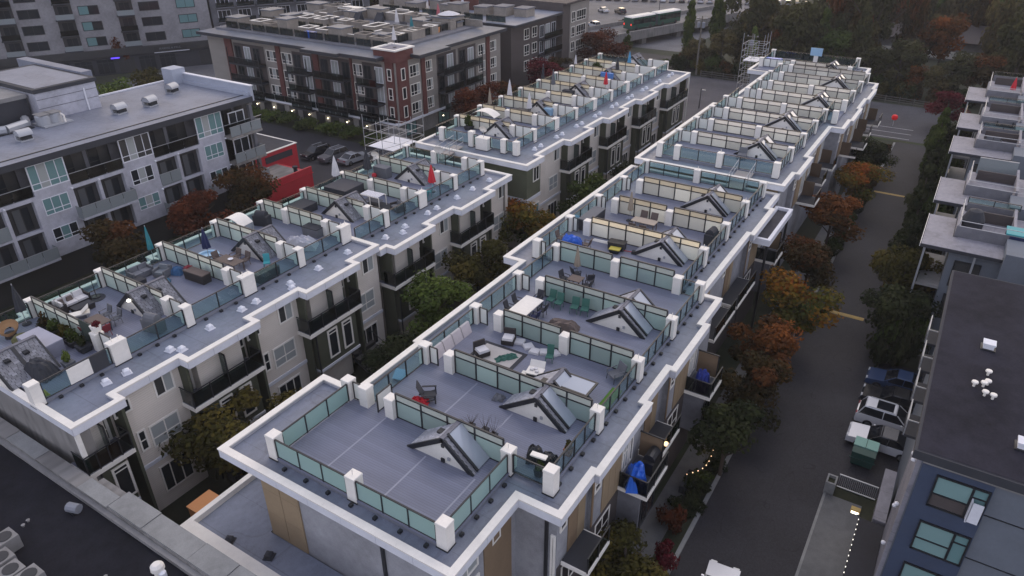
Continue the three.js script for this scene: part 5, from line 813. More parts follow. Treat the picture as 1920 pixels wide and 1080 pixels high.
// ---------------------------------------------------------------- trees: trunk, limbs and many small leaf faces in clumps
function crownGeo(kind, s, pal, n) { // radius 1 crown, base at y 0, top about y 2
  reseed(s); const m = { p: [], n: [], c: [] }, V = THREE.Vector3;
  const lobes = [];
  if (kind === 'round') for (let i = 0; i < 16; i++) { const a = rr(0, 2 * PI), r = rr(0.15, 0.72), y = rr(0.45, 1.6) - r * 0.25; lobes.push([r * Math.cos(a), y, r * Math.sin(a), rr(0.26, 0.45), rnd()]); }
  if (kind === 'column') for (let i = 0; i < 18; i++) { const y = rr(0.15, 1.9), a = rr(0, 2 * PI), r = rr(0, 0.45) * (1.15 - y / 2); lobes.push([r * Math.cos(a), y, r * Math.sin(a), rr(0.22, 0.36) * (1.2 - y / 2.4), rnd()]); }
  if (kind === 'conifer') for (let i = 0; i < 34; i++) { const y = 0.1 + 1.85 * (i / 34), a = i * 2.4, r = 0.68 * (1 - y / 2.02); lobes.push([r * Math.cos(a), y, r * Math.sin(a), 0.12 + 0.3 * (1 - y / 2), rnd()]); }
  if (kind === 'bush') for (let i = 0; i < 10; i++) { const a = rr(0, 2 * PI), r = rr(0, 0.65); lobes.push([r * Math.cos(a), rr(0.25, 0.8), r * Math.sin(a), rr(0.25, 0.42), rnd()]); }
  const per = Math.round(n / lobes.length);
  for (const [lx, ly, lz, lr, lt] of lobes) for (let k = 0; k < per; k++) {
    const u = rr(-1, 1), a = rr(0, 2 * PI), q = Math.sqrt(1 - u * u), rad = lr * Math.pow(rnd(), 0.28) * rr(0.85, 1.12);
    const d = new V(q * Math.cos(a), u * 0.8, q * Math.sin(a)), P = new V(lx + d.x * rad, ly + d.y * rad, lz + d.z * rad);
    const N = new V(d.x + rr(-0.8, 0.8), d.y + rr(-0.3, 1.1), d.z + rr(-0.8, 0.8)).normalize(), t1 = new V(rr(-1, 1), rr(-1, 1), rr(-1, 1)).cross(N).normalize(), t2 = new V().crossVectors(N, t1);
    const sz = rr(0.032, 0.07) * (pal.big ?? 1) * Math.sqrt(5000 / n) * (kind === 'bush' ? 0.75 : 1), w = sz * rr(0.5, 0.85);
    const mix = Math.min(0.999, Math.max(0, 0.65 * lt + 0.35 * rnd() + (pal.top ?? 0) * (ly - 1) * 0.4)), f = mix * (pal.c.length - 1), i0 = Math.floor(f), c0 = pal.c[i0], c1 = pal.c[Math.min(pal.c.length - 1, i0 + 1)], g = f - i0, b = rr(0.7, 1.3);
    const col = [0, 1, 2].map(j => (c0[j] * (1 - g) + c1[j] * g) * b);
    const A = P.clone().addScaledVector(t1, -sz), B = P.clone().addScaledVector(t2, w), D = P.clone().addScaledVector(t1, sz), E = P.clone().addScaledVector(t2, -w);
    for (const v of [A, D, B, A, E, D]) { m.p.push(v.x, v.y, v.z); m.n.push(N.x, N.y, N.z); m.c.push(...col); }
  }
  const g = new THREE.BufferGeometry(); g.setAttribute('position', new THREE.Float32BufferAttribute(m.p, 3)); g.setAttribute('normal', new THREE.Float32BufferAttribute(m.n, 3)); g.setAttribute('color', new THREE.Float32BufferAttribute(m.c, 3)); return g;
}
const leafMat = new THREE.MeshPhysicalMaterial({ color: C(1, 1, 1), vertexColors: true, roughness: 1, specularIntensity: 0.15, transmission: 0.3, thickness: 0, side: THREE.DoubleSide });
const PAL = {
  wdark: { c: [[0.03, 0.034, 0.014], [0.055, 0.056, 0.022], [0.085, 0.08, 0.032]] }, wolive: { c: [[0.05, 0.047, 0.02], [0.095, 0.08, 0.03], [0.14, 0.11, 0.04]] },
  green: { c: [[0.03, 0.045, 0.012], [0.055, 0.08, 0.018], [0.1, 0.125, 0.025]] }, lime: { c: [[0.06, 0.09, 0.02], [0.1, 0.14, 0.03], [0.16, 0.19, 0.04]] }, dark: { c: [[0.014, 0.02, 0.008], [0.027, 0.035, 0.012], [0.05, 0.056, 0.018]] },
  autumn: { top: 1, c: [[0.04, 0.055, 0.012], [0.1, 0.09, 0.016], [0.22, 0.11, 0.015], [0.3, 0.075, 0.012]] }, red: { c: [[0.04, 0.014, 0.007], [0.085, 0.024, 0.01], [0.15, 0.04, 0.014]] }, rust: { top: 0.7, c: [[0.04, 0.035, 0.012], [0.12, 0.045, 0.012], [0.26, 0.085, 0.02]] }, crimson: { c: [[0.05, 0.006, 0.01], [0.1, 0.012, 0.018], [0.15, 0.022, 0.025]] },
  olive: { c: [[0.035, 0.036, 0.01], [0.07, 0.062, 0.014], [0.125, 0.095, 0.02]] }, brownred: { top: 0.8, c: [[0.026, 0.026, 0.009], [0.055, 0.036, 0.011], [0.13, 0.045, 0.014]] },
};
function tree(label, cat, kind, pal, x, z, h, r, o = {}) { // h: height of the whole plant, r: crown radius
  const y0 = o.y ?? 0, clear = kind === 'bush' ? 0 : kind === 'round' ? h * 0.26 : h * 0.1, v = o.v ?? 0;
  const n = o.n ?? (kind === 'bush' ? 1200 : 5200);
  const t = thing(kind === 'bush' ? 'shrub' : kind === 'conifer' ? 'conifer_tree' : 'broadleaf_tree', label, cat, [x, y0, z], o.group);
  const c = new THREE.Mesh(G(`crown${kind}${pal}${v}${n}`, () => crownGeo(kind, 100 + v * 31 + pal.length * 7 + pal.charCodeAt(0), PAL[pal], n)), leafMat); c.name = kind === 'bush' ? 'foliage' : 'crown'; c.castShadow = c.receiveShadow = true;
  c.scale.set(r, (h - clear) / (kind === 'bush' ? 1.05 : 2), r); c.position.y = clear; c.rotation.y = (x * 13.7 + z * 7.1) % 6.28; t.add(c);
  if (kind !== 'bush') { const tr = new THREE.Mesh(G('trunk' + (kind === 'round'), () => { const m = new MB().bar([0, 0, 0], [0, 1, 0], 0.028, 7, 0.014); if (kind === 'round') for (const [a, l] of [[0.3, 0.34], [2.2, 0.36], [4.1, 0.33], [5.3, 0.3], [1.2, 0.28]]) m.bar([0, 0.32 + a * 0.06, 0], [l * Math.cos(a), 0.72 + a * 0.03, l * Math.sin(a)], 0.014, 5, 0.004); return m.geo(); }), M.bark); tr.name = 'trunk'; tr.castShadow = true; tr.scale.set(h * 0.75, h * 0.78, h * 0.75); if (kind !== 'round') tr.scale.set(h * 0.6, h * 0.9, h * 0.6); t.add(tr); }
  return t;
}
const RB = 'round', CO = 'column', CN = 'conifer', BU = 'bush';
// along the lane beside the central row
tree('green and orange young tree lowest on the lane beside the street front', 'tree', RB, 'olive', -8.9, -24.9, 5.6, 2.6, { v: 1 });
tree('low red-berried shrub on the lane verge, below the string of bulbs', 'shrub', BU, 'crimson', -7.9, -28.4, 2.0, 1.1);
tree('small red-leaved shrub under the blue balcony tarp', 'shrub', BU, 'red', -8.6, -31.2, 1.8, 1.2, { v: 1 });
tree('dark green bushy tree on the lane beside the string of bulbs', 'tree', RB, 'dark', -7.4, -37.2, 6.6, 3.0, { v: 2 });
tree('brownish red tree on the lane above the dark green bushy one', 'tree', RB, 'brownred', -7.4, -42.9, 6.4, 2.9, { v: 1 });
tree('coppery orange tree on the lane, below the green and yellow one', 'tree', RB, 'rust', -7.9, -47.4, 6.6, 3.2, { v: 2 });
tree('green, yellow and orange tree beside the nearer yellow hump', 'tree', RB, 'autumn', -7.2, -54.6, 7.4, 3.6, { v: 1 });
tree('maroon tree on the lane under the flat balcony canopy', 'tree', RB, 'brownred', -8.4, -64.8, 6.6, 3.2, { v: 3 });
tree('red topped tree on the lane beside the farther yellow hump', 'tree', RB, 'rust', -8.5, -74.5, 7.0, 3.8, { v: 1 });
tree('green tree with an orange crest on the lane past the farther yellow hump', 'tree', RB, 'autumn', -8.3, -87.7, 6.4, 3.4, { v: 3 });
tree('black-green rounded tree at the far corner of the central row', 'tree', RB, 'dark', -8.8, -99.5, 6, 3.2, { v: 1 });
// courtyard between the rows
tree('large green and amber tree in the courtyard at lower left', 'tree', RB, 'olive', -34.0, -20.2, 7.2, 3.7, { v: 2 });
tree('smaller olive tree just behind the large amber courtyard tree', 'tree', RB, 'olive', -31.6, -24.0, 5.4, 2.8, { v: 3 });
tree('black-green spreading tree in the courtyard beside the stair', 'tree', RB, 'dark', -30.9, -32.6, 5.2, 3.2, { v: 3 });
tree('light green tree in the courtyard behind the stair', 'tree', RB, 'lime', -32.2, -39.2, 7.4, 3.1, { v: 1 });
tree('yellow-green tree in the courtyard, second behind the stair', 'tree', RB, 'olive', -32.6, -46.6, 7.6, 3.4, { v: 1 });
tree('orange-red tipped tree in the courtyard below the scaffold bridge', 'tree', RB, 'autumn', -34.6, -57.2, 7.4, 3.5, { v: 2 });
tree('dark red tree at the end wall of the second left block', 'tree', RB, 'brownred', -36.5, -59.5, 5.2, 2.2, { v: 2 });
tree('dark green tree in the courtyard facing the far block', 'tree', RB, 'green', -32.6, -67, 7, 3.2, { v: 3 });
tree('dark courtyard tree midway along the far block', 'tree', RB, 'dark', -32.2, -76.5, 5.4, 2.4, { v: 2 });
tree('maroon hedge-like tree in the courtyard by the far plaza', 'tree', RB, 'brownred', -30.9, -94, 4.6, 2.6, { v: 1 });
tree('second maroon tree in the courtyard nearer the central row', 'tree', RB, 'brownred', -29.6, -86, 4.4, 2.5, { v: 2 });
// left of the rows
tree('dark tree with a reddish crown, nearest in front of the white block', 'tree', RB, 'brownred', -64.0, -31.6, 7.8, 3.8, { v: 1 });
tree('rusty red round tree in front of the white block', 'tree', RB, 'red', -64.0, -40.7, 7.8, 3.8, { v: 2 });
tree('brown-red tree beside the red shop', 'tree', RB, 'brownred', -65.2, -48.2, 7.8, 3.5, { v: 3 });
tree('broad rust-brown tree against the brick corner', 'tree', RB, 'red', -63.5, -91, 8.2, 4.8, { v: 1, n: 6000 });
tree('deep red tree behind the far left roofs', 'tree', RB, 'crimson', -64.5, -113, 7.6, 4.4, { v: 1 });
tree('dark red-brown tree between the brick block and the crimson one', 'tree', RB, 'brownred', -65.5, -101.5, 5.8, 3.2, { v: 2 });
tree('large red tree at the end of the brown block', 'tree', RB, 'red', -65.5, -138, 9, 5.6, { v: 3, n: 6000 });
tree('rust tree left of the large red one, by the brown wall', 'tree', RB, 'brownred', -67, -122, 6, 3.4, { v: 1 });
tree('light green slim tree beside the bus', 'tree', CO, 'green', -66, -152, 6, 2.2, { v: 1 });
tree('yellow-green bush behind the white block, left one', 'shrub', BU, 'lime', -124.5, -69, 5.0, 4.2, { n: 3000 });
tree('yellow-green bush behind the white block, right one', 'shrub', BU, 'olive', -126, -77.5, 5.2, 4.0, { v: 1, n: 3000 });
tree('bare reddish street tree before the shop fronts', 'tree', RB, 'red', -149, -87, 8, 2.6, { v: 1, n: 1600 });
for (let i = 0; i < 7; i++) tree(`clipped light green hedge bush before the garages, ${['first', 'second', 'third', 'fourth', 'fifth', 'sixth', 'seventh'][i]} from the left`, 'shrub', BU, i % 3 === 1 ? 'lime' : 'green', -101 + i * 4.6, -77.6, 1.9, 2.9, { v: i % 3, group: 'hedge bushes before the garages' });
tree('bright green hedge bush at the end of the garages', 'shrub', BU, 'lime', -87.5, -77.3, 1.9, 2.0, { v: 2 });
// tall hedge of trees on the right of the lane
[['tall pale green column at the far end of the right-hand hedge', CO, 'green', -1.9, -112, 8.8, 2.5], ['green column in the right-hand hedge, second from its far end', CO, 'green', -1.8, -105, 8.6, 2.6], ['leafy column in the right-hand hedge beside the middle house', CO, 'green', -1.6, -98, 8.8, 2.8], ['dull green column beside the farther yellow hump', CO, 'dark', -1.5, -90, 8.6, 2.8], ['dark hedge tree before the middle right-hand house', CO, 'dark', -1.4, -82.5, 9, 2.8], ['dark hedge tree next to the pale house canopy', CO, 'dark', -1.2, -75, 8.8, 2.8], ['black-green hedge tree below the pale house canopy', CO, 'dark', -1.0, -68.5, 8.6, 2.8], ['brown-tipped hedge tree beside the nearer yellow hump', RB, 'olive', -0.6, -62.6, 9, 3.0], ['dark rounded hedge tree, nearest on the right of the lane', RB, 'dark', -0.1, -57.6, 7.4, 3.2]].forEach((q, i) => tree(q[0], 'tree', q[1], q[2], q[3], q[4], q[5], q[6], { v: i % 3 }));
tree('maroon round tree at the far right end of the lane', 'tree', RB, 'crimson', -2.2, -129.5, 6.6, 3.6, { v: 2 });
// the wood beyond: the trees one can tell apart in front, the rest as one mass
const woodFront = [[-52.5, -152, CO, 'green', 15, 'tall mid-green tree between the bus and the transformer pole'], [-49.5, -148, RB, 'olive', 7, 'low olive tree at the foot of the transformer pole'], [-44.5, -150, RB, 'olive', 9, 'pale olive spreading tree just right of the transformer pole'], [-41, -155, RB, 'dark', 17, 'tall dark tree behind the two poles'], [-38, -149, CO, 'lime', 10, 'yellow-green slender tree by the slimmer pole'], [-34, -152, RB, 'brownred', 10, 'russet spreading tree behind the far scaffold'], [-30.5, -150, RB, 'dark', 16, 'dark tree directly behind the far scaffold'], [-26.5, -154, CO, 'green', 15, 'tall green tree behind the far central block, left one'], [-23, -150, RB, 'green', 11, 'broad green tree behind the farthest screens'], [-19, -149, CN, 'dark', 15, 'dark conifer behind the far right corner of the central row'], [-15.5, -148, RB, 'dark', 9, 'dark rounded tree at the left end of the far lane fence'], [-12, -151, RB, 'dark', 10, 'short dark tree over the far lane fence'], [-8.5, -149, RB, 'rust', 6, 'rust tree over the middle of the far lane fence'], [-5.5, -147.5, RB, 'olive', 6.5, 'olive tree at the right end of the far lane fence'], [-2.5, -150, RB, 'dark', 9, 'dark tree behind the maroon round tree'], [2, -150, RB, 'brownred', 9, 'reddish tree behind the farthest right-hand house'], [6, -155, RB, 'dark', 17, 'tall dark tree at the right edge of the wood'], [-6.5, -166, RB, 'rust', 13, 'tall orange tree between the two distant sheds'], [-19.5, -164, RB, 'dark', 22, 'tallest dark tree left of the long brown shed'], [-12.5, -168, CN, 'brownred', 22, 'bare reddish conifer before the long brown shed']];
for (const [x, z, k, pal, h, l] of woodFront) tree(l, 'tree', k, pal === 'dark' ? 'wdark' : pal === 'olive' ? 'wolive' : pal, x, z, h, k === RB ? Math.min(5.4, h * 0.45) : k === CN ? 3.6 : 3.0, { v: Math.abs(x | 0) % 2, n: 3600 });
function mass(name, label, cat, spots, kinds) { // foliage that reads as one mass
  const g = thing(name, label, cat, [0, 0, 0]); struct(g, 'stuff'); const M4 = new THREE.Matrix4(), Q = new THREE.Quaternion(), Y = new THREE.Vector3(0, 1, 0);
  kinds.forEach(([kind, pal, v, n], k) => { const S = spots.filter((_, i) => i % kinds.length === k); if (!S.length) return; const im = new THREE.InstancedMesh(G(`crown${kind}${pal}${v}${n}`, () => crownGeo(kind, 100 + v * 31 + pal.length * 7 + pal.charCodeAt(0), PAL[pal], n)), leafMat, S.length); im.name = 'foliage'; S.forEach(([x, z, h, r], i) => { M4.compose(new THREE.Vector3(x, 0, z), Q.setFromAxisAngle(Y, x * 3.3 + z), new THREE.Vector3(r, h / (kind === 'bush' ? 1.05 : 2), r)); im.setMatrixAt(i, M4); }); im.castShadow = im.receiveShadow = true; struct(im, 'stuff'); g.add(im); });
}
reseed(44); const W2 = []; for (let i = 0; i < 330; i++) { const x = -53 + rnd() * 92, z = -154 - rnd() * 110; if (x < -30 && z < -163 - (x + 53) * 0.8) continue; if (x > -18 && x < 2 && z > -187) continue; W2.push([x, z, rr(9, 19), rr(3.2, 5.2)]); }
mass('far_wood', 'dark mixed autumn wood filling the top right beyond the rows', 'wood', W2, [[RB, 'wdark', 0, 2600], [RB, 'wolive', 0, 2600], [CO, 'green', 1, 2600], [RB, 'wdark', 1, 2600], [RB, 'wolive', 1, 2600], [CO, 'wolive', 1, 2600], [CO, 'wdark', 0, 2600], [RB, 'brownred', 0, 2600], [RB, 'green', 0, 2600]]);
const W3 = []; for (let i = 0; i < 90; i++) W3.push([rr(-56, 12), rr(-143.6, -152), rr(1.6, 3.6), rr(1.6, 3)]);
mass('undergrowth', 'dense brush along the foot of the wood', 'undergrowth', W3, [[BU, 'dark', 0, 1200], [BU, 'olive', 1, 1200], [BU, 'brownred', 0, 1200], [BU, 'green', 1, 1200]]);
const W4 = []; for (let i = 0; i < 110; i++) W4.push([rr(-175, -62), rr(-143, -205), rr(8, 14), rr(4, 6)]); 
mass('far_grove', 'dark belt of trees behind the brick and brown apartments', 'wood', W4.filter(q => q[0] < -108 || q[1] > -150 && q[0] < -76), [[RB, 'dark', 0, 2600], [RB, 'brownred', 1, 2600], [CN, 'dark', 0, 2600]]);
const W5 = []; for (let i = 0; i < 60; i++) W5.push([rr(-1.0, 1.2), rr(-56, -118), rr(2, 5.5), rr(1.4, 2)]); mass('hedge_undergrowth', 'dark hedge thicket filling the foot of the right-hand hedge', 'hedge', W5, [[BU, 'dark', 0, 1200], [BU, 'dark', 1, 1200], [BU, 'green', 1, 1200]]);
const W6 = []; for (let i = 0; i < 70; i++) W6.push([rr(-8.5, -7.7), rr(-32, -116), rr(0.8, 1.7), rr(0.8, 1.2)]); mass('kerb_hedge', 'low dark hedge along the lane kerb of the central row', 'hedge', W6, [[BU, 'dark', 0, 1200], [BU, 'green', 1, 1200], [BU, 'brownred', 0, 1200]]);
const W7 = []; for (let i = 0; i < 90; i++) W7.push([rr(-33.5, -26.5), rr(-16, -110), rr(0.8, 1.8), rr(1, 1.7)]); mass('courtyard_planting', 'low dark planting covering the courtyard floor', 'planting', W7, [[BU, 'dark', 0, 1200], [BU, 'dark', 1, 1200], [BU, 'olive', 1, 1200]]);
const W8 = []; for (let i = 0; i < 60; i++) W8.push([rr(-66, -58), rr(-14, -56), rr(1, 2.4), rr(1.4, 2.4)]); mass('garden_planting', 'dark garden shrubs between the white block and the left row', 'planting', W8, [[BU, 'dark', 0, 1200], [BU, 'dark', 1, 1200], [BU, 'green', 1, 1200]]);
// ---------------------------------------------------------------- things on the roof decks (shapes in local metres, base at the origin)
function local(name, label, cat, p, turn = 0, group) { const t = thing(name, label, cat, p, group, turn); origin.set(t, [0, 0, 0]); return t; }
const Dk = 9.76, Dk2 = 9.26, Dk3 = 10.51;
function chair(label, p, turn, mat, o = {}) {
  const t = local(o.name ?? 'patio_chair', label, 'chair', p, turn, o.group), w = o.w ?? 0.52, s = o.s ?? 0.44;
  new MB().box(-w / 2, w / 2, s - 0.06, s, -w / 2, w / 2).build('seat', o.seat ?? mat, t);
  const b = new MB(); b.quad([-w / 2, s, -w / 2], [w / 2, s, -w / 2], [w / 2, 0.95, -w / 2 - 0.14], [-w / 2, 0.95, -w / 2 - 0.14]).quad([w / 2, s, -w / 2 - 0.05], [-w / 2, s, -w / 2 - 0.05], [-w / 2, 0.95, -w / 2 - 0.19], [w / 2, 0.95, -w / 2 - 0.19]).quad([-w / 2, 0.95, -w / 2 - 0.14], [w / 2, 0.95, -w / 2 - 0.14], [w / 2, 0.95, -w / 2 - 0.19], [-w / 2, 0.95, -w / 2 - 0.19]); b.build('backrest', mat, t);
  for (const x of [-1, 1]) for (const z of [-1, 1]) new MB().bar([x * (w / 2 - 0.03), s - 0.05, z * (w / 2 - 0.03)], [x * (w / 2), 0, z * (w / 2)], 0.022, 5).build('leg', o.leg ?? mat, t);
  if (o.arms !== false) for (const x of [-1, 1]) new MB().box(x * w / 2 - 0.03, x * w / 2 + 0.03, 0.64, 0.67, -w / 2, w / 2).box(x * w / 2 - 0.02, x * w / 2 + 0.02, s, 0.64, w / 2 - 0.05, w / 2).build('armrest', mat, t);
  return t;
}
function table(label, p, turn, w, d, mat, leg = mat, h = 0.74) {
  const t = local('patio_table', label, 'table', p, turn); new MB().box(-w / 2, w / 2, h - 0.05, h, -d / 2, d / 2).build('tabletop', mat, t);
  for (const x of [-1, 1]) for (const z of [-1, 1]) new MB().box(x * (w / 2 - 0.1) - 0.03, x * (w / 2 - 0.1) + 0.03, 0, h - 0.05, z * (d / 2 - 0.1) - 0.03, z * (d / 2 - 0.1) + 0.03).build('leg', leg, t); return t;
}
function parasol(label, p, mat, h = 2.5, o = {}) {
  const t = local('closed_parasol', label, 'parasol', p, o.turn ?? 0, o.group);
  new MB().lathe(0, 0, 0, [[0.28, 0], [0.28, 0.06], [0.05, 0.1], [0, 0.1]], 12).build('base', M.charcoal, t); new MB().bar([0, 0.05, 0], [0, h, 0], 0.024, 6).build('pole', M.galv, t);
  const n = 12, m = new MB(), R = o.r ?? 0.24, ring = (y, r) => Array.from({ length: n }, (_, i) => { const q = r * (i % 2 ? 1 : 0.62); return [q * Math.cos(i / n * 2 * PI), y, -q * Math.sin(i / n * 2 * PI)]; });
  const L = [ring(h * 0.36, R * 1.05), ring(h * 0.42, R), ring(h * 0.72, R * 0.62), ring(h * 0.97, 0.05)]; for (let k = 0; k < 3; k++) for (let i = 0; i < n; i++) { const j = (i + 1) % n; m.quad(L[k][i], L[k][j], L[k + 1][j], L[k + 1][i]); } for (let i = 0; i < n; i++) m.tri(L[3][i], L[3][(i + 1) % n], [0, h * 1.0, 0]); m.build('canopy', mat, t);
  new MB().lathe(0, h, 0, [[0.02, 0], [0.03, 0.04], [0, 0.09]], 6).build('finial', M.galv, t); return t;
}
function chest(label, p, turn, w, d, h, mat, lid = mat, name = 'storage_chest') { const t = local(name, label, 'chest', p, turn); new MB().taper(0, 0, 0, w - 0.06, d - 0.06, w - 0.02, d - 0.02, h - 0.07).build('body', mat, t); new MB().box(-w / 2, w / 2, h - 0.07, h, -d / 2, d / 2).build('lid', lid, t); return t; }
function sofa(label, p, turn, w, mat, cush, pillows) {
  const t = local('patio_sofa', label, 'sofa', p, turn); new MB().box(-w / 2, w / 2, 0.05, 0.3, -0.45, 0.45).build('base', mat, t); new MB().box(-w / 2, w / 2, 0.3, 0.72, -0.45, -0.32).build('backrest', mat, t); for (const x of [-1, 1]) new MB().box(x * w / 2, x * (w / 2 - 0.12), 0.3, 0.6, -0.32, 0.45).build('armrest', mat, t);
  const n = Math.max(1, Math.round(w / 0.85)), s = (w - 0.28) / n; for (let i = 0; i < n; i++) { const x = -w / 2 + 0.14 + s * (i + 0.5); new MB().cbox(x, 0.3, 0.06, s - 0.03, 0.14, 0.76).build('seat_cushion', cush, t); new MB().taper(x, 0.44, -0.24, s - 0.03, 0.18, s - 0.08, 0.12, 0.36).build('back_cushion', cush, t); }
  for (let i = 0; i < (pillows ?? 0); i++) new MB().taper(-w / 4 + i * 0.6, 0.44, -0.05, 0.4, 0.16, 0.34, 0.12, 0.3).build('pillow', M.brownfurn, t); return t;
}
function drape(label, name, cat, p, turn, w, d, h, mat, s, rough = 0.12) { // a cover thrown over something: bumpy skirted mound
  reseed(s); const t = local(name, label, cat, p, turn), n = 9, P = []; for (let j = 0; j <= n; j++) { P.push([]); for (let i = 0; i <= n; i++) { const u = i / n * 2 - 1, v = j / n * 2 - 1, e = Math.max(Math.abs(u), Math.abs(v)), k = e > 0.98 ? 0 : e > 0.75 ? 0.82 : 1; P[j].push([u * w / 2 * (e > 0.98 ? 1.06 : 0.97) + rr(-0.04, 0.04), Math.max(0.01, h * k * (1 + rr(-rough, rough)) - (k ? 0.1 * (u * u + v * v) * h : 0)), v * d / 2 * (e > 0.98 ? 1.06 : 0.97) + rr(-0.04, 0.04)]); } }
  const m = new MB(); for (let j = 0; j < n; j++) for (let i = 0; i < n; i++) m.quad(P[j + 1][i], P[j + 1][i + 1], P[j][i + 1], P[j][i]); m.build('cover', mat, t); return t;
}
function bbqCover(label, p, turn, mat = M.charcoal) { const t = local('covered_barbecue', label, 'barbecue', p, turn); new MB().taper(0, 0, 0, 1.3, 0.66, 1.35, 0.68, 0.85).build('skirt', mat, t); const m = new MB(), n = 6; for (let i = 0; i < n; i++) { const a = i / n * PI, b = (i + 1) / n * PI, f = q => [0.34 * Math.cos(q), 0.85 + 0.4 * Math.sin(q)]; const [z, y] = f(a), [w, v] = f(b); m.quad([-0.45, y, z], [0.45, y, z], [0.45, v, w], [-0.45, v, w]).tri([0.45, 0.85, 0], [0.45, v, w], [0.45, y, z]).tri([-0.45, 0.85, 0], [-0.45, y, z], [-0.45, v, w]); } m.build('hood', mat, t); return t; }
function planter(label, p, w, mat, pal, h = 0.9, o = {}) { const t = local('potted_plant', label, 'potted plant', p, 0, o.group); new MB().taper(0, 0, 0, w * 0.75, w * 0.75, w, w, 0.42).build('pot', mat, t); const c = new THREE.Mesh(G('pp' + pal, () => crownGeo('bush', 77 + pal.length, PAL[pal], 420)), leafMat); c.name = 'foliage'; c.castShadow = true; c.scale.set(w * 0.75, h - 0.35, w * 0.75); c.position.y = 0.34; c.rotation.y = p[0]; t.add(c); return t; }
function dish(label, p, turn, r = 0.42) { const t = local('satellite_dish', label, 'satellite dish', p, turn); new MB().bar([0, 0, 0], [0, 0.75, 0], 0.03, 6).build('mast', M.galv, t); const m = new MB(), n = 14, e = (q, k) => [k * r * Math.cos(q), 0.95 + k * r * Math.sin(q) * 0.9, 0.16 * k * k - 0.05 + k * r * Math.sin(q) * 0.45]; for (let i = 0; i < n; i++) { const a = i / n * 2 * PI, b = (i + 1) / n * 2 * PI; for (const [k0, k1] of [[0, 0.5], [0.5, 1]]) { m.quad(e(a, k0), e(a, k1), e(b, k1), e(b, k0)); const o = q => [q[0], q[1] - 0.01, q[2] - 0.03]; m.quad(o(e(b, k0)), o(e(b, k1)), o(e(a, k1)), o(e(a, k0))); } } m.build('reflector', M.white, t); new MB().bar([0, 0.6, 0.1], [0, 0.9, 0.55], 0.018, 5).build('feed_arm', M.galv, t); return t; }

// --- central row, nearest decks
{ const a = local('lounge_chair', 'dark slatted wooden lounge chair on the second plank deck', 'chair', [-20.6, Dk, -24.05], 2.2); new MB().box(-0.32, 0.32, 0.28, 0.33, -0.3, 0.35).build('seat', M.charcoal, a); for (let i = 0; i < 5; i++) { const x = -0.28 + i * 0.14; new MB().quad([x - 0.055, 0.3, -0.28], [x + 0.055, 0.3, -0.28], [x + 0.055, 1.1, -0.62], [x - 0.055, 1.1, -0.62]).quad([x + 0.055, 0.28, -0.32], [x - 0.055, 0.28, -0.32], [x - 0.055, 1.08, -0.66], [x + 0.055, 1.08, -0.66]).build('back_slat', M.charcoal, a); } for (const s of [-1, 1]) { new MB().box(s * 0.42 - 0.06, s * 0.42 + 0.06, 0.55, 0.58, -0.4, 0.4).build('armrest', M.charcoal, a); new MB().box(s * 0.42 - 0.03, s * 0.42 + 0.03, 0, 0.55, 0.3, 0.38).build('leg', M.charcoal, a); new MB().bar([s * 0.42, 0.3, 0.35], [s * 0.42, 0.02, -0.6], 0.035, 4).build('leg', M.charcoal, a); } }
drape('crumpled red cloth on the deck beside the dark lounge chair', 'red_cloth', 'cloth', [-20.85, Dk, -23.5], 0.5, 0.95, 0.6, 0.28, M.red, 3, 0.6);
drape('crushed dark bag at the foot of the second stair hood', 'dark_bag', 'bag', [-17.4, Dk, -26.05], 0.2, 0.6, 0.45, 0.28, M.greyfab, 9, 0.2);
for (const [x, z] of [[-17.3, -23.3], [-16.5, -23.4], [-15.9, -23.3]]) { const t = local('dry_plant', `wispy dry plant behind the first screen, ${x < -17 ? 'leftmost' : x < -16.2 ? 'middle' : 'rightmost'} of three`, 'potted plant', [x, Dk, z], 0, 'dry plants behind the first screen'); reseed(9 + x * 10 | 0); for (let i = 0; i < 14; i++) new MB().bar([0, 0.2, 0], [rr(-0.4, 0.4), rr(0.5, 1.1), rr(-0.4, 0.4)], 0.012, 3, 0.004).build('stem', M.bark, t); new MB().taper(0, 0, 0, 0.3, 0.3, 0.36, 0.36, 0.24).build('pot', M.charcoal, t); }
drape('round black covered heap, left of the two on the right-hand deck', 'black_cover', 'covered furniture', [-13.35, Dk, -23.05], 0.4, 0.75, 0.75, 0.75, M.black, 4, 0.12); drape('low black covered heap, right of the two on the right-hand deck', 'black_cover', 'covered furniture', [-12.65, Dk, -23.15], 0.1, 0.8, 0.8, 0.55, M.black, 6, 0.12);
planter('small green pot plant inside the short glass rail near the outer pillar', [-12.6, Dk, -22.2], 0.4, M.charcoal, 'green', 0.9); planter('pot plant at the right-hand rail behind the black heaps', [-12.1, Dk, -24.2], 0.4, M.clay, 'olive', 0.9);
chest('white board lying behind the outermost front pillar', [-12.7, Dk + 1.0, -22.35], 0.1, 0.8, 0.3, 0.12, M.white, M.white, 'white_board');
for (const [z, k] of [[-24.9, 'second'], [-37.8, 'fourth'], [-43.2, 'fifth'], [-49.5, 'sixth']]) { const x = z > -42 ? -23.15 : -24.65, t = local('leaning_panel', `pale blue panel leaning at the left rail of the ${k} deck`, 'panel', [x - 0.25, 9.52, z], 0.2, 'pale blue panels at the left rails'); new MB().quad([-0.35, 0.15, 0.3], [0.35, 0.15, 0.3], [0.35, 0.5, -0.25], [-0.35, 0.5, -0.25]).quad([0.35, 0.1, 0.28], [-0.35, 0.1, 0.28], [-0.35, 0.46, -0.28], [0.35, 0.46, -0.28]).build('sheet', M.paleblue, t); new MB().box(-0.3, 0.3, 0, 0.14, -0.25, 0.25).build('foot', M.galv, t); }
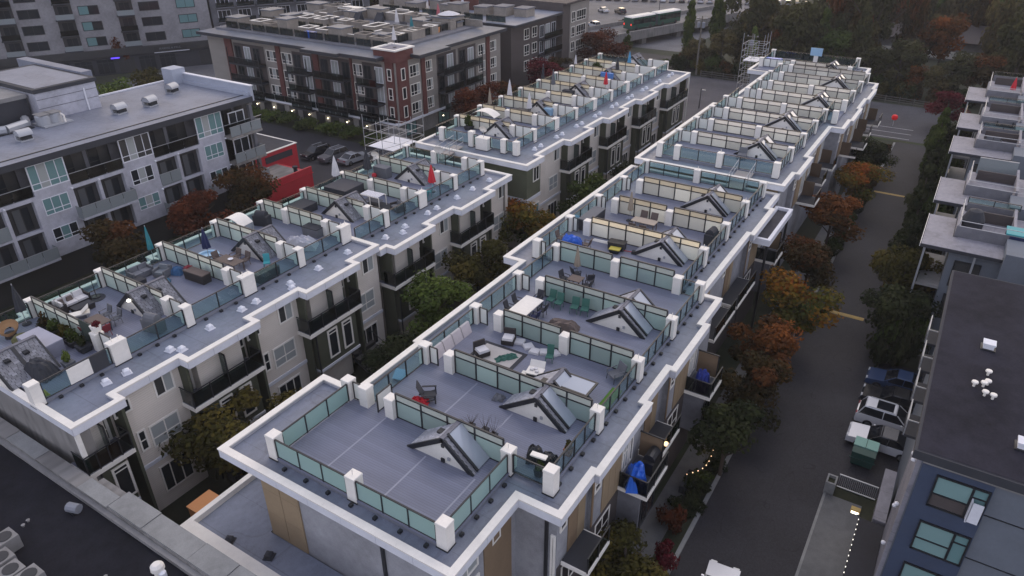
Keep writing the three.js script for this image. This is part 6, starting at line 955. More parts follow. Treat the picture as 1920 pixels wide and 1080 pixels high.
// third deck: rug, wicker chairs, cushions
{ const t = local('outdoor_rug', 'black-bordered pale rug on the deck with the wicker chairs', 'rug', [-19.7, Dk + 0.004, -29.5], 0.02); new MB().box(-1.5, 1.5, 0, 0.012, -0.98, 0.98).build('border', M.charcoal, t); new MB().box(-1.25, 1.25, 0.012, 0.016, -0.75, 0.75).build('field', std([0.5, 0.47, 0.44], 0.95, { map: T.fine }), t); }
const wick = (l, p, r) => { const t = local('wicker_chair', l, 'chair', p, r); new MB().box(-0.38, 0.38, 0.04, 0.34, -0.38, 0.38).build('base', M.wicker, t); new MB().box(-0.38, 0.38, 0.34, 0.85, -0.38, -0.28).build('backrest', M.wicker, t); new MB().taper(0, 0.34, 0.05, 0.68, 0.64, 0.62, 0.58, 0.15).build('cushion', M.cushion, t); return t; };
wick('black wicker chair with white cushion, left one on the pale rug', [-20.55, Dk, -29.05], 1.1); wick('black wicker chair with white cushion, right one near the screen', [-19.9, Dk, -31.0], 0.3);
drape('dark teal cloth lying across the pale rug', 'teal_cloth', 'cloth', [-19.1, Dk + 0.02, -29.5], 0.9, 1.3, 0.45, 0.16, M.greenFab, 12, 0.5);
for (let i = 0; i < 4; i++) { const t = local('seat_cushion', `pale cushion leaning on the left glass rail, ${['nearest', 'second', 'third', 'farthest'][i]} of four`, 'cushion', [-22.62, Dk, -27.6 - i * 0.92], PI / 2, 'pale cushions along the left rail'); new MB().quad([-0.42, 0, 0.16], [0.42, 0, 0.16], [0.42, 0.72, -0.08], [-0.42, 0.72, -0.08]).quad([0.42, 0, 0.02], [-0.42, 0, 0.02], [-0.42, 0.72, -0.22], [0.42, 0.72, -0.22]).quad([-0.42, 0.72, -0.08], [0.42, 0.72, -0.08], [0.42, 0.72, -0.22], [-0.42, 0.72, -0.22]).quad([0.42, 0, 0.16], [0.42, 0, 0.02], [0.42, 0.72, -0.22], [0.42, 0.72, -0.08]).quad([-0.42, 0, 0.02], [-0.42, 0, 0.16], [-0.42, 0.72, -0.08], [-0.42, 0.72, -0.22]).build('cushion', M.cushP ??= std([0.62, 0.56, 0.56], 0.9, { map: T.fine }), t); }
[[-19.3, -31.35, 0.3], [-18.6, -31.2, 0.9], [-18.0, -30.95, 0.1], [-17.45, -31.2, 0.5], [-16.9, -31.35, 1]].forEach(([x, z, r], i) => { const t = local('loose_cushion', `white cushion lying by the screen, ${['leftmost', 'second from left', 'middle', 'second from right', 'rightmost'][i]} of five`, 'cushion', [x, Dk, z], r, 'white cushions lying by the screen'); new MB().taper(0, 0, 0, 0.62, 0.55, 0.56, 0.5, 0.15).box(-0.3, 0.3, 0.02, 0.12, -0.27, 0.27).build('cushion', M.cushion, t); });
chair('small dark green folding chair before the loose white cushions', [-16.8, Dk, -30.6], 0.3, M.greenFab, { w: 0.42, s: 0.38, arms: false });
{ const t = local('open_cooler', 'open white and black cooler with clutter beside the rug', 'cooler', [-16.75, Dk, -28.85], 0.2); new MB().box(-0.42, 0.42, 0, 0.36, -0.3, 0.3).build('box', M.charcoal, t); new MB().box(-0.48, 0.48, 0.36, 0.42, -0.36, 0.36).build('rim', M.white, t); new MB().quad([-0.45, 0.42, -0.34], [0.45, 0.42, -0.34], [0.45, 0.75, -0.6], [-0.45, 0.75, -0.6]).quad([0.45, 0.38, -0.36], [-0.45, 0.38, -0.36], [-0.45, 0.71, -0.62], [0.45, 0.71, -0.62]).build('lid', M.white, t); for (const [x, z] of [[-0.2, 0], [0.15, 0.1], [0, -0.12]]) new MB().cbox(x, 0.42, z, 0.2, 0.1, 0.16).build('contents', M.cushion, t); new MB().box(-0.8, -0.5, 0, 0.12, -0.2, 0.3).build('tray', M.white, t); }
chair('grey high-backed armchair in the screen corner of the third deck', [-12.75, Dk, -31.0], -0.5, M.greyfab, { w: 0.7, s: 0.42, leg: M.charcoal });
{ const t = local('turf_mat', 'bright green strip of artificial turf along the right rail', 'mat', [-12.25, Dk + 0.004, -29.3], 0); new MB().box(-0.3, 0.3, 0, 0.03, -0.95, 0.95).build('mat', std([0.09, 0.2, 0.03], 1, { map: T.fine }), t); }
// fourth deck: white table, chairs
table('long white table on the fourth deck', [-20.65, Dk, -34.3], 0, 1.3, 2.3, M.white, M.charcoal);
[[-21.55, -33.8, 1.57, 'left side, nearer'], [-21.55, -34.8, 1.57, 'left side, farther'], [-19.75, -33.8, -1.57, 'right side, nearer'], [-19.75, -34.8, -1.57, 'right side, farther'], [-20.65, -35.85, 0, 'far end']].forEach(q => chair(`dark chair at the long white table, ${q[3]}`, [q[0], Dk, q[1]], q[2], q[3] === 'right side, nearer' ? M.navy : M.charcoal, { w: 0.46, group: 'dark chairs round the long white table' }));
[[-19.95, -36.3], [-19.3, -36.2], [-18.15, -36.25], [-17.45, -36.35]].forEach(([x, z], i) => chair(`dark green metal chair against the screen, ${['leftmost', 'second', 'third', 'rightmost'][i]} of four`, [x, Dk, z], 0.1 * i, M.greenFab, { w: 0.5, arms: false, group: 'green chairs against the screen' }));
drape('grey-brown tarpaulin heaped by the screen of the fourth deck', 'grey_tarp', 'tarpaulin', [-17.8, Dk, -34.0], 0.3, 2.0, 1.1, 0.62, M.brownfurn, 14, 0.2);
// fifth deck
table('small grey square table on the fifth deck', [-19.6, Dk, -39.2], 0, 0.95, 0.85, M.brownfurn, M.charcoal); [[-20.5, -39.3, 1.4], [-19.0, -40.2, -2.5], [-18.75, -39.2, -1.6], [-20.2, -40.4, 2.6]].forEach((q, i) => chair(`dark metal chair at the small grey table, ${['left', 'behind right', 'right', 'behind left'][i]}`, [q[0], Dk, q[1]], q[2], M.charcoal, { w: 0.5, group: 'chairs at the small grey table' })); parasol('beige closed parasol beside the small grey table', [-20.3, Dk, -40.7], M.beigeFab, 2.3);
chest('dark blue cushion box against the screen of the fifth deck', [-16.1, Dk, -43.0], 0, 1.0, 0.5, 0.9, M.blueTarp);
// sixth deck
drape('bright blue tarpaulin tied over a table near the left rail', 'blue_tarp', 'tarpaulin', [-22.9, Dk, -44.7], 0.25, 1.7, 1.2, 0.85, M.blueTarp, 21, 0.2); [[-23.9, -44.9, 1.5], [-21.7, -44.9, -1.5], [-22.7, -43.8, 3.1]].forEach((q, i) => chair(`dark chair tucked at the blue tarpaulin, ${['left', 'right', 'near side'][i]}`, [q[0], Dk, q[1]], q[2], M.brownfurn, { w: 0.5, group: 'chairs at the blue tarpaulin' }));
{ const t = local('fire_pit_table', 'black box fire pit on the sixth deck', 'fire pit', [-19.75, Dk, -46.25], 0.1); new MB().taper(0, 0, 0, 1.25, 0.7, 1.3, 0.75, 0.55).build('body', M.charcoal, t); new MB().box(-0.68, 0.68, 0.55, 0.6, -0.4, 0.4).build('top', M.black, t); const y = local('yellow_tray', 'yellow topped black crate in front of the fire pit', 'crate', [-19.6, Dk, -45.55], 0.15); new MB().taper(0, 0, 0, 0.6, 0.5, 0.85, 0.6, 0.3).build('crate', M.black, y); new MB().box(-0.42, 0.42, 0.3, 0.36, -0.3, 0.3).build('lid', std([0.5, 0.42, 0.06], 0.6), y); }
{ const t = local('leaf_rake', 'red handled tool lying beside the fire pit', 'tool', [-18.75, Dk, -46.2], 0.2); new MB().bar([-0.5, 0.04, 0], [0.3, 0.04, 0], 0.025, 5).build('handle', M.red, t); new MB().box(0.25, 0.5, 0.02, 0.14, -0.16, 0.16).build('head', M.charcoal, t); const w = local('white_pole', 'white boards lying along the screen near the blue tarpaulin', 'board', [-21.2, Dk, -46.6], 0.05); new MB().box(-0.9, 0.6, 0, 0.07, -0.12, 0.12).box(-0.7, 0.7, 0.07, 0.12, -0.2, 0).build('board', M.white, w); }
// seventh deck
parasol('beige closed parasol beside the long brown table', [-21.05, Dk, -51.5], M.beigeFab, 2.6); table('long brown dining table on the seventh deck', [-19.4, Dk, -50.6], 0.0, 2.0, 0.95, M.lightwood, M.brownfurn); [[-20.0, -51.6, 0, 'far left'], [-19.1, -51.6, 0, 'far right'], [-19.9, -49.7, PI, 'near left'], [-19.0, -49.7, PI, 'near right']].forEach(q => chair(`brown high-backed chair at the long brown table, ${q[3]}`, [q[0], Dk, q[1]], q[2], M.brownfurn, { w: 0.6, arms: false, group: 'brown chairs at the long table' }));
chest('long dark green covered bench along the left rail of the seventh deck', [-23.4, Dk, -49.2], 0, 1.0, 3.0, 1.0, M.charcoal, M.greyfab); chest('small dark side table before the brown table', [-21.6, Dk, -49.4], 0.1, 0.7, 0.5, 0.45, M.charcoal, M.galv); bbqCover('black covered barbecue at the right rail of the seventh deck', [-14.0, Dk, -51.0], 1.5, M.charcoal);

// --- left row, near block
chest('large grey covered hot tub on the nearest left deck', [-43.3, Dk, -15.45], 0.02, 2.6, 1.35, 0.95, std([0.3, 0.3, 0.36], 0.7, { map: T.fine }), std([0.4, 0.4, 0.47], 0.65, { map: T.fine }), 'hot_tub');
{ const t = local('wicker_hoop_chair', 'round woven wicker chair at the left end of the nearest left deck', 'chair', [-46.6, Dk, -15.2], 0.8); const m = new MB(), n = 14; for (let i = 0; i < n; i++) { const a = i / n * 2 * PI, b = (i + 1) / n * 2 * PI, f = (q, r, y) => [r * Math.cos(q), y + 0.25 * Math.sin(q), -r * Math.sin(q) * 0.8]; m.quad(f(a, 0.55, 0.55), f(b, 0.55, 0.55), f(b, 0.62, 0.75), f(a, 0.62, 0.75)).quad(f(a, 0.3, 0.35), f(b, 0.3, 0.35), f(b, 0.55, 0.55), f(a, 0.55, 0.55)); } m.build('basket', std([0.35, 0.2, 0.09], 0.8, { map: T.fine }), t); new MB().lathe(0, 0, 0, [[0.35, 0], [0.3, 0.3], [0, 0.35]], 12).build('foot', M.wicker, t); const p = local('pouf', 'olive green pouf beside the round wicker chair', 'pouf', [-45.2, Dk, -15.2], 0); new MB().lathe(0, 0, 0, [[0.4, 0], [0.55, 0.15], [0.55, 0.4], [0.4, 0.55], [0, 0.58]], 14).build('pouf', std([0.1, 0.1, 0.035], 0.95, { map: T.fine }), p); }
[[-45.5, 'brownred', 'reddish'], [-44.4, 'green', 'green'], [-43.3, 'olive', 'golden'], [-42.3, 'green', 'bushy green'], [-41.2, 'dark', 'dark green']].forEach(([x, pal, w], i) => planter(`${w} pot plant in the row along the nearest left screen, ${['first', 'second', 'third', 'fourth', 'fifth'][i]} from the left`, [x, Dk, -16.75], 0.75, M.charcoal, pal, 1.15));
planter('yellowish tall plant by the right rail of the nearest left deck', [-40.3, Dk, -15.3], 0.6, M.greyfab, 'lime', 1.2); drape('large black tarpaulin heap in the near corner of the left row', 'black_tarp', 'tarpaulin', [-40.9, Dk, -14.05], 0.2, 1.7, 1.1, 1.0, M.charcoal, 8, 0.1);
{ const t = local('hanging_board', 'white rectangular board hung on the right rail of the nearest left deck', 'panel', [-38.42, Dk + 0.1, -15.0], PI / 2); new MB().box(-0.65, 0.65, 0, 1.0, -0.02, 0.02).build('board', M.white, t); const d = local('dark_screen_cloth', 'dark privacy cloth along the right rail beside the white board', 'cloth', [-38.44, Dk + 0.05, -16.15], PI / 2); new MB().box(-0.5, 0.5, 0, 1.1, -0.02, 0.02).build('cloth', M.charcoal, d); const e = local('dark_screen_cloth', 'dark cloth hung on the end of the nearest left screen', 'cloth', [-41.4, Dk + 0.05, -17.28], 0); new MB().box(-0.55, 0.6, 0, 1.68, -0.02, 0.02).build('cloth', std([0.035, 0.05, 0.04], 0.95), e); }
planter('red and white flowers spilling over the pillar by the nearest left screen', [-40.5, 11.02, -17.45], 0.5, M.white, 'crimson', 0.7); drape('yellow and green toys in the near corner outside the left rail', 'garden_toys', 'toys', [-38.9, 9.55, -13.1], 0, 0.5, 0.4, 0.4, std([0.4, 0.35, 0.05], 0.7), 18, 0.4);
parasol('tall dark closed parasol at the left end of the nearest left screen', [-47.3, Dk, -16.5], M.charcoal, 2.9, { r: 0.34 });
sofa('black wicker corner sofa with white cushions on the second left deck', [-47.05, Dk, -19.3], PI / 2, 2.3, M.wicker, M.cushion, 2); sofa('short return of the black wicker sofa with white cushions', [-46.9, Dk, -18.25], 0, 1.3, M.wicker, M.cushion); chest('low black wicker coffee table before the white cushioned sofa', [-45.9, Dk, -19.45], 0, 0.75, 1.3, 0.38, M.wicker, M.charcoal, 'coffee_table');
{ const t = local('round_rug', 'round dark rug beside the white cushioned sofa', 'rug', [-46.7, Dk + 0.004, -20.75], 0); new MB().lathe(0, 0, 0, [[0.62, 0], [0.62, 0.012], [0, 0.012]], 22).build('rug', M.charcoal, t); const u = local('parasol_stand', 'thin black pole standing on the round dark rug', 'parasol stand', [-46.75, Dk + 0.016, -20.85], 0); new MB().lathe(0, 0, 0, [[0.25, 0], [0.25, 0.05], [0.04, 0.08], [0, 0.08]], 12).build('foot', M.black, u); new MB().bar([0, 0, 0], [0, 1.3, 0], 0.025, 6).build('pole', M.black, u); }
{ const t = local('white_bench', 'white curved lounger behind the second left screen', 'lounger', [-45.2, Dk, -18.6], 1.1); new MB().box(-0.8, 0.8, 0.28, 0.36, -0.3, 0.3).build('seat', M.white, t); new MB().quad([0.3, 0.36, 0.3], [0.8, 0.75, 0.3], [0.8, 0.75, -0.3], [0.3, 0.36, -0.3]).quad([0.8, 0.7, 0.3], [0.3, 0.3, 0.3], [0.3, 0.3, -0.3], [0.8, 0.7, -0.3]).build('backrest', M.white, t); for (const x of [-0.7, 0.6]) new MB().box(x - 0.04, x + 0.04, 0, 0.28, -0.26, 0.26).build('leg', M.galv, t); }
table('dark square dining table on the second left deck', [-42.6, Dk, -18.6], 0, 1.5, 0.95, M.brownfurn, M.charcoal); [[-43.4, -19.55, 0, M.greyfab, 'grey chair behind the dark square table, left'], [-42.4, -19.6, 0, M.greyfab, 'grey chair behind the dark square table, right'], [-41.65, -18.4, -1.57, M.reddark ??= std([0.2, 0.02, 0.03], 0.7), 'dark red chair at the right end of the dark square table'], [-42.3, -17.75, PI, M.reddark, 'dark red chair before the dark square table']].forEach(q => chair(q[4], [q[0], Dk, q[1]], q[2], q[3], { w: 0.5 }));
bbqCover('grey covered barbecue beside the right rail of the second left deck', [-39.6, Dk, -20.4], 0.2, M.greyfab);
sofa('grey corner seat with patterned cushions at the far left of the third left deck', [-46.9, Dk, -24.3], PI / 2, 1.6, M.greyfab, std([0.22, 0.23, 0.26], 0.9, { map: T.rough })); sofa('grey armchair beside the patterned corner seat', [-45.6, Dk, -25.2], 0.3, 1.0, M.greyfab, std([0.2, 0.22, 0.24], 0.9, { map: T.fine })); chest('small dark table between the grey seats', [-45.9, Dk, -23.6], 0, 0.7, 0.6, 0.4, M.charcoal, M.charcoal, 'coffee_table');
drape('blue bean bag on the third left deck', 'bean_bag', 'bean bag', [-45.0, Dk, -25.95], 0.4, 0.85, 0.7, 0.5, std([0.05, 0.13, 0.26], 0.85), 31, 0.15); drape('small blue cushion near the third left stair hood', 'blue_cushion', 'cushion', [-44.5, Dk, -24.7], 0.8, 0.45, 0.6, 0.25, std([0.06, 0.17, 0.26], 0.85), 33, 0.2);
chest('dark brown wicker box bench against the third left screen', [-42.9, Dk, -26.1], 0.05, 2.0, 0.75, 0.72, M.wicker, M.brownfurn); drape('red cloth on the end of the wicker box bench', 'red_cloth', 'cloth', [-43.95, Dk + 0.72, -26.15], 0.2, 0.35, 0.5, 0.08, M.reddark, 35, 0.4);
parasol('teal closed parasol at the left pillar between the third and fourth left decks', [-48.15, Dk, -26.2], M.tealFab, 2.9); parasol('navy closed parasol standing in the paddling pool', [-45.1, Dk, -28.7], M.navy, 2.5, { r: 0.34 });
{ const t = local('paddling_pool', 'pale blue inflatable paddling pool under the navy parasol', 'paddling pool', [-45.3, Dk, -28.8], 0); new MB().lathe(0, 0, 0, [[0.78, 0], [0.85, 0.1], [0.8, 0.24], [0.68, 0.2], [0.66, 0.05], [0, 0.05]], 20).build('ring', std([0.4, 0.6, 0.75], 0.35), t); }
table('brown dining table on the fourth left deck', [-42.25, Dk, -28.45], 0, 2.0, 1.0, M.brownfurn); [[-43.6, -28.5, 1.57, 'left end'], [-42.9, -29.4, 0, 'far side left'], [-41.9, -29.4, 0, 'far side right'], [-42.8, -27.5, PI, 'near side left'], [-41.6, -27.5, PI, 'near side right']].forEach(q => chair(`brown wicker chair at the brown dining table, ${q[3]}`, [q[0], Dk, q[1]], q[2], M.brownfurn, { w: 0.55, group: 'chairs at the brown dining table' })); { const b = local('serving_bowl', 'small pale bowl on the brown dining table', 'bowl', [-42.2, Dk + 0.74, -28.5], 0); new MB().lathe(0, 0, 0, [[0.08, 0], [0.2, 0.1], [0.18, 0.1], [0, 0.04]], 12).build('bowl', M.trim, b); }
chair('small turquoise folding chair at the foot of the fourth left stair hood', [-40.2, Dk, -30.0], 0.8, M.turq ??= std([0.04, 0.3, 0.33], 0.6), { w: 0.45, arms: false }); chest('dark green storage chest along the right rail of the fourth left deck', [-38.95, Dk, -28.9], 0, 0.65, 1.9, 0.7, std([0.02, 0.035, 0.035], 0.7), std([0.025, 0.04, 0.04], 0.6));
bbqCover('black barbecue beside the left pillar of the fifth left deck', [-46.4, Dk, -35.0], 0.3, M.charcoal); drape('white tarpaulin over furniture beside the right rail of the fifth left deck', 'white_tarp', 'tarpaulin', [-40.6, Dk, -33.6], 0.6, 2.5, 1.4, 0.8, std([0.42, 0.42, 0.46], 0.7), 41, 0.25);
{ const t = local('canopy_sail', 'white arched fabric canopy behind the fourth left stair hood', 'canopy', [-46.9, Dk, -32.9], 0.1); const m = new MB(), n = 8; for (let i = 0; i < n; i++) { const f = k => { const u = k / n * 2 - 1; return [u * 1.15, 1.5 - 0.55 * u * u]; }, [x0, y0] = f(i), [x1, y1] = f(i + 1); m.quad([x0, y0, 0.65], [x1, y1, 0.65], [x1, y1, -0.65], [x0, y0, -0.65]).quad([x0, y0 - 0.03, -0.65], [x1, y1 - 0.03, -0.65], [x1, y1 - 0.03, 0.65], [x0, y0 - 0.03, 0.65]); } m.build('canopy', M.white, t); for (const x of [-1.1, 1.1]) for (const z of [-0.6, 0.6]) new MB().bar([x, 0, z], [x, 0.98, z], 0.025, 5).build('post', M.galv, t); }
chest('dark grey storage chest before the far screen of the fifth left deck', [-41.4, Dk, -35.8], 0.05, 1.6, 0.9, 0.75, M.greyfab, M.charcoal);
// second left block
chest('black covered tub at the left rail of the first lower left deck', [-46.6, Dk2, -39.4], 0, 1.7, 2.2, 0.7, M.charcoal, M.charcoal, 'hot_tub'); chest('large black hot tub cover on the second lower left deck', [-46.2, Dk2, -44.3], 0.03, 2.6, 2.5, 0.95, M.charcoal, std([0.05, 0.05, 0.06], 0.8), 'hot_tub');
{ const t = local('white_gazebo_table', 'white slatted frame table on the second lower left deck', 'table', [-42.3, Dk2, -43.9], 0.05); for (let i = 0; i < 9; i++) new MB().box(-1.0 + i * 0.22, -0.86 + i * 0.22, 0.98, 1.02, -0.5, 0.5).build('slat', M.trim, t); for (const x of [-1, 0, 1]) for (const z of [-0.5, 0.5]) new MB().box(x - 0.03, x + 0.03, 0, 0.98, z - 0.03, z + 0.03).build('leg', M.white, t); new MB().box(-1.03, 1.03, 0.92, 0.98, 0.46, 0.54).box(-1.03, 1.03, 0.92, 0.98, -0.54, -0.46).build('frame', M.white, t); new MB().box(-0.8, 0.8, 0.4, 0.45, -0.35, 0.35).build('bench', M.greyfab, t); }
{ const t = local('dark_rug', 'dark rectangular rug under the white slatted table', 'rug', [-41.7, Dk2 + 0.004, -43.8], 0); new MB().box(-1.4, 1.4, 0, 0.012, -0.9, 0.9).build('rug', M.charcoal, t); }
sofa('black wicker two-seat bench near the right rail of the second lower left deck', [-39.6, Dk2, -44.0], -0.4, 1.3, M.wicker, M.greyfab); parasol('white closed parasol at the left pillar of the third lower left deck', [-48.2, Dk2, -45.4], M.cushion, 3.0, { r: 0.4 }); parasol('black closed parasol at the left of the third lower left deck', [-46.9, Dk2, -48.3], M.charcoal, 3.0, { r: 0.42 }); chest('tall grey storage box behind the black parasol', [-46.2, Dk2, -49.6], 0, 1.6, 0.9, 1.05, M.greyfab, M.greyfab);
{ const b = local('red_ball', 'small red ball before the tall grey storage box', 'ball', [-46.7, Dk2, -48.9], 0); new MB().lathe(0, 0, 0, [[0, 0], [0.18, 0.06], [0.26, 0.25], [0.18, 0.44], [0, 0.5]], 12).build('ball', M.red, b); }
parasol('red closed parasol by the right rail of the left row', [-39.65, Dk2, -48.95], M.red, 2.7, { r: 0.36 }); chair('turquoise plastic chair beside the red parasol', [-39.4, Dk2, -48.0], -0.9, M.turq, { w: 0.6 }); chair('second turquoise plastic chair at the rail under the red parasol', [-39.0, Dk2, -46.9], -1.5, M.turq, { w: 0.55 });
dish('white satellite dish on the last deck of the lower left block', [-43.4, Dk2 + 0.7, -55.0], 0.4, 0.5); dish('white satellite dish at the left edge of the car park side', [-48.2, Dk2 + 0.6, -50.9], 0.5, 0.4);
// far left block
parasol('beige closed parasol on the far left block, second deck', [-48.6, Dk, -72.0], M.beigeFab, 2.9); parasol('pale closed parasol on the far left block, third deck', [-48.5, Dk, -76.3], M.cushion, 3.1, { r: 0.32 }); parasol('dark slate closed parasol before the fourth far screen', [-46.6, Dk, -84.0], M.greyfab, 3.0, { r: 0.3 }); parasol('slim dark closed parasol at the fifth far left pillar', [-49.2, Dk, -85.8], M.charcoal, 3.0); parasol('white closed parasol standing before a far stair hood', [-43.6, Dk, -72.9], M.cushion, 2.9, { r: 0.32 }); parasol('red closed parasol on the far left block', [-41.0, Dk, -88.2], M.red, 2.6, { r: 0.3 }); parasol('pale closed parasol at the left end of the sixth far screen', [-49.1, Dk, -95.0], M.cushion, 2.7); parasol('blue closed parasol beside the farthest stair hood', [-43.2, Dk, -100.6], std([0.08, 0.3, 0.5], 0.7), 2.8, { r: 0.3 }); parasol('black closed parasol before the second farthest stair hood', [-42.6, Dk, -95.2], M.charcoal, 3.0, { r: 0.28 });
{ const t = local('white_pergola_sail', 'white arched shade roof on the second deck of the far left block', 'canopy', [-46.6, Dk, -68.0], 0.1); const m = new MB(); for (let i = 0; i < 8; i++) { const f = k => { const u = k / 8 * 2 - 1; return [u * 1.6, 1.6 - 0.6 * u * u]; }, [x0, y0] = f(i), [x1, y1] = f(i + 1); m.quad([x0, y0, 0.8], [x1, y1, 0.8], [x1, y1, -0.8], [x0, y0, -0.8]).quad([x0, y0 - 0.03, -0.8], [x1, y1 - 0.03, -0.8], [x1, y1 - 0.03, 0.8], [x0, y0 - 0.03, 0.8]); } m.build('canopy', M.white, t); for (const x of [-1.5, 1.5]) for (const z of [-0.75, 0.75]) new MB().bar([x, 0, z], [x, 1.05, z], 0.03, 5).build('post', M.galv, t); }
planter('leafy plant in a black pot by the first far left screen', [-46.8, Dk, -65.0], 0.9, M.charcoal, 'green', 1.7); planter('dark hedge planter on the sixth far left deck', [-47.2, Dk, -98.4], 1.4, M.charcoal, 'green', 1.2);
[[-44.4, -73.4, 'black storage bench before the second far screen'], [-44.0, -84.0, 'dark green storage bench before the fourth far screen'], [-47.4, -82.0, 'black covered tub at the left of the fourth far deck']].forEach(q => chest(q[2], [q[0], Dk, q[1] + 0.5], 0, 1.6, 0.7, 0.8, M.charcoal, M.charcoal)); chest('pale blue covered table before the second far screen', [-42.3, Dk, -74.6], 0, 1.7, 0.7, 0.85, M.paleblue, M.paleblue); chest('blue wall bar before the fifth far screen', [-43.2, Dk, -93.2], 0, 1.8, 0.5, 1.2, std([0.07, 0.2, 0.5], 0.6)); dish('white satellite dish on the big chimney block of the far left roof', [-42.0, 10.75, -60.9], 0.2, 0.42);
// far central block
chest('bright blue covered bench on the far left corner of the central row', [-25.4, Dk3, -112.2], 0, 2.2, 0.8, 0.9, M.blueTarp); chest('pale blue sign board above the farthest screen', [-20.5, Dk3 + 1.0, -116.4], 0, 1.7, 0.12, 1.1, M.paleblue, M.paleblue, 'sign_board'); chest('dark clutter box beside the bright blue bench', [-23.2, Dk3, -112.6], 0.2, 1.3, 0.8, 0.9, M.greyfab); { const b = local('teal_barrel', 'small turquoise barrel at the left of the bright blue bench', 'barrel', [-26.2, Dk3, -111.4], 0); new MB().lathe(0, 0, 0, [[0.3, 0], [0.36, 0.4], [0.3, 0.8], [0, 0.82]], 12).build('barrel', M.turq, b); }
chair('grey folding chair before the first far stair hood', [-17.2, Dk3, -69.3], 0.1, M.greyfab, { w: 0.8, arms: false });
// big brick block roof
parasol('white closed parasol on the brick corner terrace', [-72.2, 13.2, -82.6], M.cushion, 3.0, { r: 0.34 }); parasol('white closed parasol in the middle of the brick block roof', [-83, 12.65, -96], M.cushion, 3.4, { r: 0.36 }); parasol('pink closed parasol at the back of the brick block roof', [-80.5, 12.65, -104], std([0.45, 0.12, 0.14], 0.8), 3.4, { r: 0.36 }); parasol('white closed parasol on the brown block roof', [-84, 12.5, -116], M.cushion, 3.2, { r: 0.36 }); parasol('green closed parasol on the brick block roof', [-79.5, 12.65, -95.5], M.tealFab, 2.6, { r: 0.3 });
{ const t = local('open_parasol', 'large open white parasol on the brick block roof', 'parasol', [-77.5, 12.65, -103], 0); new MB().bar([0, 0, 0], [0, 2.3, 0], 0.03, 6).build('pole', M.galv, t); new MB().lathe(0, 2.0, 0, [[1.9, 0], [0.9, 0.35], [0, 0.55]], 10).lathe(0, 1.98, 0, [[0, 0.52], [0.01, 0.52]], 10).build('canopy', M.cushion, t); new MB().lathe(0, 0, 0, [[0.3, 0], [0.3, 0.08], [0, 0.1]], 10).build('base', M.charcoal, t); }
chest('bright blue covered box behind the front rail of the brick block roof', [-90.5, 12.62, -83.8], 0, 2.2, 0.7, 1.0, M.blueTarp); chest('orange-brown covered heap on the brick block roof', [-76.8, 12.62, -98], 0.3, 1.8, 1.2, 0.8, M.orange);
parasol('red closed parasol on the farthest right-hand house', [4.6, 10.05, -111.5], M.red, 2.4, { r: 0.36 });
{ const t = local('covered_pot', 'tall dark covered pot on the nearest right-hand terrace', 'covered planter', [2.9, 10.04, -63.6], 0); new MB().lathe(0, 0, 0, [[0.75, 0], [0.8, 0.9], [0.5, 1.6], [0, 1.75]], 14).build('cover', M.charcoal, t); const b = local('lidded_tub', 'turquoise lidded dark tub at the right edge of the nearest right-hand terrace', 'tub', [5.9, 10.04, -62.4], 0); new MB().box(-0.7, 0.7, 0, 0.9, -0.8, 0.8).build('tub', M.navy, b); new MB().box(-0.75, 0.75, 0.9, 1.0, -0.85, 0.85).build('lid', M.turq, b); for (const [x, z, l] of [[3.4, -88.2, 'nearer'], [4.3, -96.5, 'farther']]) sofa(`dark outdoor sofa on a right-hand roof terrace, the ${l} one`, [x, 10.04, z], 0, 1.6, M.charcoal, M.greyfab); }
// balconies and patios on the lane side
drape('bright blue tarpaulin on the lane-side balcony below the second deck', 'blue_tarp', 'tarpaulin', [-9.7, 6.15, -27.6], 0.5, 1.1, 1.3, 1.3, M.blueTarp, 51, 0.15); drape('deep blue cover on the lane-side balcony farther along', 'blue_cover', 'cover', [-9.6, 6.15, -37.6], 0.2, 0.9, 1.0, 1.2, M.navyB ??= std([0.02, 0.04, 0.25], 0.8), 52, 0.15);
bbqCover('black barbecue on the lane-side balcony near the front corner', [-9.5, 6.15, -29.2], 1.57, M.black); sofa('dark sofa on the patio beneath the string of bulbs', [-8.7, 0.06, -35.2], -1.57, 1.8, M.charcoal, M.greyfab);
{ const t = local('string_lights', 'string of small warm bulbs along the lane-side patio', 'string lights', [-8.2, 0, -36], 0); origin.set(t, [-8.2, 0, -36]); const pts = []; for (let i = 0; i <= 11; i++) { const u = i / 11; pts.push([-8.5 + 0.9 * u + 0.3 * Math.sin(u * 5), 3.0 - 0.7 * Math.sin(u * PI) + 0.4 * u, -33.2 - 5.2 * u]); } const m = new MB(); for (let i = 0; i < 11; i++) m.bar(pts[i], pts[i + 1], 0.012, 3); for (const q of [pts[0], pts[11]]) m.bar([q[0], 0, q[2]], q, 0.03, 5); m.build('cable', M.black, t); const bl = lamp([1, 0.62, 0.36], 1.6); for (let i = 0; i < 11; i++) { const q = pts[i]; new MB().lathe(q[0], q[1] - 0.13, q[2], [[0, 0], [0.032, 0.03], [0.034, 0.06], [0.018, 0.1], [0, 0.12]], 8).build('bulb', bl, t); } const L = new THREE.PointLight(C(1, 0.62, 0.32), 0.6); L.position.set(-8.1 + 8.2, 2.45, 0.4); L.castShadow = true; L.shadow.radius = 8; t.add(L); }
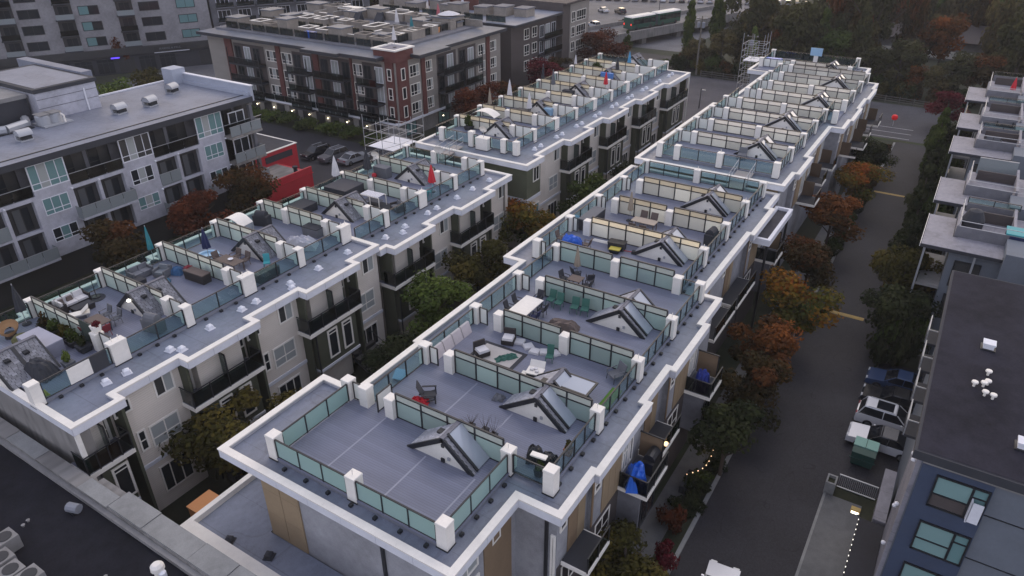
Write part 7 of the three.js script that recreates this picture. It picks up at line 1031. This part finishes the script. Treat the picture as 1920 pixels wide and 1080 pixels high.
// ---------------------------------------------------------------- vehicles
function car(label, p, turn, paint, o = {}) { // local: nose to -z, base at the ground
  const t = thing('parked_car', label, o.cat ?? 'car', p, o.group, turn); origin.set(t, [0, 0, 0]);
  const suv = o.suv, H = suv ? 1.66 : 1.43, L = 2.25, W = 0.9, belt = suv ? 0.98 : 0.88, far = o.far;
  const side = suv ? [[-L, 0.35], [-L, 0.75], [-L + 0.1, 0.92], [-1.05, belt + 0.05], [1.9, belt + 0.06], [L - 0.03, 0.95], [L, 0.5], [L - 0.05, 0.32]] : [[-L, 0.34], [-L, 0.64], [-L + 0.12, 0.76], [-0.95, belt], [1.5, belt + 0.04], [L - 0.08, 0.9], [L, 0.55], [L - 0.05, 0.3]];
  const taperSide = (pts, w0, w1, y0, y1) => { const m = new MB(); const w = y => w0 + (w1 - w0) * Math.min(1, Math.max(0, (y - y0) / (y1 - y0))); for (let i = 0; i < pts.length; i++) { const a = pts[i], b = pts[(i + 1) % pts.length]; m.quad([w(a[1]), a[1], a[0]], [w(b[1]), b[1], b[0]], [-w(b[1]), b[1], b[0]], [-w(a[1]), a[1], a[0]]); } for (const [i, j, k] of THREE.ShapeUtils.triangulateShape(pts.map(q => new THREE.Vector2(q[0], q[1])), [])) { for (const s of [1, -1]) { const q = [pts[i], pts[j], pts[k]].map(v => [s * w(v[1]), v[1], v[0]]); const n = (q[1][2] - q[0][2]) * (q[2][1] - q[0][1]) - (q[1][1] - q[0][1]) * (q[2][2] - q[0][2]); (n > 0) === (s > 0) ? m.tri(q[0], q[2], q[1]) : m.tri(q[0], q[1], q[2]); } } return m; };
  const gb = suv ? [[-1.05, belt + 0.02], [-0.35, H - 0.06], [-0.1, H - 0.03], [1.75, H - 0.05], [2.12, belt + 0.04]] : [[-0.98, belt], [-0.25, H - 0.06], [0, H - 0.03], [0.85, H - 0.05], [1.62, belt + 0.02]];
  mesh('body', G('cb' + !!suv, () => taperSide(side, W, W - 0.06, 0.5, 1.0).geo()), paint, t); mesh('glasshouse', G('cg' + !!suv, () => taperSide(gb, W - 0.07, W - 0.24, belt, H).geo()), M.carGlass ??= std([0.012, 0.014, 0.018], 0.06), t);
  mesh('roof_panel', G('cr' + !!suv, () => { const m = new MB(), z0 = suv ? -0.28 : -0.2, z1 = suv ? 1.78 : 0.86; m.taper(0, H - 0.05, (z0 + z1) / 2, 2 * (W - 0.2), z1 - z0, 2 * (W - 0.26), z1 - z0 - 0.15, 0.06); for (const s of [-1, 1]) for (const q of (suv ? [[-0.35, -1.05], [0.5, 0.5], [1.78, 2.1]] : [[-0.25, -0.98], [0.35, 0.3], [0.86, 1.6]])) m.bar([s * (W - 0.23), H - 0.05, q[0]], [s * (W - 0.065), belt, q[1]], 0.04, 4); return m.geo(); }), o.roof ?? paint, t);
  for (const s of [-1, 1]) for (const z of [-1.38, 1.32]) { const w = mesh('wheel', G('cw', () => { const m = new MB(), n = 14, f = (q, r, x) => [x, 0.33 + r * Math.sin(q), r * Math.cos(q)]; for (let i = 0; i < n; i++) { const a = i / n * 2 * PI, b = (i + 1) / n * 2 * PI; m.quad(f(a, 0.33, -0.11), f(b, 0.33, -0.11), f(b, 0.33, 0.11), f(a, 0.33, 0.11)); for (const x of [-0.11, 0.11]) { m.tri(f(a, 0.33, x), f(b, 0.33, x), f(0, 0, x)); m.tri(f(b, 0.33, x), f(a, 0.33, x), f(0, 0, x)); } } return m.geo(); }), M.rubber, t, s * (W - 0.1), 0, z); if (!far) { const r = new THREE.Mesh(G('crim', () => { const m = new MB(), n = 10; for (let i = 0; i < n; i++) { const a = i / n * 2 * PI, b = (i + 1) / n * 2 * PI; for (const x of [-0.125, 0.125]) { m.tri([x, 0.33 + 0.2 * Math.sin(a), 0.2 * Math.cos(a)], [x, 0.33 + 0.2 * Math.sin(b), 0.2 * Math.cos(b)], [x * 1.05, 0.33, 0]); m.tri([x, 0.33 + 0.2 * Math.sin(b), 0.2 * Math.cos(b)], [x, 0.33 + 0.2 * Math.sin(a), 0.2 * Math.cos(a)], [x * 1.05, 0.33, 0]); } } return m.geo(); }), M.metal); r.name = 'rim'; w.add(r); } }
  for (const s of [-1, 1]) { mesh('headlight', boxGeo(0.34, 0.13, 0.12), M.headl ??= std([0.5, 0.5, 0.5], 0.1), t, s * 0.62, suv ? 0.74 : 0.62, -L + 0.06); mesh('tail_light', boxGeo(0.3, 0.14, 0.1), M.reddark, t, s * 0.64, suv ? 0.85 : 0.75, L - 0.05); if (!far) mesh('wing_mirror', boxGeo(0.16, 0.1, 0.1), paint, t, s * (W + 0.06), belt + 0.02, -0.75); }
  if (!far) { mesh('bumper', boxGeo(1.7, 0.16, 0.12), M.charcoal, t, 0, 0.33, -L); mesh('bumper', boxGeo(1.7, 0.16, 0.12), M.charcoal, t, 0, 0.33, L); if (o.sunroof) mesh('sunroof', boxGeo(1.05, 0.02, 1.1), M.carGlass, t, 0, H + 0.005, 0.5); if (suv) for (const s of [-1, 1]) mesh('roof_rail', boxGeo(0.05, 0.05, 1.7), M.galv, t, s * 0.62, H, 0.7); }
  return t;
}
const paint = (c, r = 0.25) => new THREE.MeshPhysicalMaterial({ color: C(...c), roughness: r, metalness: 0.15, clearcoat: 0.6, clearcoatRoughness: 0.1 });
const pw = paint([0.62, 0.62, 0.64]), pb = paint([0.015, 0.016, 0.02]), ps = paint([0.3, 0.31, 0.33]), pbl = paint([0.05, 0.08, 0.16]), pg = paint([0.12, 0.12, 0.13]), pd = paint([0.035, 0.035, 0.045]);
// bays at the right of the lane
car('dark blue car parked nose to the lane, farthest of the right-hand bays', [1.2, 0.012, -53.6], PI / 2, pbl); car('black car with a pale windscreen shade between the blue and white cars', [1.25, 0.012, -51.1], PI / 2, pb); car('white sport utility car with a black sunroof, tail to the lane', [1.3, 0.012, -48.4], -PI / 2, pw, { suv: true, sunroof: true }); car('white and black car parked nose to the lane beside the dumpster', [1.2, 0.012, -45.8], PI / 2, pw, { roof: pb });
car('white car at the bottom edge on the lane', [-4.5, 0.012, -27.6], 0.1, pw, { cat: 'car' });
// left car park
car('black car parked before the garages, leftmost of the four', [-76.4, 0.012, -68.8], PI - 0.1, pb, { suv: true }); car('dark grey sport utility car, second of the four by the garages', [-73.4, 0.012, -69.2], PI - 0.1, pg, { suv: true }); car('silver saloon nearest the scaffold in the left car park', [-70.4, 0.012, -70.0], -0.1, ps); car('black car at the right edge of the left car park', [-66.4, 0.012, -72.6], PI - 0.1, pd); car('dark car behind the red shop, half hidden by the deck screens', [-64.5, 0.012, -58], 1.4, pd);
// far street and parking lot
car('pale car approaching the bus on the far street', [-84, 0.012, -176], -0.8, pw, { far: true }); car('dark sport utility car on the far street', [-92, 0.012, -205], 0.9, pd, { far: true, suv: true }); car('white saloon beside the dark one on the far street', [-97.5, 0.012, -205], 0.9, pw, { far: true }); car('white pickup-sized car just left of the bus', [-88.5, 0.012, -181], 1.0, pw, { far: true, suv: true }); car('dark car in front of the bus', [-83.5, 0.012, -190], 1.0, pb, { far: true });
reseed(23); for (let i = 0; i < 26; i++) { const x = -112 + i * 2.75, z = -226 - i * 0.9 + (i % 2) * 0.3; car(`${['white', 'silver', 'black', 'grey'][i % 4]} car in the far parking lot, number ${['one', 'two', 'three', 'four', 'five', 'six', 'seven'][i >> 2]} of its colour from the left`, [x, 0.012, z], 0.3, [pw, ps, pb, pg][i % 4], { far: true, suv: i % 3 === 0, group: 'cars in the far parking lot' }); }
{ // the bus on the raised road
  const t = thing('city_bus', 'green and dark blue articulated bus with a white roof on the far raised road', 'bus', [-70.6, 2.53, -177]); origin.set(t, [0, 0, 0]); t.rotation.y = 1.265; const g = paint([0.03, 0.1, 0.07]), w = M.white;
  for (const [a, b] of [[-9.2, -0.5], [0.5, 9.2]]) { new MB().box(a, b, 0.35, 2.9, -1.3, 1.3).build('body', g, t); new MB().taper((a + b) / 2, 2.9, 0, b - a, 2.6, b - a - 0.5, 2.0, 0.28).build('roof', w, t); for (const s of [-1, 1]) for (let x = a + 0.6; x < b - 1.2; x += 1.35) new MB().box(x, x + 1.2, 1.35, 2.5, s * 1.3 - 0.02, s * 1.3 + 0.02).build('window', M.carGlass, t); for (const x of [a + 1.8, b - 1.8]) for (const s of [-1, 1]) mesh('wheel', G('bw', () => new MB().bar([0, 0.48, -0.14], [0, 0.48, 0.14], 0.48, 12).geo()), M.rubber, t, x, 0, s * 1.2); }
  new MB().box(-0.5, 0.5, 0.5, 2.8, -1.2, 1.2).build('bellows', M.charcoal, t); for (const s of [-0.8, 0.8]) new MB().cbox(9.22, 0.9, s, 0.06, 0.2, 0.3).build('headlight', M.headl, t); for (const s of [-1.1, 1.1]) new MB().cbox(-9.22, 1.2, s, 0.06, 0.4, 0.2).build('tail_light', lamp([1, 0.05, 0.03], 1.5), t); new MB().box(9.2, 9.25, 1.3, 2.6, -1.15, 1.15).build('windscreen', M.carGlass, t);
}
{ // raised road with concrete parapet
  const t = thing('road_bridge', 'raised concrete road with a parapet carrying the bus beyond the trees', 'bridge', [-70.6, 0, -175]); origin.set(t, [0, 0, 0]); t.rotation.y = 1.265; new MB().box(-26, 40, 1.5, 2.5, -7, 5).build('deck', M.concrete, t); new MB().box(-26, 40, 2.5, 2.52, -6.6, 4.6).build('road_surface', M.asphaltGlow, t); new MB().box(-26, 40, 2.5, 3.5, 4.6, 5).build('parapet', M.concrete, t); new MB().box(-26, 40, 2.5, 3.4, -7, -6.6).build('parapet', M.concrete, t); for (let i = 0; i < 5; i++) new MB().box(-20 + i * 13, -18.5 + i * 13, 0, 1.5, -6, 4).build('pier', M.concrete, t);
}
// ---------------------------------------------------------------- poles, lamps, scaffolds, fences
function utilityPole(label, x, z, h, cans) { const t = thing('utility_pole', label, 'utility pole', [x, 0, z]); new MB().bar([x, 0, z], [x, h, z], 0.19, 8, 0.13).build('pole', M.pole, t); new MB().box(x - 1.1, x + 1.1, h - 0.6, h - 0.48, z - 0.06, z + 0.06).build('crossarm', M.pole, t); for (let i = 0; i < cans; i++) { const cx = x + (i - (cans - 1) / 2) * 0.95; new MB().lathe(cx, h - 2.1, z + 0.35, [[0.3, 0], [0.33, 0.1], [0.33, 0.95], [0.2, 1.05], [0, 1.08]], 12).build('transformer', M.skirt, t); } for (const s of [-0.9, 0, 0.9]) new MB().lathe(x + s, h - 0.48, z, [[0.05, 0], [0.06, 0.12], [0, 0.2]], 6).build('insulator', M.trim, t); return t; }
utilityPole('tall wooden pole with two pale transformers before the wood', -47.3, -144, 11.2, 2); utilityPole('slimmer pole with one transformer left of the central row end', -36.4, -141, 9.4, 1); utilityPole('dark pole with three transformers before the far shop fronts', -125, -103, 9.5, 3);
function streetLamp(label, x, z, h = 9, a = 0) { const t = thing('street_lamp', label, 'street lamp', [x, 0, z]); new MB().bar([x, 0, z], [x, h, z], 0.1, 7, 0.06).bar([x, h, z], [x + 1.4 * Math.cos(a), h + 0.15, z + 1.4 * Math.sin(a)], 0.045, 5).build('post', M.charcoal, t); new MB().cbox(x + 1.7 * Math.cos(a), h + 0.08, z + 1.7 * Math.sin(a), 0.6, 0.12, 0.3).build('lantern', M.galv, t); return t; }
streetLamp('dark lamp post at the far street edge left of the bus', -88, -166, 9, 0.5); streetLamp('dark lamp post beside the far parking lot', -104, -200, 10, 0.5); streetLamp('dark lamp post among the far parked cars', -84, -215, 10, 2); streetLamp('bent lamp post on the plaza beyond the left row', -38.5, -121, 3.4, 1);
const glow = lamp([1, 0.86, 0.62], 4);
[[-101.4, 'first'], [-97.3, 'second'], [-93.1, 'third'], [-89.1, 'fourth'], [-85, 'fifth'], [-80.9, 'sixth'], [-76.8, 'seventh']].forEach(([x, w]) => { const t = thing('wall_light', `small glowing wall light by the garages, ${w} from the left`, 'wall light', [x, 1.55, -80.05], 'wall lights by the garages'); new MB().box(x - 0.08, x + 0.08, 1.45, 1.7, -80.1, -80.04).build('bracket', M.black, t); new MB().lathe(x, 1.4, -79.94, [[0, 0], [0.09, 0.05], [0.1, 0.14], [0, 0.2]], 8).build('globe', glow, t); const L = new THREE.PointLight(C(1, 0.86, 0.62), 0.5); L.position.set(0, 0, 0.28); L.castShadow = true; L.shadow.radius = 4; t.add(L); });
{ const t = thing('wall_light', 'small glowing wall light on the right face of the brick block', 'wall light', [-70.2, 1.6, -90.5]); new MB().lathe(-70.1, 1.5, -90.5, [[0, 0], [0.1, 0.05], [0.1, 0.14], [0, 0.2]], 8).build('globe', glow, t); new MB().box(-70.5, -70.1, 1.52, 1.6, -90.55, -90.45).build('bracket', M.black, t); const u = thing('stair_hood_lamp', 'round white lamp on the gable of the second left deck', 'lamp', [-42.55, 10.9, -20.8]); new MB().lathe(-42.5, 10.75, -20.78, [[0, 0], [0.12, 0.05], [0.13, 0.15], [0, 0.24]], 10).build('globe', lamp([1, 0.95, 0.85], 2.5), u); new MB().box(-42.55, -42.45, 10.85, 10.95, -20.93, -20.8).build('bracket', M.black, u); }
function scaffold(label, x0, x1, z0, z1, y0, y1, plat, extra = 0) { // tubes on a grid, braces, a boarded platform
  const t = thing('scaffold_tower', label, 'scaffold', [x0, y0, z0]), X = [x0, (x0 + x1) / 2, x1], Zs = [z0, (z0 + z1) / 2, z1];
  for (const x of X) for (const z of Zs) new MB().bar([x, y0, z], [x, y1 + ((x === x1 || z === z0) ? extra : 0), z], 0.035, 5).build('upright', M.galv, t);
  for (let y = y0 + 1; y <= y1; y += 1) { for (const x of X) new MB().bar([x, y, z0], [x, y, z1], 0.028, 4).build('ledger', M.galv, t); for (const z of Zs) new MB().bar([x0, y, z], [x1, y, z], 0.028, 4).build('ledger', M.galv, t); }
  for (let y = y0 + 1; y + 2 <= y1; y += 2) { new MB().bar([x0, y, z0], [x1, y + 2, z0], 0.024, 4).build('brace', M.galv, t); new MB().bar([x1, y, z0], [x1, y + 2, z1], 0.024, 4).build('brace', M.galv, t); }
  if (plat) for (let i = 1; i < 8; i++) new MB().box(x0 + (x1 - x0) * i / 10, x0 + (x1 - x0) * (i + 0.94) / 10, plat, plat + 0.05, z0, z1).build('plank', M.trim, t); return t;
}
scaffold('tall tube scaffold with a white platform in the gap of the left row', -56.9, -51.6, -58.6, -62.8, 0, 10.2, 8.0, 1.4); scaffold('tube scaffold tower at the back corner of the far central block', -31.6, -28.4, -117.2, -120.6, 0, 12, 9.5, 1.6);
function gangway(label, x0, x1, y0, y1, za, zb) { const t = thing('scaffold_gangway', label, 'gangway', [x0, y0, za]); const n = 7; for (let i = 0; i < n; i++) { const a = i / n, b = (i + 0.94) / n, X = k => x0 + (x1 - x0) * k; new MB().quad([X(a), y0 + 0.02, za], [X(b), y0 + 0.02, za], [X(b), y1 + 0.02, zb], [X(a), y1 + 0.02, zb]).quad([X(b), y0 - 0.04, za], [X(a), y0 - 0.04, za], [X(a), y1 - 0.04, zb], [X(b), y1 - 0.04, zb]).build('plank', M.lightwood2 ??= std([0.42, 0.37, 0.34], 0.8, { map: T.fine }), t); } for (const x of [x0, x1]) { for (const h of [0.5, 1.05]) new MB().bar([x, y0 + h, za], [x, y1 + h, zb], 0.028, 5).build('handrail', M.galv, t); for (let i = 0; i <= 3; i++) { const k = i / 3; new MB().bar([x, y0 + (y1 - y0) * k - 0.1, za + (zb - za) * k], [x, y0 + (y1 - y0) * k + 1.15, za + (zb - za) * k], 0.026, 5).build('upright', M.galv, t); } new MB().bar([x, y0 - 0.3, za], [x, y1 - 0.3, zb], 0.04, 5).build('beam', M.galv, t); } return t; }
gangway('wooden scaffold gangway bridging the gap in the left row', -45.1, -43.9, 9.4, 9.75, -56.2, -59.8); gangway('wooden gangway with rails bridging the gap in the central row', -16.6, -15.0, 9.85, 10.45, -62.9, -66.0);
function fence(label, pts, h, y = 0) { const t = thing('board_fence', label, 'fence', [pts[0][0], y, pts[0][1]]); for (let k = 0; k + 1 < pts.length; k++) { const [a, b] = [pts[k], pts[k + 1]], L = Math.hypot(b[0] - a[0], b[1] - a[1]), n = Math.round(L / 2.2); for (let i = 0; i <= n; i++) { const u = i / n; new MB().cbox(a[0] + (b[0] - a[0]) * u, y, a[1] + (b[1] - a[1]) * u, 0.12, h, 0.12).build('post', M.fenceM ??= std([0.13, 0.12, 0.11], 0.9, { map: T.fine }), t); } for (const q of [0.25, 0.55, 0.85]) new MB().bar([a[0], y + h * q, a[1]], [b[0], y + h * q, b[1]], 0.07, 4).build('board', M.fenceM, t); } return t; }
fence('weathered three-rail fence at the far end of the lane', [[-14.4, -142.2], [-3, -140.8]], 1.2); fence('low dark fence along the edge of the plaza before the wood', [[-46, -143], [-30, -142.5]], 1.3);
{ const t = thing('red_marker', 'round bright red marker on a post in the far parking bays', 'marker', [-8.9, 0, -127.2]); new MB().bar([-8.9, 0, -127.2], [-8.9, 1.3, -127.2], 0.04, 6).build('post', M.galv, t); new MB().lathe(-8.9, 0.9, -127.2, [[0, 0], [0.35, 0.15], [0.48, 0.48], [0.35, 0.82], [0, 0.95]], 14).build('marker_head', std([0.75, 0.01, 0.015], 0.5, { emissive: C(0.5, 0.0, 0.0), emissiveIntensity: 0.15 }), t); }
// dumpster, railings and flat ledges at the foot of the slate-roofed building
{ const t = thing('dumpster', 'dark green dumpster with pale green lids beside the parked cars', 'dumpster', [0.32, 0.012, -43.6]); const x = 0.32, z = -43.7, gm = std([0.015, 0.06, 0.05], 0.6), gl = std([0.2, 0.38, 0.32], 0.6); new MB().taper(x, 0.15, z, 1.3, 1.5, 1.45, 1.7, 1.05).build('bin', gm, t); for (const s of [-1, 1]) new MB().box(x + s * 0.02, x + s * 0.74, 1.2, 1.26, z - 0.9, z + 0.1).build('lid', gl, t); for (const a of [-0.5, 0.5]) for (const b of [-0.6, 0.6]) new MB().lathe(x + a, 0.02, z + b, [[0.08, 0], [0.08, 0.13], [0, 0.13]], 8).build('caster', M.rubber, t); new MB().box(x - 0.8, x + 0.8, 0.7, 0.76, z + 0.82, z + 0.9).build('lift_bar', gm, t);
  const f = thing('steel_railing', 'short grey steel railing along the ramp below the dumpster', 'railing', [-0.6, 0, -40.3]); for (let i = 0; i <= 20; i++) new MB().bar([-0.6 + i * 0.11, 0.1, -40.3], [-0.6 + i * 0.11, 1.05, -40.3], 0.015, 4).build('baluster', M.galv, f); new MB().box(-0.65, 1.65, 1.05, 1.12, -40.34, -40.26).build('top_rail', M.galv, f); new MB().box(-0.65, 1.65, 0.05, 0.1, -40.34, -40.26).build('bottom_rail', M.galv, f);
  const b = thing('square_planter', 'square concrete planter box at the kerb end of the steel railing', 'planter', [-1.0, 0, -39.7]); new MB().poly([[-1.3, -39.3], [-0.7, -39.3], [-0.7, -40.2], [-1.3, -40.2]], 0, 0.95, { hole: [[-1.2, -39.42], [-0.8, -39.42], [-0.8, -40.08], [-1.2, -40.08]] }).build('box', M.kerb, b); new MB().box(-1.2, -0.8, 0.1, 0.75, -39.42, -40.08).build('soil', M.soil, b);
  const c = thing('concrete_ledge', 'pale flat concrete ledge against the side of the slate-roofed building', 'ledge', [1.7, 0, -35.3]); new MB().box(1.65, 2.3, 2.6, 3, -35.3, -40).build('ledge_slab', M.hroof, c); new MB().box(1.75, 2.28, 0, 2.6, -35.4, -39.9).build('ledge_wall', M.grove, c);
  const d = thing('dark_porch_roof', 'dark flat porch roof edged with a row of tiny pale studs', 'porch', [1.0, 0, -30.5]); new MB().box(1.0, 2.28, 2.7, 3, -24, -35).build('roof_slab', std([0.022, 0.022, 0.032], 0.8, { map: T.rough }), d); new MB().box(1.4, 2.26, 0, 2.7, -24.2, -34.8).build('porch_wall', M.dim, d); for (let i = 0; i < 13; i++) new MB().cbox(0.97, 2.98, -34.8 + i * 0.42, 0.035, 0.05, 0.05).build('edge_light', lamp([1, 0.95, 0.85], 1.4), d);
  const l = thing('entrance_light', 'small lit box lamp at the corner of the dark porch roof', 'lamp', [0.6, 0, -35.3]); new MB().box(0.45, 0.95, 2.95, 3.2, -35.5, -35.2).build('housing', M.yellow, l); new MB().box(0.5, 0.9, 2.9, 2.95, -35.45, -35.22).box(0.5, 0.9, 2.98, 3.1, -35.19, -35.17).build('diffuser', lamp([1, 0.9, 0.7], 2.5), l); new MB().bar([0.7, 2.97, -35.4], [1.05, 2.97, -34.95], 0.05, 6).build('bracket', M.charcoal, l); const L = new THREE.SpotLight(C(1, 0.88, 0.68), 1, 0, 1.1, 0.6); L.position.set(0.1, 2.85, 0.15); L.target.position.set(-0.4, 0, 0.9); L.castShadow = true; l.add(L, L.target); }
// steps in the courtyard
{ const t = thing('timber_steps', 'broad timber steps with dark risers going down into the courtyard', 'stairs', [-36, 0, -34.3]); for (let i = 0; i < 6; i++) { const x = -36.9 + i * 0.55, y = 1.9 - i * 0.3; new MB().box(x, x + 0.5, y, y + 0.07, -33.2, -35.6).build('tread', std([0.12, 0.11, 0.1], 0.85, { map: T.fine }), t); new MB().box(x + 0.5, x + 0.53, y - 0.25, y + 0.03, -33.2, -35.6).build('riser', M.black, t); } for (const z of [-33.15, -35.65]) new MB().bar([-36.9, 1.8, z], [-33.7, 0.1, z], 0.07, 4).build('stringer', M.black, t); for (const z of [-33.15, -35.65]) { new MB().bar([-36.9, 2.9, z], [-33.7, 1.2, z], 0.03, 4).build('handrail', M.black, t); for (let i = 0; i < 4; i++) new MB().bar([-36.9 + i * 1.06, 1.9 - i * 0.56, z], [-36.9 + i * 1.06, 2.9 - i * 0.56, z], 0.025, 4).build('baluster', M.black, t); } }
for (let i = 0; i < 11; i++) { const z = -15 - i * 4.8 - (i > 7 ? 4 : 0), t = thing('patio_fence', `dark picket patio fence of the left row, ${['nearest', 'second', 'third', 'fourth', 'fifth', 'sixth', 'seventh', 'eighth', 'ninth', 'tenth', 'farthest'][i]} along the courtyard`, 'fence', [-34.6, 0, z], 'patio fences of the left row'); for (let k = 0; k < 8; k++) new MB().box(-34.8 + k * 0.34, -34.52 + k * 0.34, 0.05, 1.25, z - 0.03, z + 0.03).build('picket', M.charcoal, t); new MB().box(-34.85, -32.0, 1.0, 1.08, z + 0.03, z + 0.07).build('rail', M.charcoal, t); }
// distant low roofs seen through the wood
[[-14, 4, -184, 'long low brown roofed shed with a pale strip at its foot beyond the wood'], [4, 14, -195, 'grey roofed shed at the right beyond the wood']].forEach(([a, b, z, l], i) => { const t = thing('distant_shed', l, 'shed', [a, 0, z]); new MB().box(a - 6, b, 0, 4, z, z - 14).build('wall', M.grove, t); new MB().profile([[z + 1, 4], [z - 7, 6.5], [z - 15, 4], [z - 15, 3.8], [z + 1, 3.8]], a - 6.6, b + 0.6).build('roof', M.brown, t); if (!i) new MB().box(a - 5, b - 2, 0.4, 1.9, z + 0.02, z + 0.2).build('pale_strip', M.white, t); });
renderer.setSize(1024, 576);
renderer.render(scene, camera);
